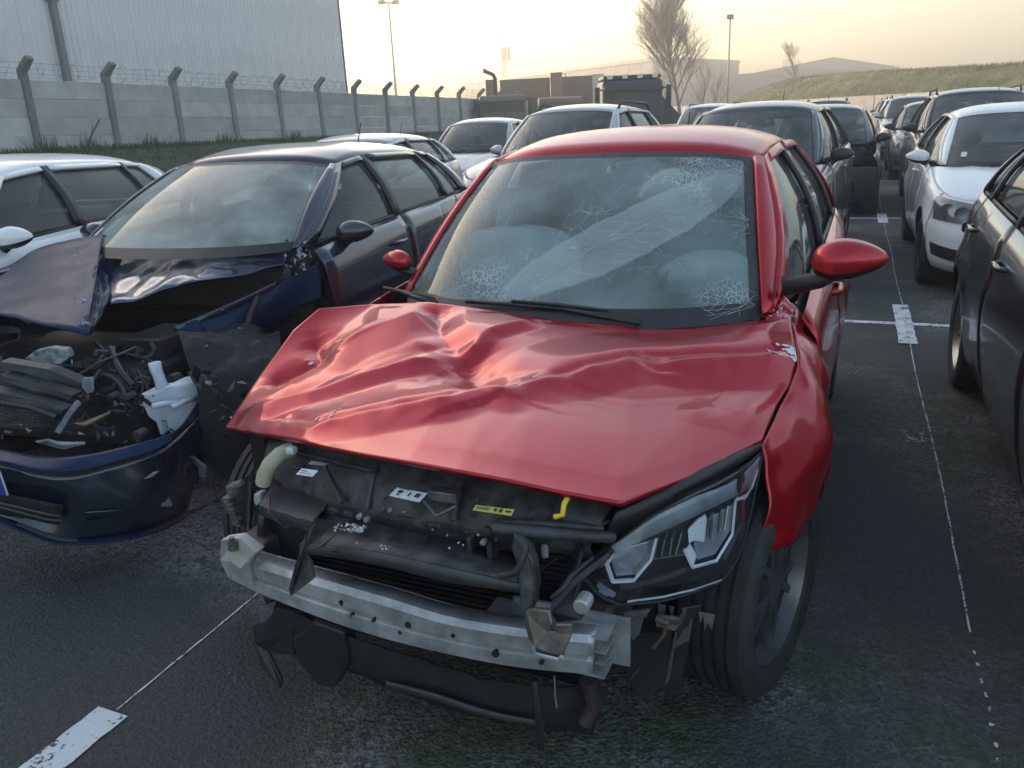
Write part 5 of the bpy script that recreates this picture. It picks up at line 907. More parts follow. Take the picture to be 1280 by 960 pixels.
# ================================================================ the blue wreck
P_blue = paint('deep_blue_paint', (.006, .018, .058), .2, .42, .04, (.03, .04, .09), coat=.05)
P_blue.node_tree.nodes['Principled BSDF'].inputs['Specular IOR Level'].default_value = .25
P_blueblack = paint('blue_black_paint', (.007, .013, .032), .25, .25, .12, (.10, .10, .12))
P_bluesheen = paint('sheen_blue_paint', (.040, .055, .12), .6, .3, .3, (.25, .26, .30), coat=1)  # lighter copy of the wreck's blue, sheen painted into the colour
def blue_wreck():
    B = Body(hw=.88, fo=.86, wb=2.62, ro=.75, H=1.43, hn=.78, hc=.965, bz=1.0, wr=.32, roof_w=.555, wy0=.30, wy1=1.20, sill=.20)
    par = empty('wrecked_car', (-3.25, 2.8, 0), R(5)); tag(par, 'crashed dark blue hatchback with folded bonnet, torn open engine bay and missing headlamp', 'car')
    panels(B, par, P_blueblack, fender=(-1,)); under(B, par, y0=-.2, skip=(1,))
    greenhouse(B, par, P_blueblack, M_glass)
    dg = glass('dusty_sheen_screen', (.55, .60, .58), .42, (.52, .55, .52))  # real dust film, thickened so its pale colour stands in for sky reflection
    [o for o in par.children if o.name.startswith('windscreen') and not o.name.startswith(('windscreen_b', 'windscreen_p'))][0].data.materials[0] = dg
    b = MB(); b.tube([(0.022, 0.62, 1.019), (0.02, 0.72, 1.087), (0.056, 0.8, 1.154)], .010, 6); b.tube([(-0.215, 0.75, 1.106), (-0.088, 0.76, 1.117), (0.055, 0.76, 1.103)], .005, 5); b.build('phone_holder_arm', M_black, par)
    p = (0.117, 0.8, 1.175); b = MB(); b.box(p[0]-.025, p[0]+.025, p[1]-.01, p[1]+.01, p[2]-.03, p[2]+.03, None); b.build('phone_holder', M_black, par, bevel=.004)
    p = (0.017, 0.66, 1.043); b = MB(); b.box(p[0]-.04, p[0]+.02, p[1]-.01, p[1]+.02, p[2]-.02, p[2]+.012, None); b.build('holder_foot', M_black, par, bevel=.004)
    mirror_part(par, B.hw-.13, .90, 1.01, 1, P_black_h, sc=.9); mirror_part(par, B.hw-.13, .90, 1.01, -1, P_blueblack, sc=.9)
    for (x, y, s_) in ((.70, .04, 1), (-.765, 0, -1), (.765, 2.62, 1), (-.765, 2.62, -1)): wheel(par, x, y, s_, r=.32, rr=.22, steer=6 if y < 1 else 0)
    rr = random.Random(12)
    aerial(B, par, y=2.7, L=.22)
    def rows(name, R_, mat, n=40, m=16, nz=.0, fz=6, solid=.004, sharp=None, seed=0, off=0):
        G = np.array([spl(r_, n) for r_ in R_]); G = np.array([spl(G[:, i], m) for i in range(n)])
        if nz:
            for i in range(n):
                for j in range(m):
                    p = G[i, j]; e = min(1, i/3, (n-1-i)/3, j/2+.3, (m-1-j)/2+.3); q = nz*(noise.noise(Vector((p[0]*fz, p[1]*fz, seed)))+.5*abs(noise.noise(Vector((p[0]*fz*2.3, p[1]*fz*2.3, seed+4))))); p[2] += q*e; p[1] += q*.4*e
        return grid(name, G, mat, par, solid=solid, off=off, sharp=sharp)
    # bonnet: blue left half, crumple at the fold, dark right half riding up the screen
    rows('bonnet', [[(-1.225, 0.1, 0.902), (-0.931, 0.28, 0.911), (-0.765, 0.38, 0.999), (-0.59, 0.46, 1.038), (-0.437, 0.52, 1.059)],
                    [(-0.86, -0.2, 0.867), (-0.517, -0.1, 0.884), (-0.349, -0.02, 0.909), (-0.22, 0.05, 0.925), (-0.163, 0.16, 0.945)],
                    [(-0.418, -0.55, 0.874), (-0.056, -0.52, 0.866), (0.088, -0.52, 0.847), (0.228, -0.52, 0.824), (0.338, -0.48, 0.783)]], P_blue, m=22, nz=.012, fz=5)
    rows('bonnet_fold', [[(-0.437, 0.52, 1.059), (-0.366, 0.46, 0.996), (-0.168, 0.14, 0.948), (0.073, -0.15, 0.845), (0.338, -0.48, 0.783)],
                         [(-0.377, 0.52, 1.046), (-0.315, 0.42, 0.968), (-0.183, 0.2, 0.897), (0.043, -0.08, 0.84), (0.295, -0.42, 0.769)],
                         [(-0.337, 0.54, 1.065), (-0.24, 0.36, 0.949), (-0.167, 0.22, 0.873), (0.048, -0.02, 0.839), (0.25, -0.36, 0.766)]], P_blue, n=44, m=22, nz=.035, fz=16, seed=3)
    rows('bonnet', [[(-0.356, 0.56, 1.062), (-0.156, 0.54, 1.06), (0.108, 0.5, 1.032), (0.28, 0.5, 1.008), (0.427, 0.5, 0.971), (0.639, 0.62, 1.019)],
                    [(-0.293, 0.4, 0.942), (-0.1, 0.42, 0.969), (0.144, 0.44, 0.98), (0.323, 0.44, 0.952), (0.445, 0.5, 0.939), (0.633, 0.62, 0.977)],
                    [(-0.162, 0.22, 0.873), (-0.036, 0.3, 0.908), (0.202, 0.34, 0.928), (0.361, 0.38, 0.922), (0.478, 0.48, 0.914), (0.629, 0.6, 0.927)],
                    [(0.122, -0.1, 0.828), (0.215, -0.04, 0.832), (0.289, 0.04, 0.861), (0.402, 0.16, 0.885), (0.508, 0.36, 0.879), (0.634, 0.57, 0.899)]], P_bluesheen, n=60, m=30, nz=.022, fz=9, seed=8)
    b = MB()
    for (c, n_, sx, s_) in (((0.092, -0.22, 0.836), 26, .022, .010), ((-0.238, 0.12, 1.002), 16, .03, .007), ((0.257, -0.4, 0.812), 16, .012, .012), ((0.734, 0.6, 0.944), 34, .05, .012), ((0.687, 0.6, 0.874), 22, .05, .010), ((-0.178, 0.42, 0.961), 8, .05, .006), ((0.475, 0.28, 0.637), 14, .10, .006)):
        for k in range(n_):
            c_ = Vector(c)+Vector((rr.gauss(0, sx*.5), rr.gauss(0, sx), .012+rr.gauss(0, sx*.7))); q = [c_+Vector((rr.gauss(0, 1), rr.gauss(0, .6), rr.gauss(0, 1)))*s_ for _ in range(3)]; b.add(q, [(0, 1, 2)])
    o = b.build('torn_paint', simple('torn_paint_edge', (.30, .33, .42), .5, .3, var=.4, scale=40), par); o['kind'] = 'stuff'
    # right wing remains (picture right)
    rows('front_wing', [[(0.34, 0.02, 0.683), (0.42, 0.12, 0.699), (0.477, 0.3, 0.73), (0.588, 0.46, 0.788), (0.725, 0.58, 0.857), (0.8, 0.62, 0.9)],
                        [(0.466, 0.05, 0.668), (0.471, 0.15, 0.654), (0.513, 0.3, 0.666), (0.6, 0.46, 0.713), (0.724, 0.58, 0.782), (0.808, 0.62, 0.817)],
                        [(0.566, 0.12, 0.641), (0.539, 0.18, 0.6), (0.531, 0.28, 0.557), (0.546, 0.44, 0.582), (0.683, 0.56, 0.672), (0.804, 0.62, 0.716)]], P_blue, n=44, m=20, nz=.030, fz=11, seed=2)
    rows('wing_rail', [[(0.353, 0.02, 0.699), (0.497, 0.28, 0.759), (0.615, 0.5, 0.821)], [(0.366, 0.02, 0.676), (0.501, 0.28, 0.731), (0.62, 0.5, 0.796)]], P_blueblack, m=4, solid=.01)
    rows('door_skin', [[(0.748, 0.6, 0.874), (0.848, 0.72, 0.908), (0.972, 0.95, 0.966)], [(0.774, 0.6, 0.72), (0.875, 0.72, 0.748), (1.004, 0.95, 0.813)], [(0.776, 0.6, 0.557), (0.905, 0.72, 0.597), (1.013, 0.95, 0.658)]], P_blue, n=30, m=16, nz=.04, fz=12, seed=9) if False else None
    rows('wheel_shade_sheet', [[(0.552, -0.2, 0.735), (0.639, -0.1, 0.712), (0.684, 0.05, 0.656), (0.732, 0.3, 0.612)], [(0.716, -0.36, 0.644), (0.834, -0.32, 0.613), (0.918, -0.25, 0.585), (0.919, 0.0, 0.546)], [(0.8, -0.44, 0.518), (0.915, -0.42, 0.448), (0.995, -0.36, 0.414), (1.04, -0.2, 0.413)], [(0.793, -0.5, 0.329), (0.895, -0.5, 0.231), (0.964, -0.42, 0.165), (1.021, -0.3, 0.153)]], M_dark, n=60, m=50, nz=.045, fz=7, seed=21)  # added dark sheet over the wheel, painting the black void of shade there
    for k in range(26):
        c = Vector((0.85, -0.42, 0.719)).lerp(Vector((1.109, -0.48, 0.346)), rr.random())+Vector((rr.gauss(0, .07), rr.gauss(-.03, .03), rr.gauss(0, .05))); s_ = rr.uniform(.012, .05); e = Matrix.Translation(c) @ Matrix.Rotation(rr.uniform(0, 3), 4, Vector((rr.gauss(0, 1), rr.gauss(0, 1), rr.gauss(0, 1))).normalized())
        pts = [e @ Vector((s_*math.cos(t)*rr.uniform(.4, 1.5), .15*s_*rr.gauss(0, 1), .6*s_*math.sin(t)*rr.uniform(.3, 1.4))) for t in np.linspace(0, 5.4, 6)]; b = MB(); b.add(pts, [tuple(range(6))]); b.build('torn_plastic', rr.choice((M_black, M_dark, M_black, P_blueblack)), par, solid=.003)
    tube_obj('wing_support', [(0.589, 0.2, 0.573), (0.543, 0.34, 0.678), (0.562, 0.4, 0.759)], .022, M_black, par)
    # engine bay innards
    box_obj('engine_block', -.70, .45, -.35, .35, .22, .58, M_dark, par, bevel=.05); box_obj('bulkhead', -.74, .74, .62, .70, .22, .90, M_dark, par)
    box_obj('suspension_turret', .42, .66, -.1, .35, .25, .66, M_black, par, bevel=.08); box_obj('suspension_turret', -.70, -.46, -.1, .35, .25, .72, M_black, par, bevel=.08)
    box_obj('engine_cover', -.45, .15, -.42, .1, .56, .64, M_black, par, bevel=.03); box_obj('battery', .18, .40, -.15, .15, .45, .68, M_black, par, bevel=.01)
    def plate(name, pts, mat, t=.03, bevel=.004):
        n = len(pts); b = MB(); b.add([tuple(p) for p in pts]+[(p[0], p[1]+t, p[2]+.004) for p in pts], [tuple(range(n)), tuple(range(2*n-1, n-1, -1))]+[(i, n+i, n+(i+1) % n, (i+1) % n) for i in range(n)])
        return b.build(name, mat, par, bevel=bevel)
    # radiator frame: stacked dark strips and bent brackets
    for (y0, y1) in ((452, 470), (466, 480), (478, 492)):
        dy = rr.uniform(-.02, .02)
        plate('radiator_frame', {452: [(0.15, -0.74, 0.742), (0.359, -0.72, 0.713), (0.453, -0.66, 0.64), (0.43, -0.66, 0.612), (0.342, -0.72, 0.68), (0.142, -0.74, 0.715)], 466: [(0.158, -0.76, 0.696), (0.347, -0.76, 0.66), (0.457, -0.72, 0.614), (0.435, -0.72, 0.589), (0.331, -0.76, 0.633), (0.15, -0.76, 0.669)], 478: [(0.107, -0.8, 0.647), (0.336, -0.8, 0.614), (0.46, -0.78, 0.576), (0.437, -0.78, 0.548), (0.321, -0.8, 0.587), (0.099, -0.8, 0.62)]}[y0], M_grey_pl, .05)
    M_dull = simple('dull_bracket', (.16, .18, .21), .5, .4, var=.4, scale=20)
    plate('bent_bracket', [(0.497, -0.7, 0.676), (0.547, -0.7, 0.682), (0.555, -0.72, 0.63), (0.521, -0.72, 0.622), (0.493, -0.71, 0.644)], M_dull, .01)
    plate('bent_bracket', [(0.429, -0.82, 0.497), (0.49, -0.8, 0.573), (0.522, -0.78, 0.614), (0.539, -0.78, 0.595), (0.502, -0.8, 0.552), (0.457, -0.82, 0.487)], M_dull, .015)
    plate('headlamp_remains', [(0.181, -0.66, 0.731), (0.225, -0.64, 0.759), (0.283, -0.62, 0.769), (0.342, -0.6, 0.759), (0.35, -0.6, 0.726), (0.315, -0.62, 0.702), (0.221, -0.64, 0.701)], simple('cloudy_plastic', (.20, .22, .24), .4, var=.6, scale=30, bump=.6), .03)
    plate('lamp_strip', [(0.448, -0.93, 0.5), (0.576, -0.93, 0.48), (0.664, -0.91, 0.499), (0.654, -0.91, 0.506), (0.576, -0.93, 0.502), (0.511, -0.93, 0.515)], M_dull, .01)
    plate('wood_coloured_shred', [(0.508, -0.8, 0.529), (0.58, -0.8, 0.534), (0.651, -0.76, 0.572), (0.655, -0.76, 0.562), (0.596, -0.78, 0.533), (0.565, -0.8, 0.52)], simple('tan_plastic', (.16, .11, .06), .6), .008)
    for pts, r_ in (([(-0.119, -0.5, 0.733), (-0.044, -0.45, 0.75), (0.029, -0.4, 0.756)], .006), ([(0.355, -0.6, 0.643), (0.396, -0.5, 0.678), (0.438, -0.4, 0.694), (0.454, -0.35, 0.703)], .007), ([(0.364, -0.4, 0.713), (0.426, -0.45, 0.675), (0.499, -0.5, 0.635), (0.539, -0.5, 0.588)], .012), ([(0.487, -0.3, 0.723), (0.522, -0.32, 0.686), (0.516, -0.35, 0.661)], .010),
                    ([(0.415, -0.7, 0.501), (0.457, -0.66, 0.573), (0.429, -0.62, 0.611), (0.388, -0.5, 0.645)], .011), ([(0.556, -0.5, 0.611), (0.579, -0.48, 0.621), (0.614, -0.48, 0.613), (0.609, -0.5, 0.57)], .005), ([(0.117, -0.7, 0.693), (0.251, -0.72, 0.644), (0.393, -0.7, 0.604), (0.477, -0.7, 0.599)], .009), ([(0.478, -0.2, 0.439), (0.478, 0.0, 0.382), (0.547, 0.2, 0.295)], .006),
                    ([(0.172, -0.8, 0.594), (0.317, -0.8, 0.583), (0.442, -0.8, 0.55)], .014), ([(0.19, -0.3, 0.701), (0.283, -0.35, 0.673), (0.314, -0.45, 0.637)], .010)):
        tube_obj('hose', pts, r_, M_black, par, 6)
    for k, (p, r_) in enumerate((((0.642, -0.62, 0.425), .022), ((0.534, -0.52, 0.546), .016), ((0.474, -0.55, 0.553), .015), ((0.58, -0.3, 0.548), .03))):
        b = MB(); b.prism([(p[0]+r_*math.cos(a_), p[2]+r_*math.sin(a_)) for a_ in np.linspace(0, 6.28, 12)[:-1]], 'y', p[1]-.02, p[1]+.03); b.build('cap', M_grey_pl, par, bevel=.004)
    b = MB()
    for k in range(120):
        u, v = rr.random(), rr.random(); p = Vector((-0.065, -0.55, 0.727)).lerp(Vector((0.549, -0.35, 0.695)), u).lerp(Vector((0.126, -0.8, 0.444)).lerp(Vector((0.664, -0.55, 0.462)), u), v); s_ = rr.uniform(.006, .024)
        e = Matrix.Translation(p) @ Matrix.Rotation(rr.uniform(0, 3), 4, Vector((rr.gauss(0, 1), rr.gauss(0, 1), rr.gauss(0, 1))).normalized()); b.box(-s_, s_, -s_*.3, s_*.3, -s_*.15, s_*.5, e)
    o = b.build('broken_plastic', simple('mixed_debris', (.022, .023, .026), .5, var=.8, scale=12, bump=.5), par); o['kind'] = 'stuff'
    b = MB()
    for k in range(46):
        u, v = rr.random(), rr.random()**.7; p = Vector((0.142, -0.62, 0.723)).lerp(Vector((0.703, -0.1, 0.62)), u).lerp(Vector((0.306, -0.84, 0.484)).lerp(Vector((0.716, -0.5, 0.314)), u), v)+Vector((0, -.03, .01)); s_ = rr.uniform(.004, .014)
        q = [p+Vector((rr.gauss(0, 1), rr.gauss(0, .6), rr.gauss(0, 1)))*s_ for _ in range(4)]; b.add(q, [(0, 1, 2), (0, 2, 3)])
    o = b.build('bright_fragment', simple('bright_fragments', (.30, .33, .38), .35, .4, var=.7, scale=15), par); o['kind'] = 'stuff'
    # condenser and radiator core leaning back, fan ring, wiring
    q = [Vector((-0.004, -0.62, 0.674)), Vector((0.367, -0.58, 0.616)), Vector((0.448, -0.74, 0.476)), Vector((0.142, -0.8, 0.498))]
    core = mesh('radiator_core', q+[p+Vector((0, .04, 0)) for p in q], [(3, 2, 1, 0), (4, 5, 6, 7), (0, 1, 5, 4), (1, 2, 6, 5), (2, 3, 7, 6), (3, 0, 4, 7)], M_black, par, smooth=False)
    b = MB()
    for k in range(22):
        v_ = (k+.5)/22; p0, p1 = q[0].lerp(q[3], v_), q[1].lerp(q[2], v_); n_ = 10; pts = [p0.lerp(p1, i/n_)+Vector((0, -.012+.006*math.sin(k*.9+i), .010*math.sin(i*.8+k*.15))) for i in range(n_+1)]; b.tube(pts, .0035, 4)
    o = b.build('core_fin', M_grey_pl, core); o['kind'] = 'stuff'
    c0 = Vector((0.399, -0.52, 0.51)); b = MB(); b.tube([c0+Vector((.11*math.cos(a_), .03*math.sin(a_), .11*math.sin(a_))) for a_ in np.linspace(0, 5.2, 24)], .011, 6); b.build('fan_ring', M_grey_pl, par, smooth=True)
    for k in range(16):
        a_ = Vector((0.232, -0.35, 0.683)).lerp(Vector((0.563, -0.4, 0.568)), rr.random())+Vector((rr.gauss(0, .05), 0, rr.gauss(0, .04))); pts = [a_]; dd = Vector((rr.gauss(0, 1), -.4, -.6)).normalized()
        for i in range(7): dd = (dd+Vector((rr.gauss(0, .5), rr.gauss(0, .3), rr.gauss(-.15, .4)))).normalized(); pts.append(pts[-1]+dd*.035)
        tube_obj('wire', [tuple(p) for p in pts], rr.choice((.0025, .004, .006)), rr.choice((M_black, M_black, M_grey_pl)), par, 5)
    # washer tank
    outline = [(0.57, -0.52, 0.553), (0.599, -0.5, 0.553), (0.626, -0.48, 0.554), (0.656, -0.46, 0.571), (0.685, -0.42, 0.568), (0.72, -0.38, 0.557), (0.738, -0.33, 0.51), (0.709, -0.37, 0.443), (0.693, -0.42, 0.387), (0.656, -0.46, 0.358), (0.644, -0.47, 0.386), (0.652, -0.48, 0.43), (0.633, -0.49, 0.432), (0.64, -0.49, 0.377), (0.627, -0.5, 0.365), (0.618, -0.5, 0.427), (0.602, -0.52, 0.46), (0.592, -0.52, 0.501), (0.568, -0.52, 0.504)]
    tk = plate('washer_tank', outline, M_tray, .14, bevel=.014)
    for o_ in (tk,):
        for p in o_.data.polygons: p.use_smooth = True
        o_.data.set_sharp_from_angle(angle=R(50))
    b = MB()
    for (a, c) in (((0.646, -0.53, 0.513), (0.724, -0.46, 0.509)), ((0.717, -0.5, 0.501), (0.739, -0.37, 0.501))): b.tube([a, Vector(a).lerp(Vector(c), .5)+Vector((0, -.01, .006)), c], .012, 8)
    b.build('tank_rib', M_tray, tk, smooth=True)
    b = MB(); b.tube([(0.614, -0.42, 0.553), (0.609, -0.42, 0.588), (0.599, -0.42, 0.631), (0.597, -0.42, 0.663)], [.026, .023, .024, .026], 10); b.build('filler_neck', M_tray, tk, smooth=True)
    p = (0.604, -0.54, 0.551); b = MB(); b.prism([(p[0]+.012*math.cos(a_), p[2]+.012*math.sin(a_)) for a_ in np.linspace(0, 6.28, 10)[:-1]], 'y', p[1]-.006, p[1]+.01); b.build('tank_eyelet', M_dark, tk)
    # bumper skin, hanging
    T = [(0.068, -0.98, 0.494), (0.388, -1.02, 0.504), (0.58, -1.0, 0.48), (0.727, -0.93, 0.479), (0.846, -0.82, 0.49), (0.882, -0.68, 0.489), (0.808, -0.45, 0.522)]
    T2 = [(0.167, -1.06, 0.496), (0.476, -1.1, 0.499), (0.611, -1.07, 0.461), (0.713, -1.0, 0.442), (0.818, -0.92, 0.454), (0.895, -0.78, 0.459), (0.853, -0.52, 0.481)]
    T3 = [(0.148, -1.05, 0.478), (0.458, -1.09, 0.478), (0.595, -1.06, 0.44), (0.698, -0.99, 0.421), (0.805, -0.91, 0.436), (0.883, -0.77, 0.444), (0.843, -0.51, 0.466)]
    Mm = [(0.071, -1.03, 0.326), (0.39, -1.07, 0.328), (0.58, -1.05, 0.296), (0.725, -0.98, 0.283), (0.856, -0.88, 0.306), (0.895, -0.74, 0.317), (0.803, -0.46, 0.314)]
    Lw = [(0.074, -1.05, 0.262), (0.408, -1.1, 0.277), (0.583, -1.07, 0.204), (0.675, -1.01, 0.173), (0.779, -0.93, 0.159), (0.824, -0.8, 0.133), (0.821, -0.66, 0.099)]
    L2 = [(0.108, -1.08, 0.254), (0.438, -1.13, 0.267), (0.611, -1.1, 0.198), (0.702, -1.04, 0.167), (0.804, -0.96, 0.152), (0.847, -0.83, 0.127), (0.838, -0.68, 0.104)]
    rows('front_bumper', [T, T2], P_blue, m=6, nz=.004, solid=.004); rows('front_bumper', [T3, Mm, Lw], P_blueblack, m=18, nz=.008, fz=7, solid=.004)
    rows('bumper_lip', [Lw, L2], P_blue, m=4, nz=.002)
    rows('bumper_return', [[(a[0], a[1]+.02, a[2]) for a in L2], [(a[0], a[1]+.25, a[2]-.02) for a in L2]], M_black, m=4)
    rows('lower_grille', [[(0.129, -1.085, 0.298), (0.433, -1.115, 0.306), (0.614, -1.09, 0.269), (0.644, -1.07, 0.259)], [(0.15, -1.08, 0.376), (0.451, -1.11, 0.381), (0.637, -1.09, 0.353), (0.671, -1.06, 0.33)]], M_dark, m=6, solid=.004)
    for dy in (0, 9): 
        tube_obj('grille_slat', {0: [(0.165, -1.1, 0.348), (0.464, -1.13, 0.352), (0.636, -1.1, 0.311), (0.657, -1.07, 0.292)], 9: [(0.158, -1.1, 0.328), (0.459, -1.13, 0.336), (0.637, -1.1, 0.29), (0.652, -1.07, 0.273)]}[dy], .005, M_grey_pl, par, 6)
    rows('fog_lamp_recess', [[(0.702, -0.99, 0.35), (0.746, -0.93, 0.346), (0.802, -0.83, 0.336), (0.804, -0.76, 0.305)], [(0.67, -0.99, 0.267), (0.765, -0.95, 0.257), (0.831, -0.84, 0.225), (0.833, -0.74, 0.186)]], M_dark, m=8, nz=.02, fz=20, solid=.006)
    rows('bumper_crease', [[(0.704, -1.01, 0.283), (0.777, -0.96, 0.272), (0.841, -0.85, 0.234), (0.858, -0.74, 0.194)], [(0.69, -1.0, 0.244), (0.772, -0.96, 0.248), (0.82, -0.88, 0.226), (0.842, -0.74, 0.177)]], P_blueblack, m=5, nz=.004)
    plate('bumper_shred', [(0.842, -0.85, 0.236), (0.867, -0.82, 0.261), (0.871, -0.81, 0.235), (0.886, -0.8, 0.256), (0.878, -0.78, 0.208)], M_alu, .008)
    plate('bumper_shred', [(0.862, -0.88, 0.364), (0.894, -0.86, 0.386), (0.914, -0.85, 0.388), (0.89, -0.86, 0.366)], M_dull, .008)
    plate('bumper_shred', [(0.841, -0.62, 0.347), (0.875, -0.62, 0.345), (0.915, -0.6, 0.296), (0.9, -0.6, 0.246), (0.871, -0.6, 0.249), (0.873, -0.6, 0.293)], M_dull, .01)
    for k in range(9):
        p = Vector((0.813, -0.72, 0.392)).lerp(Vector((0.858, -0.58, 0.228)), k/9)+Vector((rr.gauss(0, .02), 0, rr.gauss(0, .02))); s_ = rr.uniform(.01, .03); b = MB(); e = Matrix.Translation(p) @ Matrix.Rotation(rr.uniform(0, 3), 4, Vector((rr.gauss(0, 1), .3, rr.gauss(0, 1))).normalized()); b.box(-s_, s_, -s_*.3, s_*.3, -.004, .004, e); b.build('bumper_shred', M_black, par)
    b = MB(); sd0 = [(0.804, -0.7, 0.425), (0.783, -0.5, 0.408), (0.728, -0.3, 0.454), (0.745, -0.35, 0.313), (0.789, -0.5, 0.185), (0.793, -0.66, 0.193)]; b.add(sd0+[(p[0]-.02, p[1]+.05, p[2]) for p in sd0], [tuple(range(6)), tuple(range(11, 5, -1))]+[(i, 6+i, 6+(i+1) % 6, (i+1) % 6) for i in range(6)]); b.build('bumper_corner', M_black, par, bevel=.004)
    # number plate at the picture's left edge: pale plate with a blue band
    a0, a1 = Vector((0.274, -1.12, 0.487)), Vector((0.527, -1.15, 0.486)); c1 = Vector((0.536, -1.15, 0.399)); c0 = Vector((0.245, -1.12, 0.4))
    npl = mesh('number_plate', [a0, a1, c1, c0], [(3, 2, 1, 0)], M_paper, par, smooth=False, solid=.006, off=0)
    M_pb = simple('plate_blue', (.03, .06, .30), .4, var=.1)
    ll = lambda u, v: (a0*(1-u)+a1*u)*(1-v)+(c0*(1-u)+c1*u)*v+Vector((0, -.005, 0))
    mesh('blue_band', [ll(.86, 0), ll(1, 0), ll(1, 1), ll(.86, 1)], [(3, 2, 1, 0)], M_pb, npl, smooth=False)
    return par
P_black_h = paint('black_mirror_paint', (.012, .013, .016), .2, .3, .2, (.12, .12, .13))
blue = blue_wreck()

# ---------------------------------------------------------------- ground
def ground_mat():
    m, t, b = nodes('asphalt'); L = t.links.new
    tc = t.nodes.new('ShaderNodeTexCoord')
    def nz(s, d=6, r=.6):
        n = t.nodes.new('ShaderNodeTexNoise'); n.inputs['Scale'].default_value = s; n.inputs['Detail'].default_value = d; n.inputs['Roughness'].default_value = r
        L(tc.outputs['Object'], n.inputs['Vector']); return n
    def ramp(src, p0, p1, c0=(0, 0, 0), c1=(1, 1, 1)):
        r = t.nodes.new('ShaderNodeValToRGB'); r.color_ramp.elements[0].position = p0; r.color_ramp.elements[1].position = p1
        r.color_ramp.elements[0].color = (*c0, 1); r.color_ramp.elements[1].color = (*c1, 1); L(src, r.inputs[0]); return r.outputs[0]
    def mix(f, a, c):
        x = t.nodes.new('ShaderNodeMix'); x.data_type = 'RGBA'
        for s_, i in ((f, 0), (a, 6), (c, 7)):
            if isinstance(s_, tuple): x.inputs[i].default_value = (*s_, 1)
            else: L(s_, x.inputs[i])
        return x.outputs[2]
    vor = t.nodes.new('ShaderNodeTexVoronoi'); vor.inputs['Scale'].default_value = 85; L(tc.outputs['Object'], vor.inputs['Vector'])
    vd = t.nodes.new('ShaderNodeSeparateColor'); L(vor.outputs['Color'], vd.inputs[0])
    base = ramp(vd.outputs[0], 0, 1, (.048, .044, .045), (.27, .25, .25))
    big = nz(1.4, 8); base = mix(ramp(big.outputs[0], .45, .85), base, mix(ramp(nz(40).outputs[0], .4, .6), (.038, .038, .041), (.078, .078, .082)))
    # moss grows where nobody drives: x > -1.8 (the stalls of the red car and on)
    sx = t.nodes.new('ShaderNodeSeparateXYZ'); L(tc.outputs['Object'], sx.inputs[0])
    mr = t.nodes.new('ShaderNodeMapRange'); mr.inputs['From Min'].default_value = -2.0; mr.inputs['From Max'].default_value = -1.6; L(sx.outputs[0], mr.inputs[0])
    mm = nz(2.2, 10, .7); mo = ramp(mm.outputs[0], .40, .60)
    mu = t.nodes.new('ShaderNodeMath'); mu.operation = 'MULTIPLY'; L(mr.outputs[0], mu.inputs[0]); L(mo, mu.inputs[1])
    mu2 = t.nodes.new('ShaderNodeMath'); mu2.operation = 'MULTIPLY'; L(mu.outputs[0], mu2.inputs[0]); L(ramp(nz(60, 8, .75).outputs[0], .36, .56), mu2.inputs[1])
    col = mix(mu2.outputs[0], base, mix(ramp(nz(25).outputs[0], .4, .6), (.042, .055, .018), (.105, .118, .045)))
    dk = t.nodes.new('ShaderNodeMath'); dk.operation = 'MULTIPLY'; L(mr.outputs[0], dk.inputs[0]); L(ramp(nz(1.1, 9, .65).outputs[0], .38, .55, (.05, .05, .05), (.55, .55, .55)), dk.inputs[1])
    col = mix(dk.outputs[0], col, mix(ramp(nz(38, 8, .7).outputs[0], .42, .60), (.018, .021, .016), (.058, .066, .040)))
    # pale specks of grit
    v2 = t.nodes.new('ShaderNodeTexVoronoi'); v2.inputs['Scale'].default_value = 45; L(tc.outputs['Object'], v2.inputs['Vector'])
    sp_ = ramp(v2.outputs['Distance'], .05, .09, (1, 1, 1), (0, 0, 0)); gate = t.nodes.new('ShaderNodeSeparateColor'); L(v2.outputs['Color'], gate.inputs[0])
    g2 = ramp(gate.outputs[0], .72, .76); mu3 = t.nodes.new('ShaderNodeMath'); mu3.operation = 'MULTIPLY'; L(sp_, mu3.inputs[0]); L(g2, mu3.inputs[1])
    col = mix(mu3.outputs[0], col, (.36, .35, .34))
    # damp dark patches
    wet = nz(.5, 6, .55); wr = ramp(wet.outputs[0], .47, .56)
    col = mix(wr, col, mix(ramp(nz(70).outputs[0], .3, .7), (.034, .034, .036), (.085, .083, .084)))
    L(col, b.inputs['Base Color']); b.inputs['Roughness'].default_value = .85; b.inputs['Specular IOR Level'].default_value = .3
    bp = t.nodes.new('ShaderNodeBump'); bp.inputs['Strength'].default_value = 1; bp.inputs['Distance'].default_value = .005
    v3 = t.nodes.new('ShaderNodeTexVoronoi'); v3.inputs['Scale'].default_value = 95; L(tc.outputs['Object'], v3.inputs['Vector'])
    a3 = t.nodes.new('ShaderNodeMath'); a3.operation = 'ADD'; L(v3.outputs['Distance'], a3.inputs[0]); L(nz(30, 6).outputs[0], a3.inputs[1])
    L(a3.outputs[0], bp.inputs['Height']); L(bp.outputs[0], b.inputs['Normal']); return m
v = []; xs = [-300, -60, -11.2, 60, 300]; ys = [-40, 0, 60, 120, 330]
gv = [(x, y, 0) for y in ys for x in xs]
g = mesh('ground', gv, grid_faces(5, 5), ground_mat(), smooth=False); tag(g, 'dark gravelly asphalt of the car park, mossy between the stalls', kind='structure')
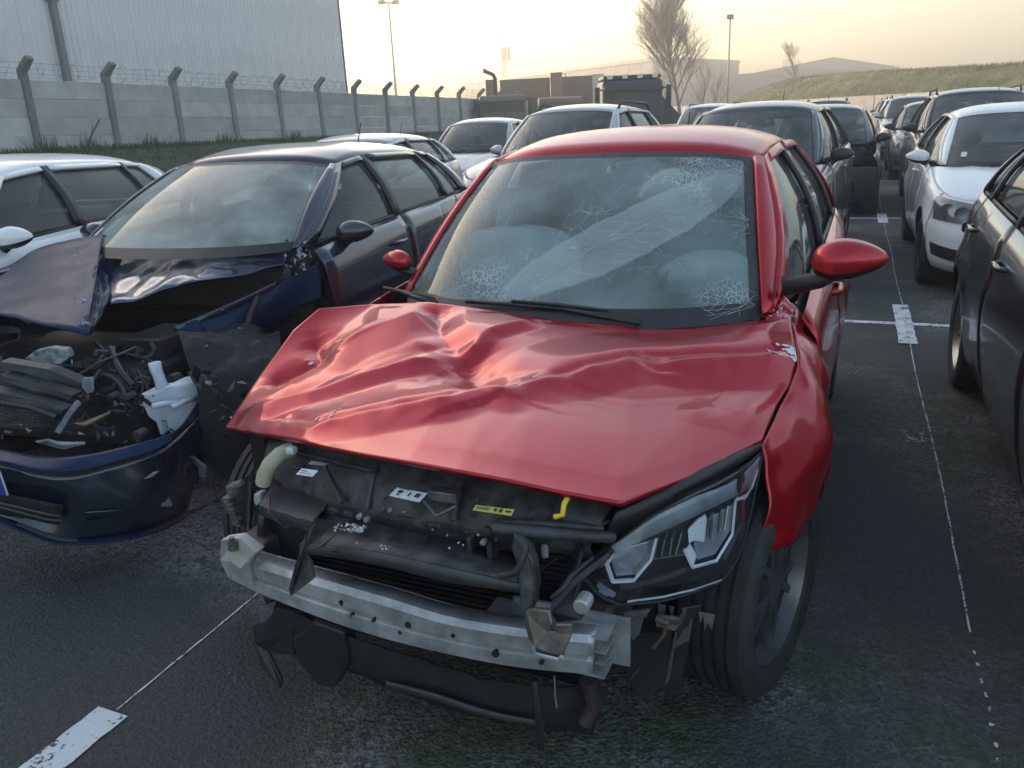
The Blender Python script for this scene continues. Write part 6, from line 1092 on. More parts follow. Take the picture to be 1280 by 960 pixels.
def paint_line_mat(name, cov):
    m, t, b = nodes(name); L = t.links.new
    tc = t.nodes.new('ShaderNodeTexCoord'); n = t.nodes.new('ShaderNodeTexNoise'); n.inputs['Scale'].default_value = 70; n.inputs['Detail'].default_value = 6; n.inputs['Roughness'].default_value = .7
    L(tc.outputs['Object'], n.inputs['Vector'])
    n2 = t.nodes.new('ShaderNodeTexNoise'); n2.inputs['Scale'].default_value = 9; n2.inputs['Detail'].default_value = 5; L(tc.outputs['Object'], n2.inputs['Vector'])
    a = t.nodes.new('ShaderNodeMath'); a.operation = 'MULTIPLY_ADD'; a.inputs[1].default_value = .6; L(n2.outputs[0], a.inputs[0]); L(n.outputs[0], a.inputs[2])
    r = t.nodes.new('ShaderNodeValToRGB'); r.color_ramp.elements[0].position = cov; r.color_ramp.elements[1].position = cov+.05
    r.color_ramp.elements[0].color = (.06, .06, .06, 1); r.color_ramp.elements[1].color = (.62, .64, .66, 1); L(a.outputs[0], r.inputs[0]); L(r.outputs[0], b.inputs['Base Color'])
    b.inputs['Roughness'].default_value = .75
    bp = t.nodes.new('ShaderNodeBump'); bp.inputs['Distance'].default_value = .004; L(n.outputs[0], bp.inputs['Height']); L(bp.outputs[0], b.inputs['Normal']); return m
M_line = paint_line_mat('road_paint', .70); M_line2 = paint_line_mat('worn_road_paint', .74)
def strip(name, pts, wd, mat, z=.004, seed=1, wob=.004, step=.03):
    """painted line along pts with ragged edges"""
    rr = random.Random(seed); v = []; f = []
    P = [Vector((*p, 0)) for p in pts]
    for a, b_ in zip(P, P[1:]):
        L_ = (b_-a).length; n = max(2, int(L_/step)+1); d = (b_-a).normalized(); s_ = Vector((-d.y, d.x, 0)); base = len(v)
        for i in range(n):
            p = a+(b_-a)*i/(n-1)
            for k in (-1, 1):
                q = p+s_*(k*(wd/2+rr.uniform(-wob, wob))); v.append((q.x, q.y, z))
        f += [(base+2*i, base+2*i+1, base+2*i+3, base+2*i+2) for i in range(n-1)]
    o = mesh(name, v, f, mat, smooth=False)
    bm = bmesh.new(); bm.from_mesh(o.data); bmesh.ops.recalc_face_normals(bm, faces=bm.faces)
    if bm.faces[0].normal.z < 0: bmesh.ops.reverse_faces(bm, faces=bm.faces)
    bm.to_mesh(o.data); bm.free(); tag(o, kind='structure'); return o
strip('stall_line', [(-1.875, -.5), (-1.835, 1.33)], .115, M_line, seed=3, wob=.003)
strip('chalk_line', [(-1.83, 1.34), (-1.832, 1.7), (-1.84, 2.4), (-1.84, 6.2)], .006, M_line2, z=.0035, seed=4, wob=.0015)
strip('bay_marker', [(.435, 5.88), (.435, 7.08)], .115, M_line, seed=5, z=.008)
strip('bay_marker', [(.435, 12.15), (.435, 13.2)], .125, M_line, seed=6, z=.008)
strip('bay_marker', [(.435, 18.3), (.435, 19.3)], .125, M_line, seed=6, z=.008)
strip('bay_marker', [(-1.84, 5.9), (-1.84, 7.1)], .125, M_line, seed=6, z=.008)
for yy in (6.46, 12.68, 18.8): strip('bay_line', [(-12, yy+.03), (10, yy-.03)], .075, M_line, seed=8, step=.08, z=.004)
def chalk(x, y0, y1, seed):
    rr = random.Random(seed); y = y0
    pts = []; k = 0
    while y < y1: pts.append((x+.006*math.sin(y*2.1)+rr.uniform(-.0012, .0012), y)); y += .10
    return pts
strip('chalk_line', chalk(.447, 2.47, 18.3, 3), .0065, M_line2, z=.0120, seed=9, wob=.0012, step=.04)
b = MB()
for i in range(9):
    y = 1.86+i*.065+rnd.uniform(-.01, .01); x = .447+rnd.uniform(-.004, .004); n = 6
    b.add([(x+.006*math.cos(a)*rnd.uniform(.6, 1.3), y+.012*math.sin(a)*rnd.uniform(.6, 1.3), .005) for a in [k*math.pi/3 for k in range(n)]], [tuple(range(n))])
for k in range(26):
    x = .385+rnd.uniform(-.05, .05); y = 4.12+rnd.uniform(-.06, .07); a = rnd.uniform(0, 3.1)
    b.add([(x, y, .005), (x+.03*math.cos(a), y+.03*math.sin(a), .005), (x+.03*math.cos(a)+.003, y+.03*math.sin(a)+.004, .005), (x+.003, y+.004, .005)], [(0, 1, 2, 3)])
tag(b.build('chalk_crumbs', M_line2), kind='stuff')
# loose grit
b = MB(); M_grit = simple('grit_stone', (.26, .25, .24), .8, var=.6, scale=30)
for i in range(9000):
    d = rnd.uniform(.9, 5.5)**1; a = R(YAW+rnd.uniform(-38, 36)); x, y = -math.sin(a)*d, math.cos(a)*d
    s_ = rnd.uniform(.0008, .0028); q = [Vector((rnd.gauss(0, 1), rnd.gauss(0, 1), rnd.gauss(0, 1))).normalized()*s_ for _ in range(4)]
    b.add([(x+p.x, y+p.y, .003+p.z*.6) for p in q], [(0, 1, 2), (0, 2, 3), (0, 3, 1), (1, 3, 2)])
tag(b.build('grit', M_grit), 'loose pale grit scattered on the asphalt', kind='stuff')

# ---------------------------------------------------------------- grass bank and wall
M_grass = simple('grass_blades', (.055, .075, .025), .8, var=.5, scale=2.5, bump=0)
M_soil = simple('bank_turf', (.050, .062, .026), .95, var=.5, scale=1.5, bump=1, bscale=20, dist=.05)
WX = -19.3
wtop = lambda y: 2.99-(y-15.5)*.0125; wbase = lambda y: wtop(y)-1.83
G = []
for y in np.arange(-6, 75, 1.5):
    row = []
    for x, h in ((-11.2, -.02), (-12.5, .35), (-14.5, .75), (-16.5, .92), (-19.5, 1.0), (-26, 1.0), (-60, .6), (-60.5, -.2)):
        row.append((x+.4*math.sin(y*.7), y, max(-.02, h*(wbase(y)+.12)/1.0+.10*noise.noise(Vector((x*.5, y*.5, 0)))) if h > 0 else -.05))
    G.append(row)
tag(grid('grass_bank', G, M_soil), 'grassy bank rising to the concrete wall', kind='structure')
def bank_z(x, y):
    h = float(np.interp(-x, [11.2, 12.5, 14.5, 16.5, 19.5], [-.02, .35, .75, .92, 1.0])); return max(0, h*(wbase(y)+.12))
b = MB()
for i in range(30000):
    x = rnd.uniform(-19.25, -11.5) if i % 3 else rnd.uniform(-19.25, -18.6); y = rnd.uniform(8, 50); z = bank_z(x, y)
    h = rnd.uniform(.04, .10)*(1.6 if rnd.random() < .06 else 1)*(1.7 if x < -18.6 else 1); a = rnd.uniform(0, 6.3); wv = .012; dx, dy = rnd.gauss(0, .04), rnd.gauss(0, .04)
    b.add([(x-wv*math.cos(a), y-wv*math.sin(a), z-.03), (x+wv*math.cos(a), y+wv*math.sin(a), z-.03), (x+dx, y+dy, z+h)], [(0, 1, 2)])
for (cy) in (19.2, 17.0, 22.4, 26, 15.5):
    for i in range(50):
        x = -19.1+rnd.gauss(0, .12); y = cy+rnd.gauss(0, .22); z = bank_z(x, y); a = rnd.uniform(0, 6.3); h = rnd.uniform(.2, .48)
        b.add([(x-.012, y, z-.03), (x+.012, y+.01, z-.03), (x+rnd.gauss(0, .12), y+rnd.gauss(0, .12), z+h)], [(0, 1, 2)])
tag(b.build('grass', M_grass), 'rough green grass on the bank below the wall', kind='stuff')
def concrete_mat(name, c=(.52, .49, .45)):
    m, t, b = nodes(name); tc, n, r = noise_col(t, b, tuple(x*.72 for x in c), tuple(x*1.12 for x in c), 1.6, detail=9, rough=.7, bump=.4, bscale=30, dist=.004, lo=.3, hi=.7)
    oi = t.nodes.new('ShaderNodeObjectInfo'); ml = t.nodes.new('ShaderNodeMath'); ml.operation = 'MULTIPLY'; ml.inputs[1].default_value = 60; t.links.new(oi.outputs['Random'], ml.inputs[0])
    va = t.nodes.new('ShaderNodeVectorMath'); va.operation = 'ADD'; t.links.new(tc.outputs['Object'], va.inputs[0]); t.links.new(ml.outputs[0], va.inputs[1]); t.links.new(va.outputs[0], n.inputs['Vector'])
    hs = t.nodes.new('ShaderNodeHueSaturation'); mr = t.nodes.new('ShaderNodeMapRange'); mr.inputs['To Min'].default_value = .82; mr.inputs['To Max'].default_value = 1.1; t.links.new(oi.outputs['Random'], mr.inputs[0]); t.links.new(mr.outputs[0], hs.inputs['Value']); t.links.new(r.outputs[0], hs.inputs['Color']); t.links.new(hs.outputs[0], b.inputs['Base Color'])
    b.inputs['Roughness'].default_value = .9; return m
M_conc = concrete_mat('precast_concrete'); M_post = concrete_mat('post_concrete', (.27, .265, .25))
M_wire = simple('razor_wire_steel', (.30, .29, .28), .5, .6)
fence = empty('concrete_fence', (WX, 15.4, 1.1)); tag(fence, 'grey precast concrete panel wall with slanted posts and razor wire on a bank', 'fence', None)
def fix_parent(o, par):
    o.parent = par; o.matrix_parent_inverse = Matrix.Translation(-Vector(par.location))
posts = [15.52+2.515*i for i in range(-4, 14)]
pb = MB(); pb.box(-.09, .09, -.09, .09, -.4, 1.92); pb.prism([(-.09, 1.92), (.09, 1.92), (.09, 1.98), (.40, 2.27), (.30, 2.36), (-.09, 2.05)], 'y', -.09, .09)
proto = pb.build('post', M_post, None, bevel=.01)
pnl = MB(); pnl.box(-.03, .03, -1.17, 1.17, 0, .448); pp = pnl.build('panel', M_conc, None, bevel=.012)
slope = math.atan(.0125)
for i, y in enumerate(posts):
    o = proto if i == 0 else proto.copy()
    if i: COL.objects.link(o)
    o.location = (WX+.02, y, wbase(y)+rnd.uniform(-.02, .03)); o.rotation_euler = (rnd.gauss(0, .008), rnd.gauss(0, .008), 0); fix_parent(o, fence)
    for k in range(5):
        q = pp if (i == 0 and k == 0) else pp.copy()
        if not (i == 0 and k == 0): COL.objects.link(q)
        ym = y+1.2575; q.location = (WX+rnd.uniform(-.01, .01), ym, wbase(ym)-.42+k*.452); q.rotation_euler = (-slope, 0, rnd.uniform(-.004, .004)); fix_parent(q, fence)
b = MB()
pts = []
for i in range(0, 3400):
    y = 5.5+i*.0122; a = i*.30; rr_ = .20+.03*math.sin(i*.05); yy = y+.20*math.sin(a*.5+1)
    pts.append((WX+.22+rr_*math.cos(a), yy, wtop(y)+.22+rr_*math.sin(a)))
b.tube(pts, .0042, 3, cap=False)
for hx, hz in ((.10, .14), (.2, .25), (.32, .37)): b.tube([(WX+hx, 5, wtop(5)+hz), (WX+hx, 50, wtop(50)+hz)], .005, 3, cap=False)
wr = b.build('razor_wire', M_wire, None); fix_parent(wr, fence); wr['kind'] = 'stuff'
b = MB(); b.tube([(-18.7, 16.1, .9), (-18.85, 17.2, 2.0)], .02, 5); pl_ = b.build('leaning_pole', M_black); tag(pl_, 'thin dark pole leaning against the concrete wall', 'pole')
# ---------------------------------------------------------------- big clad warehouse (left)
M_clad = simple('pale_cladding', (.80, .74, .73), .6, 0, var=.06, scale=.6, bump=.1)
M_clad2 = simple('grey_cladding', (.22, .215, .215), .6, .1, var=.08, scale=.4)
M_trim = simple('grey_trim', (.22, .215, .23), .5, .3, var=.1)
wh = empty('warehouse', (-27, 42.1, 0)); tag(wh, 'huge pale ribbed metal warehouse behind the concrete wall', 'warehouse')
HW = 15.0
cb = MB(); prof = []
for k in range(4):
    y0 = k*.25; prof += [(0, y0), (0, y0+.10), (.045, y0+.13), (.045, y0+.20), (0, y0+.23)]
prof.append((0, 1.0)); v = []; f = []
for (dx, dy) in prof: v += [(dx, -dy, 0), (dx, -dy, HW)]
f = [(2*i, 2*i+1, 2*i+3, 2*i+2) for i in range(len(prof)-1)]
cb.add(v, f); cp = cb.build('cladding_sheet', M_clad, None)
for i in range(65):
    o = cp if i == 0 else cp.copy()
    if i: COL.objects.link(o)
    o.location = (-27, 42.1-i*1.004, 0); fix_parent(o, wh)
b = MB(); b.box(-27.5, -27.02, -22, 42.08, 0, HW); b.box(-75, -27.5, -22, 42.08, 0, HW); o = b.build('shell', M_clad, None); fix_parent(o, wh)
b = MB(); b.box(-27.1, -26.93, 42.08, 42.16, 0, HW+.1); b.box(-75, -27.02, -22, 42.3, HW+.002, HW+.3); o = b.build('edge_trim', M_trim, None); fix_parent(o, wh)
for yy in (23.4,):
    b = MB(); b.box(-26.94, -26.72, yy-.11, yy+.11, 1.5, HW); b.box(-26.95, -26.68, yy-.17, yy+.17, 6.2, 6.32); o = b.build('downpipe', M_trim, None); fix_parent(o, wh)
b = MB(); b.box(-26.94, -26.86, 37.2, 37.6, 1, 5.2); 
# ---------------------------------------------------------------- masts
M_pole = simple('galvanised_pole', (.20, .20, .20), .5, .5)
def cam_dir(px, dist):
    a = R(YAW)-math.atan((px-640+16)/1071.0); return -math.sin(a)*dist, math.cos(a)*dist
lm = empty('floodlight_mast', (*cam_dir(497, 92), 0)); tag(lm, 'tall floodlight mast with four lamps beyond the wall', 'floodlight mast')
b = MB(); b.tube([(0, 0, 0), (0, 0, 13.3)], [.17, .09], 8); b.build('pole', M_pole, lm, smooth=True)
b = MB(); b.box(-.9, .9, -.05, .05, 13.25, 13.35); b.box(-.05, .05, -.9, .9, 13.25, 13.35); b.build('crossarm', M_pole, lm)
for k, (x, y) in enumerate(((-.85, 0), (.85, 0), (-.35, -.8), (.35, .8))):
    b = MB(); M = Matrix.Translation((x, y, 13.45)) @ Matrix.Rotation(R(35), 4, 'X'); b.box(-.30, .30, -.26, .26, -.10, .10, M); b.box(-.32, .32, -.03, .03, -.28, -.1, M); b.build('floodlight', M_pole, lm)
sp2 = empty('street_lamp', (*cam_dir(908, 70), 0)); tag(sp2, 'slim lamp post with a square head right of the bare tree', 'street lamp')
b = MB(); b.tube([(0, 0, 0), (0, 0, 8.1)], [.08, .05], 8); b.build('pole', M_pole, sp2, smooth=True)
box_obj('lamp_head', -.22, .22, -.3, .3, 8.05, 8.35, M_pole, sp2); 
tm = empty('telecom_mast', (*cam_dir(635, 190), 0)); tag(tm, 'distant lattice telecom mast with antennas', 'mast')
b = MB()
for sx in (-1, 1):
    for sy_ in (-1, 1): b.tube([(sx*.9, sy_*.9, 0), (sx*.5, sy_*.5, 16.4)], .09, 4)
for k in range(12):
    z = k*1.35; w0 = .9-.4*z/16.4; w1 = .9-.4*(z+1.35)/16.4
    for s_ in (-1, 1): b.tube([(-w0*s_, -w0, z), (w1*s_, -w1, z+1.35)], .06, 4); b.tube([(-w0, w0*s_, z), (-w1, -w1*s_, z+1.35)], .06, 4)
b.build('lattice', M_pole, tm)
for k in range(5):
    a = k*1.256; box_obj('antenna', .9*math.cos(a)-.15, .9*math.cos(a)+.15, .9*math.sin(a)-.15, .9*math.sin(a)+.15, 13.6, 16.2, M_pole, tm)
b = MB(); b.tube([(0, 0, 16), (0, 0, 19)], .05, 4); b.build('spike', M_pole, tm)
# ---------------------------------------------------------------- far buildings
def cladbox(name, label, p0, p1, p2, h0, h1, h2, mat, pitch=2.0, windows=False):
    """two visible faces p0-p1 and p1-p2 with vertical cladding bays, flat roof"""
    par = empty(name, (p1[0], p1[1], 0)); tag(par, label, 'building')
    o = Vector((p1[0], p1[1], 0))
    for (a, b_, ha, hb) in ((p0, p1, h0, h1), (p1, p2, h1, h2)):
        A, Bq = Vector((*a, 0)), Vector((*b_, 0)); d = Bq-A; L_ = d.length; n = max(1, int(L_/pitch)); d.normalize(); nr = Vector((d.y, -d.x, 0))
        for i in range(n):
            q0 = A+d*L_*i/n-o; q1 = A+d*(L_*(i+1)/n-.12)-o; z0 = ha+(hb-ha)*i/n; z1 = ha+(hb-ha)*(i+1)/n
            m = MB(); m.add([q0, q1, q1+Vector((0, 0, z1)), q0+Vector((0, 0, z0)), q0+nr*-.4, q1-nr*.4, q1-nr*.4+Vector((0, 0, z1)), q0-nr*.4+Vector((0, 0, z0))], [(0, 1, 2, 3), (4, 7, 6, 5), (0, 3, 7, 4), (1, 5, 6, 2), (3, 2, 6, 7)]); m.build('wall_panel', mat, par)
    m = MB(); q = [Vector((*p0, 0))-o, Vector((0, 0, 0)), Vector((*p2, 0))-o]; q.append(q[0]+q[2]-q[1]); hh = [h0, h1, h2, h0]
    cen = sum(q, Vector())/4
    q = [p+(cen-p)*.004 for p in q]
    m.add([p+Vector((0, 0, h)) for p, h in zip(q, hh)]+[p for p in q], [(0, 1, 2, 3), (0, 4, 5, 1), (1, 5, 6, 2), (2, 6, 7, 3), (3, 7, 4, 0)]); m.build('core', M_clad2, par)
    m = MB()
    for a, b_, ha, hb in ((q[0], q[1], h0, h1), (q[1], q[2], h1, h2)): 
        d = (b_-a).normalized(); nr = Vector((d.y, -d.x, 0)); 
        m.add([a+nr*.3+Vector((0, 0, ha)), b_+nr*.3+Vector((0, 0, hb)), b_+nr*.3+Vector((0, 0, hb+.5)), a+nr*.3+Vector((0, 0, ha+.5)), a-nr*.5+Vector((0, 0, ha+.5)), b_-nr*.5+Vector((0, 0, hb+.5))], [(0, 1, 2, 3), (3, 2, 5, 4)])
    m.build('roof_edge', M_trim, par); return par
cladbox('warehouse', 'long low grey warehouse beyond the trucks, behind the bare tree', cam_dir(574, 182), cam_dir(818, 130), cam_dir(921, 165), 8.6, 8.7, 9.3, M_clad2, 3.0)
cladbox('warehouse', 'low grey shed right of the lamp post beyond the car park', cam_dir(915, 150), cam_dir(950, 148), cam_dir(1010, 190), 6.4, 6.4, 6.4, M_clad2, 3.0)
# gabled hall behind the berm
gh = empty('gabled_hall', (*cam_dir(1015, 170), 0), R(YAW-20)); tag(gh, 'distant hall with a shallow gabled roof peeking over the grassy mound', 'building')
b = MB(); b.box(-14, 14, 0, 30, 0, 7.2); b.build('wall', M_clad2, gh); b = MB(); b.prism([(-14.5, 7.2), (14.5, 7.2), (3, 9.6)], 'y', -.5, 30); b.build('roof', M_trim, gh)
# ---------------------------------------------------------------- berm, low wall
M_berm = simple('mound_turf', (.12, .125, .04), .95, var=.55, scale=.8, bump=1, bscale=6, dist=.15)
A0, A1 = Vector((*cam_dir(915, 84), 0)), Vector((*cam_dir(1500, 50), 0)); d = (A1-A0).normalized(); nr = Vector((d.y, -d.x, 0)); L_ = (A1-A0).length
def berm_h(s_): return float(np.interp(s_, [0, 2, 7, 12, 20, 32, 45, L_], [0, 1.3, 3.2, 3.7, 3.6, 3.3, 3.1, 3.0]))
G = []
for s_ in np.arange(0, L_, .8):
    h = berm_h(s_); row = []
    for tq, k in ((-7, -.03), (-5.5, .18), (-4, .5), (-2.5, .82), (-1.2, .97), (0, 1), (3, .9), (8, .4), (12, -.03)):
        p = A0+d*s_-nr*tq*-1*1.0; p = A0+d*s_-nr*(tq)
        row.append((p.x, p.y, max(-.05, h*k+.22*noise.noise(Vector((s_*.35, tq*.5, 3))))) if k > 0 else (p.x, p.y, -.05))
    G.append(row)
tag(grid('grass_mound', G, M_berm), 'long green grass mound behind the right rows of cars', kind='structure')
b = MB()
for i in range(16000):
    s_ = rnd.uniform(1, L_); tq = rnd.uniform(-6.5, 1.5); k = float(np.interp(tq, [-7, -5.5, -4, -2.5, -1.2, 0, 3], [0, .18, .5, .82, .97, 1, .9])); p = A0+d*s_-nr*tq; z = berm_h(s_)*k
    h = rnd.uniform(.08, .20); a = rnd.uniform(0, 6.3); b.add([(p.x-.03*math.cos(a), p.y-.03*math.sin(a), z-.1), (p.x+.03*math.cos(a), p.y+.03*math.sin(a), z-.1), (p.x+rnd.gauss(0, .08), p.y+rnd.gauss(0, .08), z+h)], [(0, 1, 2)])
tag(b.build('grass', simple('mound_grass', (.15, .16, .055), .8, var=.45, scale=1.2, bump=0)), 'rough grass covering the mound', kind='stuff')
lw = empty('low_wall', (*cam_dir(1180, 50), 0)); tag(lw, 'low pale concrete wall at the foot of the grass mound', 'wall')
B0 = A0+nr*9+d*3; n = int((L_-3)/2.5)
pan = MB(); pan.box(0, 2.44, -.08, .08, 0, 1.9); po = pan.build('panel', M_conc, None, bevel=.02); ang = math.atan2(d.y, d.x)
for i in range(n):
    o = po if i == 0 else po.copy()
    if i: COL.objects.link(o)
    p = B0+d*2.5*i; o.location = (p.x, p.y, 0); o.rotation_euler[2] = ang; fix_parent(o, lw)
# ---------------------------------------------------------------- trees
M_bark = simple('bark', (.085, .070, .055), .9, var=.4, bump=.5)
def bare_tree(name, label, loc, H, spread, seed, trunk=.13, depth=5, col=None, up=.55, nbs=(11, 7, 5, 4)):
    rr = random.Random(seed); par = empty(name, loc); tag(par, label, 'tree'); tb = MB(); cb_ = MB()
    def grow(p, dr, L0, r0, lv):
        pts = [p]; rs = [r0]; n = 4; q = p; dd = dr
        for i in range(n):
            dd = (dd+Vector((rr.gauss(0, .10), rr.gauss(0, .10), rr.gauss(.03, .05)))).normalized(); q = q+dd*L0/n; pts.append(q); rs.append(r0*(1-.55*(i+1)/n))
        (tb if lv < 1 else cb_).tube(pts, rs, 6 if lv < 2 else 3, cap=False)
        if lv >= depth: return
        nb = nbs[min(lv, 3)]
        for k in range(nb):
            f_ = rr.uniform(.22 if lv == 0 else .25, 1.0); i = min(n-1, int(f_*n)); pp_ = pts[i].lerp(pts[i+1], f_*n-i)
            a = rr.uniform(0, 6.28); o_ = Vector((math.cos(a), math.sin(a), 0)); nd = (dd*up+o_*spread+Vector((0, 0, .35))).normalized()
            grow(pp_, nd, L0*(.74 if lv == 0 and depth == 4 else 1)*rr.uniform(.42, .62)*(1.15-.45*f_ if lv == 0 else 1), max(.004, rs[i]*.5), lv+1)
    grow(Vector((0, 0, 0)), Vector((0, 0, 1)), H*.80, trunk, 0)
    tb.build('trunk', M_bark, par, smooth=True); cb_.build('crown', M_bark, par, smooth=True); return par
bare_tree('bare_tree', 'tall leafless tree rising behind the dark car roofs', (*cam_dir(853, 64), 0), 10.8, .78, 17, .15, 4, up=.85, nbs=(30, 12, 7, 4))
bare_tree('bare_tree', 'small hazy leafless tree on the left shoulder of the grass mound', (*cam_dir(1000, 88), 1.5), 5.4, .55, 5, .10, 4)
for i, (px, dd, h, lab) in enumerate(((878, 70, 4.6, 'slim leafless sapling just right of the tall tree'), (893, 76, 4.2, 'thin leafless sapling nearest the lamp post'), (828, 82, 4.4, 'leafless sapling at the left foot of the tall tree'))):
    bare_tree('bare_sapling', lab, (*cam_dir(px, dd), 0), h, .38, 20+i, .06, 3)

# ---------------------------------------------------------------- other cars
P_white = paint('white_paint', (.80, .80, .80), .0, .4, .12, (.35, .34, .32))
P_silver = paint('silver_paint', (.42, .43, .45), .6, .35)
P_dark = paint('dark_grey_paint', (.035, .037, .042), .3, .35, .3)
P_navy = paint('navy_paint', (.018, .024, .055), .3, .32, .25, (.16, .16, .19))
P_black = paint('black_paint', (.012, .013, .016), .2, .3, .22, (.12, .12, .13))
P_bluegrey = paint('blue_grey_paint', (.07, .085, .12), .5, .35)
P_red2 = paint('faded_red_paint', (.22, .03, .03), .2, .35)
P_beige = paint('pale_grey_paint', (.50, .50, .49), .3, .4)
ROW = 'cars parked in the rows'
make_car('parked_car', 'white hatchback with dark trim, left of the wrecked blue car', (-5.05, 2.15), 12, P_white, gl=None, fo=.85, wb=2.6, ro=.72, H=1.44, group=ROW)
make_car('parked_car', 'white hatchback facing the camera with a large clear headlight, right row', (1.46, 8.1), 0, P_white, fo=.84, wb=2.64, ro=.78, H=1.46, hn=.74, hc=.97, group=ROW,
         opts=dict(hl=((.50, .60), (.84, .62), (.86, .80), (.57, .74))), rim=M_darkalloy)
blk, Bk = make_car('parked_car', 'black hatchback in the right foreground seen at its rear wheel', (1.49, 2.45), 0, P_black, fo=.88, wb=2.6, ro=.78, H=1.47, hw=.90, bz=1.0, wr=.325, group=ROW, rim=M_alloy, mirrors=(1,))
t_ = Bk.sy(3.22); p = Bk.pt(t_, .80, .006); b = MB()
b.prism([(p[1]+.05*math.cos(a), .80+.05*math.sin(a)) for a in np.linspace(0, 6.28, 20)[:-1]], 'x', -p[0]-.002, -p[0]+.01); b.build('fuel_recess', M_dark, blk)
b = MB(); b.prism([(p[0]+.005+.09*u, .80+.045*w_) for u, w_ in ((0, -1), (.7, -.9), (1, -.5), (1, .5), (.7, .9), (0, 1))], 'y', 3.30, 3.312)
o = b.build('fuel_flap', P_black, blk, bevel=.003)
for v_ in o.data.vertices: v_.co.x = -v_.co.x
b = MB(); b.tube([(-p[0]-.004, 3.22, .80), (-p[0]-.03, 3.22, .80)], .03, 10); b.build('fuel_cap', M_black, blk)
SUV = dict(fo=.82, wb=2.67, ro=.82, hw=.91, H=1.66, hn=.88, hc=1.10, bz=1.12, wr=.34, sill=.27, roof_w=.60, tail_z=1.12, wy0=.34, wy1=1.14)
make_car('parked_suv', 'white estate with roof rails behind the wrecked blue car', (-3.50, 9.3), -3, P_beige, rl=True, group=ROW, cat='suv', **SUV)
make_car('parked_car', 'dark grey people carrier directly behind the red wreck', (-1.06, 8.0), -4, P_dark, fo=.84, wb=2.65, ro=.8, H=1.58, hn=.80, hc=1.02, bz=1.06, wy1=1.08, group=ROW, mcol=M_black)
make_car('wrecked_car', 'blue grey hatchback with a smashed open front, third in line', (-.50, 13.3), 0, P_bluegrey, front=False, fo=.84, wb=2.6, ro=.8, H=1.52, group=ROW, mcol=M_black)
make_car('parked_suv', 'black off-roader with roof rails behind the white hatchback', (1.66, 13.2), 0, P_black, rl=True, group=ROW, cat='suv', mcol=M_black, **SUV)
make_car('parked_suv', 'white estate with black roof rails left of the thin aerial', (-3.45, 20.6), 0, P_white, rl=True, group=ROW, cat='suv', **SUV)
make_car('parked_car', 'pale silver hatchback whose roof shows behind the blue wreck', (-5.5, 7.4), 6, P_silver, H=1.42, group=ROW)
make_car('parked_car', 'pale grey hatchback near the end of the concrete wall', (-6.2, 12.9), 6, P_silver, H=1.55, hc=1.02, bz=1.06, group=ROW)
cols = [(P_dark, 'dark grey'), (P_silver, 'silver'), (P_black, 'black'), (P_white, 'white'), (P_navy, 'navy'), (P_bluegrey, 'blue grey')]
far = [(-.8, 20.0, 2, 0, 1.50, 'black hatchback fourth in the line of the red wreck'), (1.55, 19.3, 0, 0, 1.5, 'dark grey hatchback behind the black off-roader'),
       (1.45, 25.6, 1, 1, 1.62, 'silver estate fourth back in the right row'), (-.9, 26.6, 0, 1, 1.62, 'dark estate with rails far along the line of the red wreck'), (-3.4, 27.5, 5, 0, 1.5, 'blue grey car far back in the left row'),
       (1.5, 32, 3, 1, 1.62, 'white estate near the end of the right row'), (-.9, 33, 2, 0, 1.5, 'black car near the far end of the middle line'),
       (4.1, 13.6, 2, 1, 1.66, 'black estate with rails second in the outer right row'), (4.1, 20, 1, 1, 1.64, 'silver estate with rails in the outer right row'), (4.2, 26.4, 4, 1, 1.62, 'navy estate in the outer right row'), (4.1, 33, 3, 0, 1.5, 'white car far back in the outer right row'),
       (6.8, 20, 0, 1, 1.64, 'dark estate in the last row before the mound'), (6.8, 26.5, 3, 1, 1.62, 'white estate in the last row before the mound'), (6.7, 33, 1, 0, 1.52, 'silver car in the last row before the mound'), (1.5, 39, 0, 1, 1.62, 'dark estate farthest in the right row'), (-.9, 40, 1, 0, 1.5, 'silver car farthest in the middle line'), (4.2, 40, 2, 1, 1.62, 'black estate farthest in the outer right row'), (9.4, 26.5, 2, 1, 1.64, 'black estate parked closest to the mound'), (9.4, 33, 4, 1, 1.62, 'navy estate under the mound')]
lib = {}
for (x, y, c, kind, H, lab) in far:
    k = (c, kind)
    nm = 'parked_suv' if kind else 'parked_car'
    if k not in lib:
        kw = dict(SUV) if kind else dict(H=1.5)
        par, _ = make_car(nm, lab, (x, y), 0, cols[c][0], rl=bool(kind), group=ROW, cat='suv' if kind else 'car', seats=False, mcol=None if c in (1, 3) else M_black, **kw); lib[k] = par
    else:
        par = copy_tree(lib[k]); par.location = (x, y, 0); par['label'] = lab
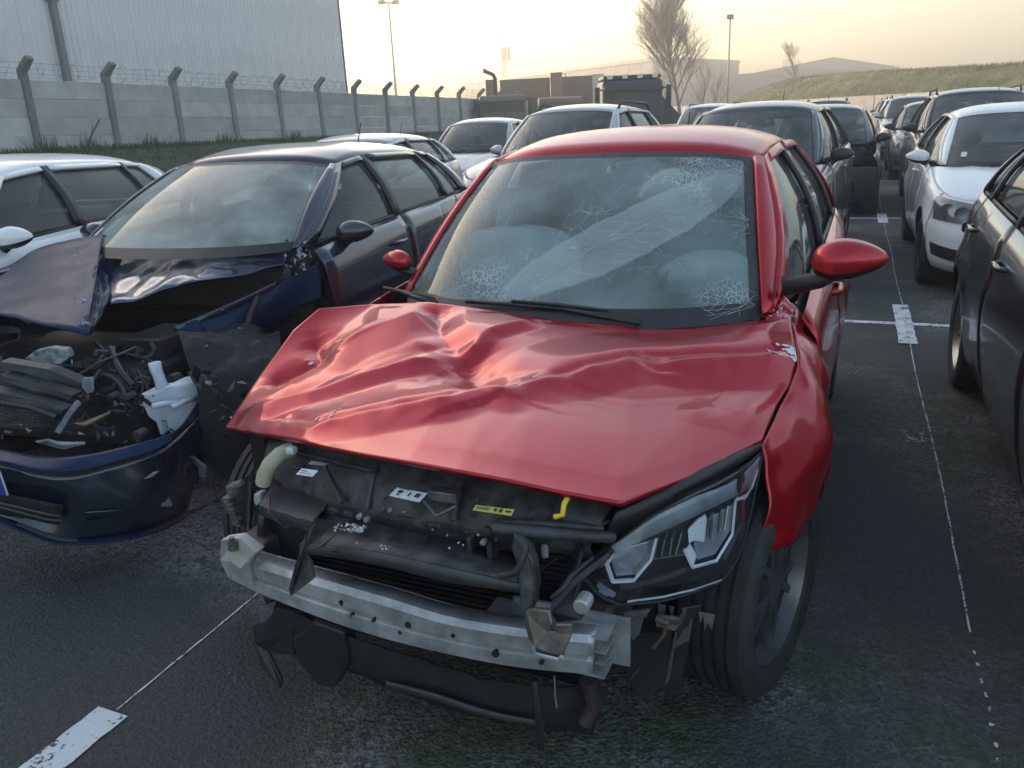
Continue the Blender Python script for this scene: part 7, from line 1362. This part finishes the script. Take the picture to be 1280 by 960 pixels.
# ---------------------------------------------------------------- trucks
def truck(name, label, px, dist, wdt, h, mat, stack=None, rot=0, cat='truck', z0=0):
    x, y = cam_dir(px, dist); par = empty(name, (x, y, 0), R(YAW+rot)); tag(par, label, cat); w2 = wdt/2
    b = MB(); b.box(-w2, w2, 0, 2.0, 1.0, h); b.build('cab', mat, par, bevel=.12)
    b = MB(); b.box(-w2+.12, w2-.12, -.03, .02, 1.9, h-.45); b.build('windscreen', M_glass, par)
    b = MB(); b.box(-w2+.05, w2-.05, -.35, -.02, h-.42, h-.28); b.build('sun_visor', M_black, par)
    for s_ in (-1, 1):
        b = MB(); b.box(s_*(w2+.22)-.1, s_*(w2+.22)+.1, -.1, .0, 1.7, 2.6); b.tube([(s_*w2, .1, 2.5), (s_*(w2+.22), -.05, 2.5)], .03, 5); b.build('wing_mirror', M_black, par)
    b = MB(); b.box(-w2, w2, -.1, .3, .45, 1.05); b.build('bumper', M_black, par, bevel=.05)
    b = MB(); b.box(-w2+.1, w2-.1, 2.2, 8.0, .8, 1.1); b.build('chassis', M_black, par)
    for yy in (.9, 5.2, 6.5):
        for s_ in (-1, 1): wheel(par, s_*(w2-.2), yy, s_, r=.5, wd=.3, rr=.28, spokes=8, twin=False, rim_mat=M_pole)
    return par
P_truckr = paint('truck_red', (.16, .035, .025), 0, .5); P_truckd = simple('truck_dark', (.035, .037, .04), .5); P_green = simple('truck_green_grey', (.13, .15, .12), .5)
t1 = truck('tow_truck', 'old green grey lorry with a bent black exhaust beyond the wall end', 628, 46, 2.5, 2.75, P_green)
b = MB(); b.tube([(-.35, 2.3, 2.6), (-.35, 2.3, 3.7), (-.45, 2.2, 3.9), (-.95, 1.7, 4.1)], .11, 8); b.build('exhaust_pipe', M_black, t1, smooth=True)
b = MB(); b.box(-.9, -.45, 2.2, 2.7, 2.6, 3.65); b.build('air_intake', P_truckr, t1, bevel=.03); 
t2 = truck('lorry', 'dark red lorry with a tall upright stack left of the pale container', 700, 49, 2.5, 2.6, P_truckr)
b = MB(); b.box(-.42, .28, 2.15, 2.6, 2.5, 4.0); b.build('stack', P_truckr, t2, bevel=.03); b = MB(); b.tube([(.3, 2.3, 3.9), (.5, 2.3, 3.9), (.5, 2.3, 3.5)], .03, 5); b.build('stack_bracket', M_black, t2)
t3 = truck('lorry', 'dark lorry cab facing the camera with a wide sun visor beside the tree', 790, 36, 2.5, 2.85, P_truckd)
b = MB(); b.box(-1.2, 1.2, .2, 1.9, 2.87, 3.05); b.build('roof_fairing', M_black, t3, bevel=.06)
for k in range(4): box_obj('roof_lamp', -1.05+k*.62, -.83+k*.62, .0, .15, 2.9, 3.06, M_lampin, t3)
b = MB(); b.box(1.28, 1.40, 2.2, 5, 1.1, 3.0); b.prism([(1.4, 1.0), (3.0, 1.0), (1.4, 2.7)], 'y', 3.2, 3.4); b.build('tail_ramp', P_truckd, t3)
x, y = cam_dir(690, 56); tr = empty('container', (x, y, 0), R(YAW-10)); tag(tr, 'dark box container with a pale end wall behind the lorries', 'container')
b = MB(); b.box(-3.4, 2.6, 0, 2.4, 1.0, 3.95); b.build('box', P_truckd, tr); b = MB(); b.box(2.61, 3.3, -.02, 2.42, .8, 4.0); b.build('end_wall', P_beige, tr)
b = MB()
for k in range(14): b.box(-3.3+k*.43, -3.22+k*.43, -.05, 0, 1.1, 3.9)
b.build('side_rib', M_black, tr)
b = MB(); b.box(-3.4, 2.6, .3, 2.1, .2, .98); b.build('base', M_black, tr)
# ---------------------------------------------------------------- haze
hz = MB(); hz.box(-305, 305, -45, 335, -1.0, 24)
m = bpy.data.materials.new('haze'); m.use_nodes = True; t = m.node_tree; t.nodes.clear(); out = t.nodes.new('ShaderNodeOutputMaterial')
pv = t.nodes.new('ShaderNodeVolumePrincipled'); pv.inputs['Color'].default_value = (.94, .90, .85, 1); pv.inputs['Density'].default_value = HAZE; pv.inputs['Anisotropy'].default_value = .5
t.links.new(pv.outputs[0], out.inputs['Volume'])
tag(hz.build('haze', m), kind='stuff')
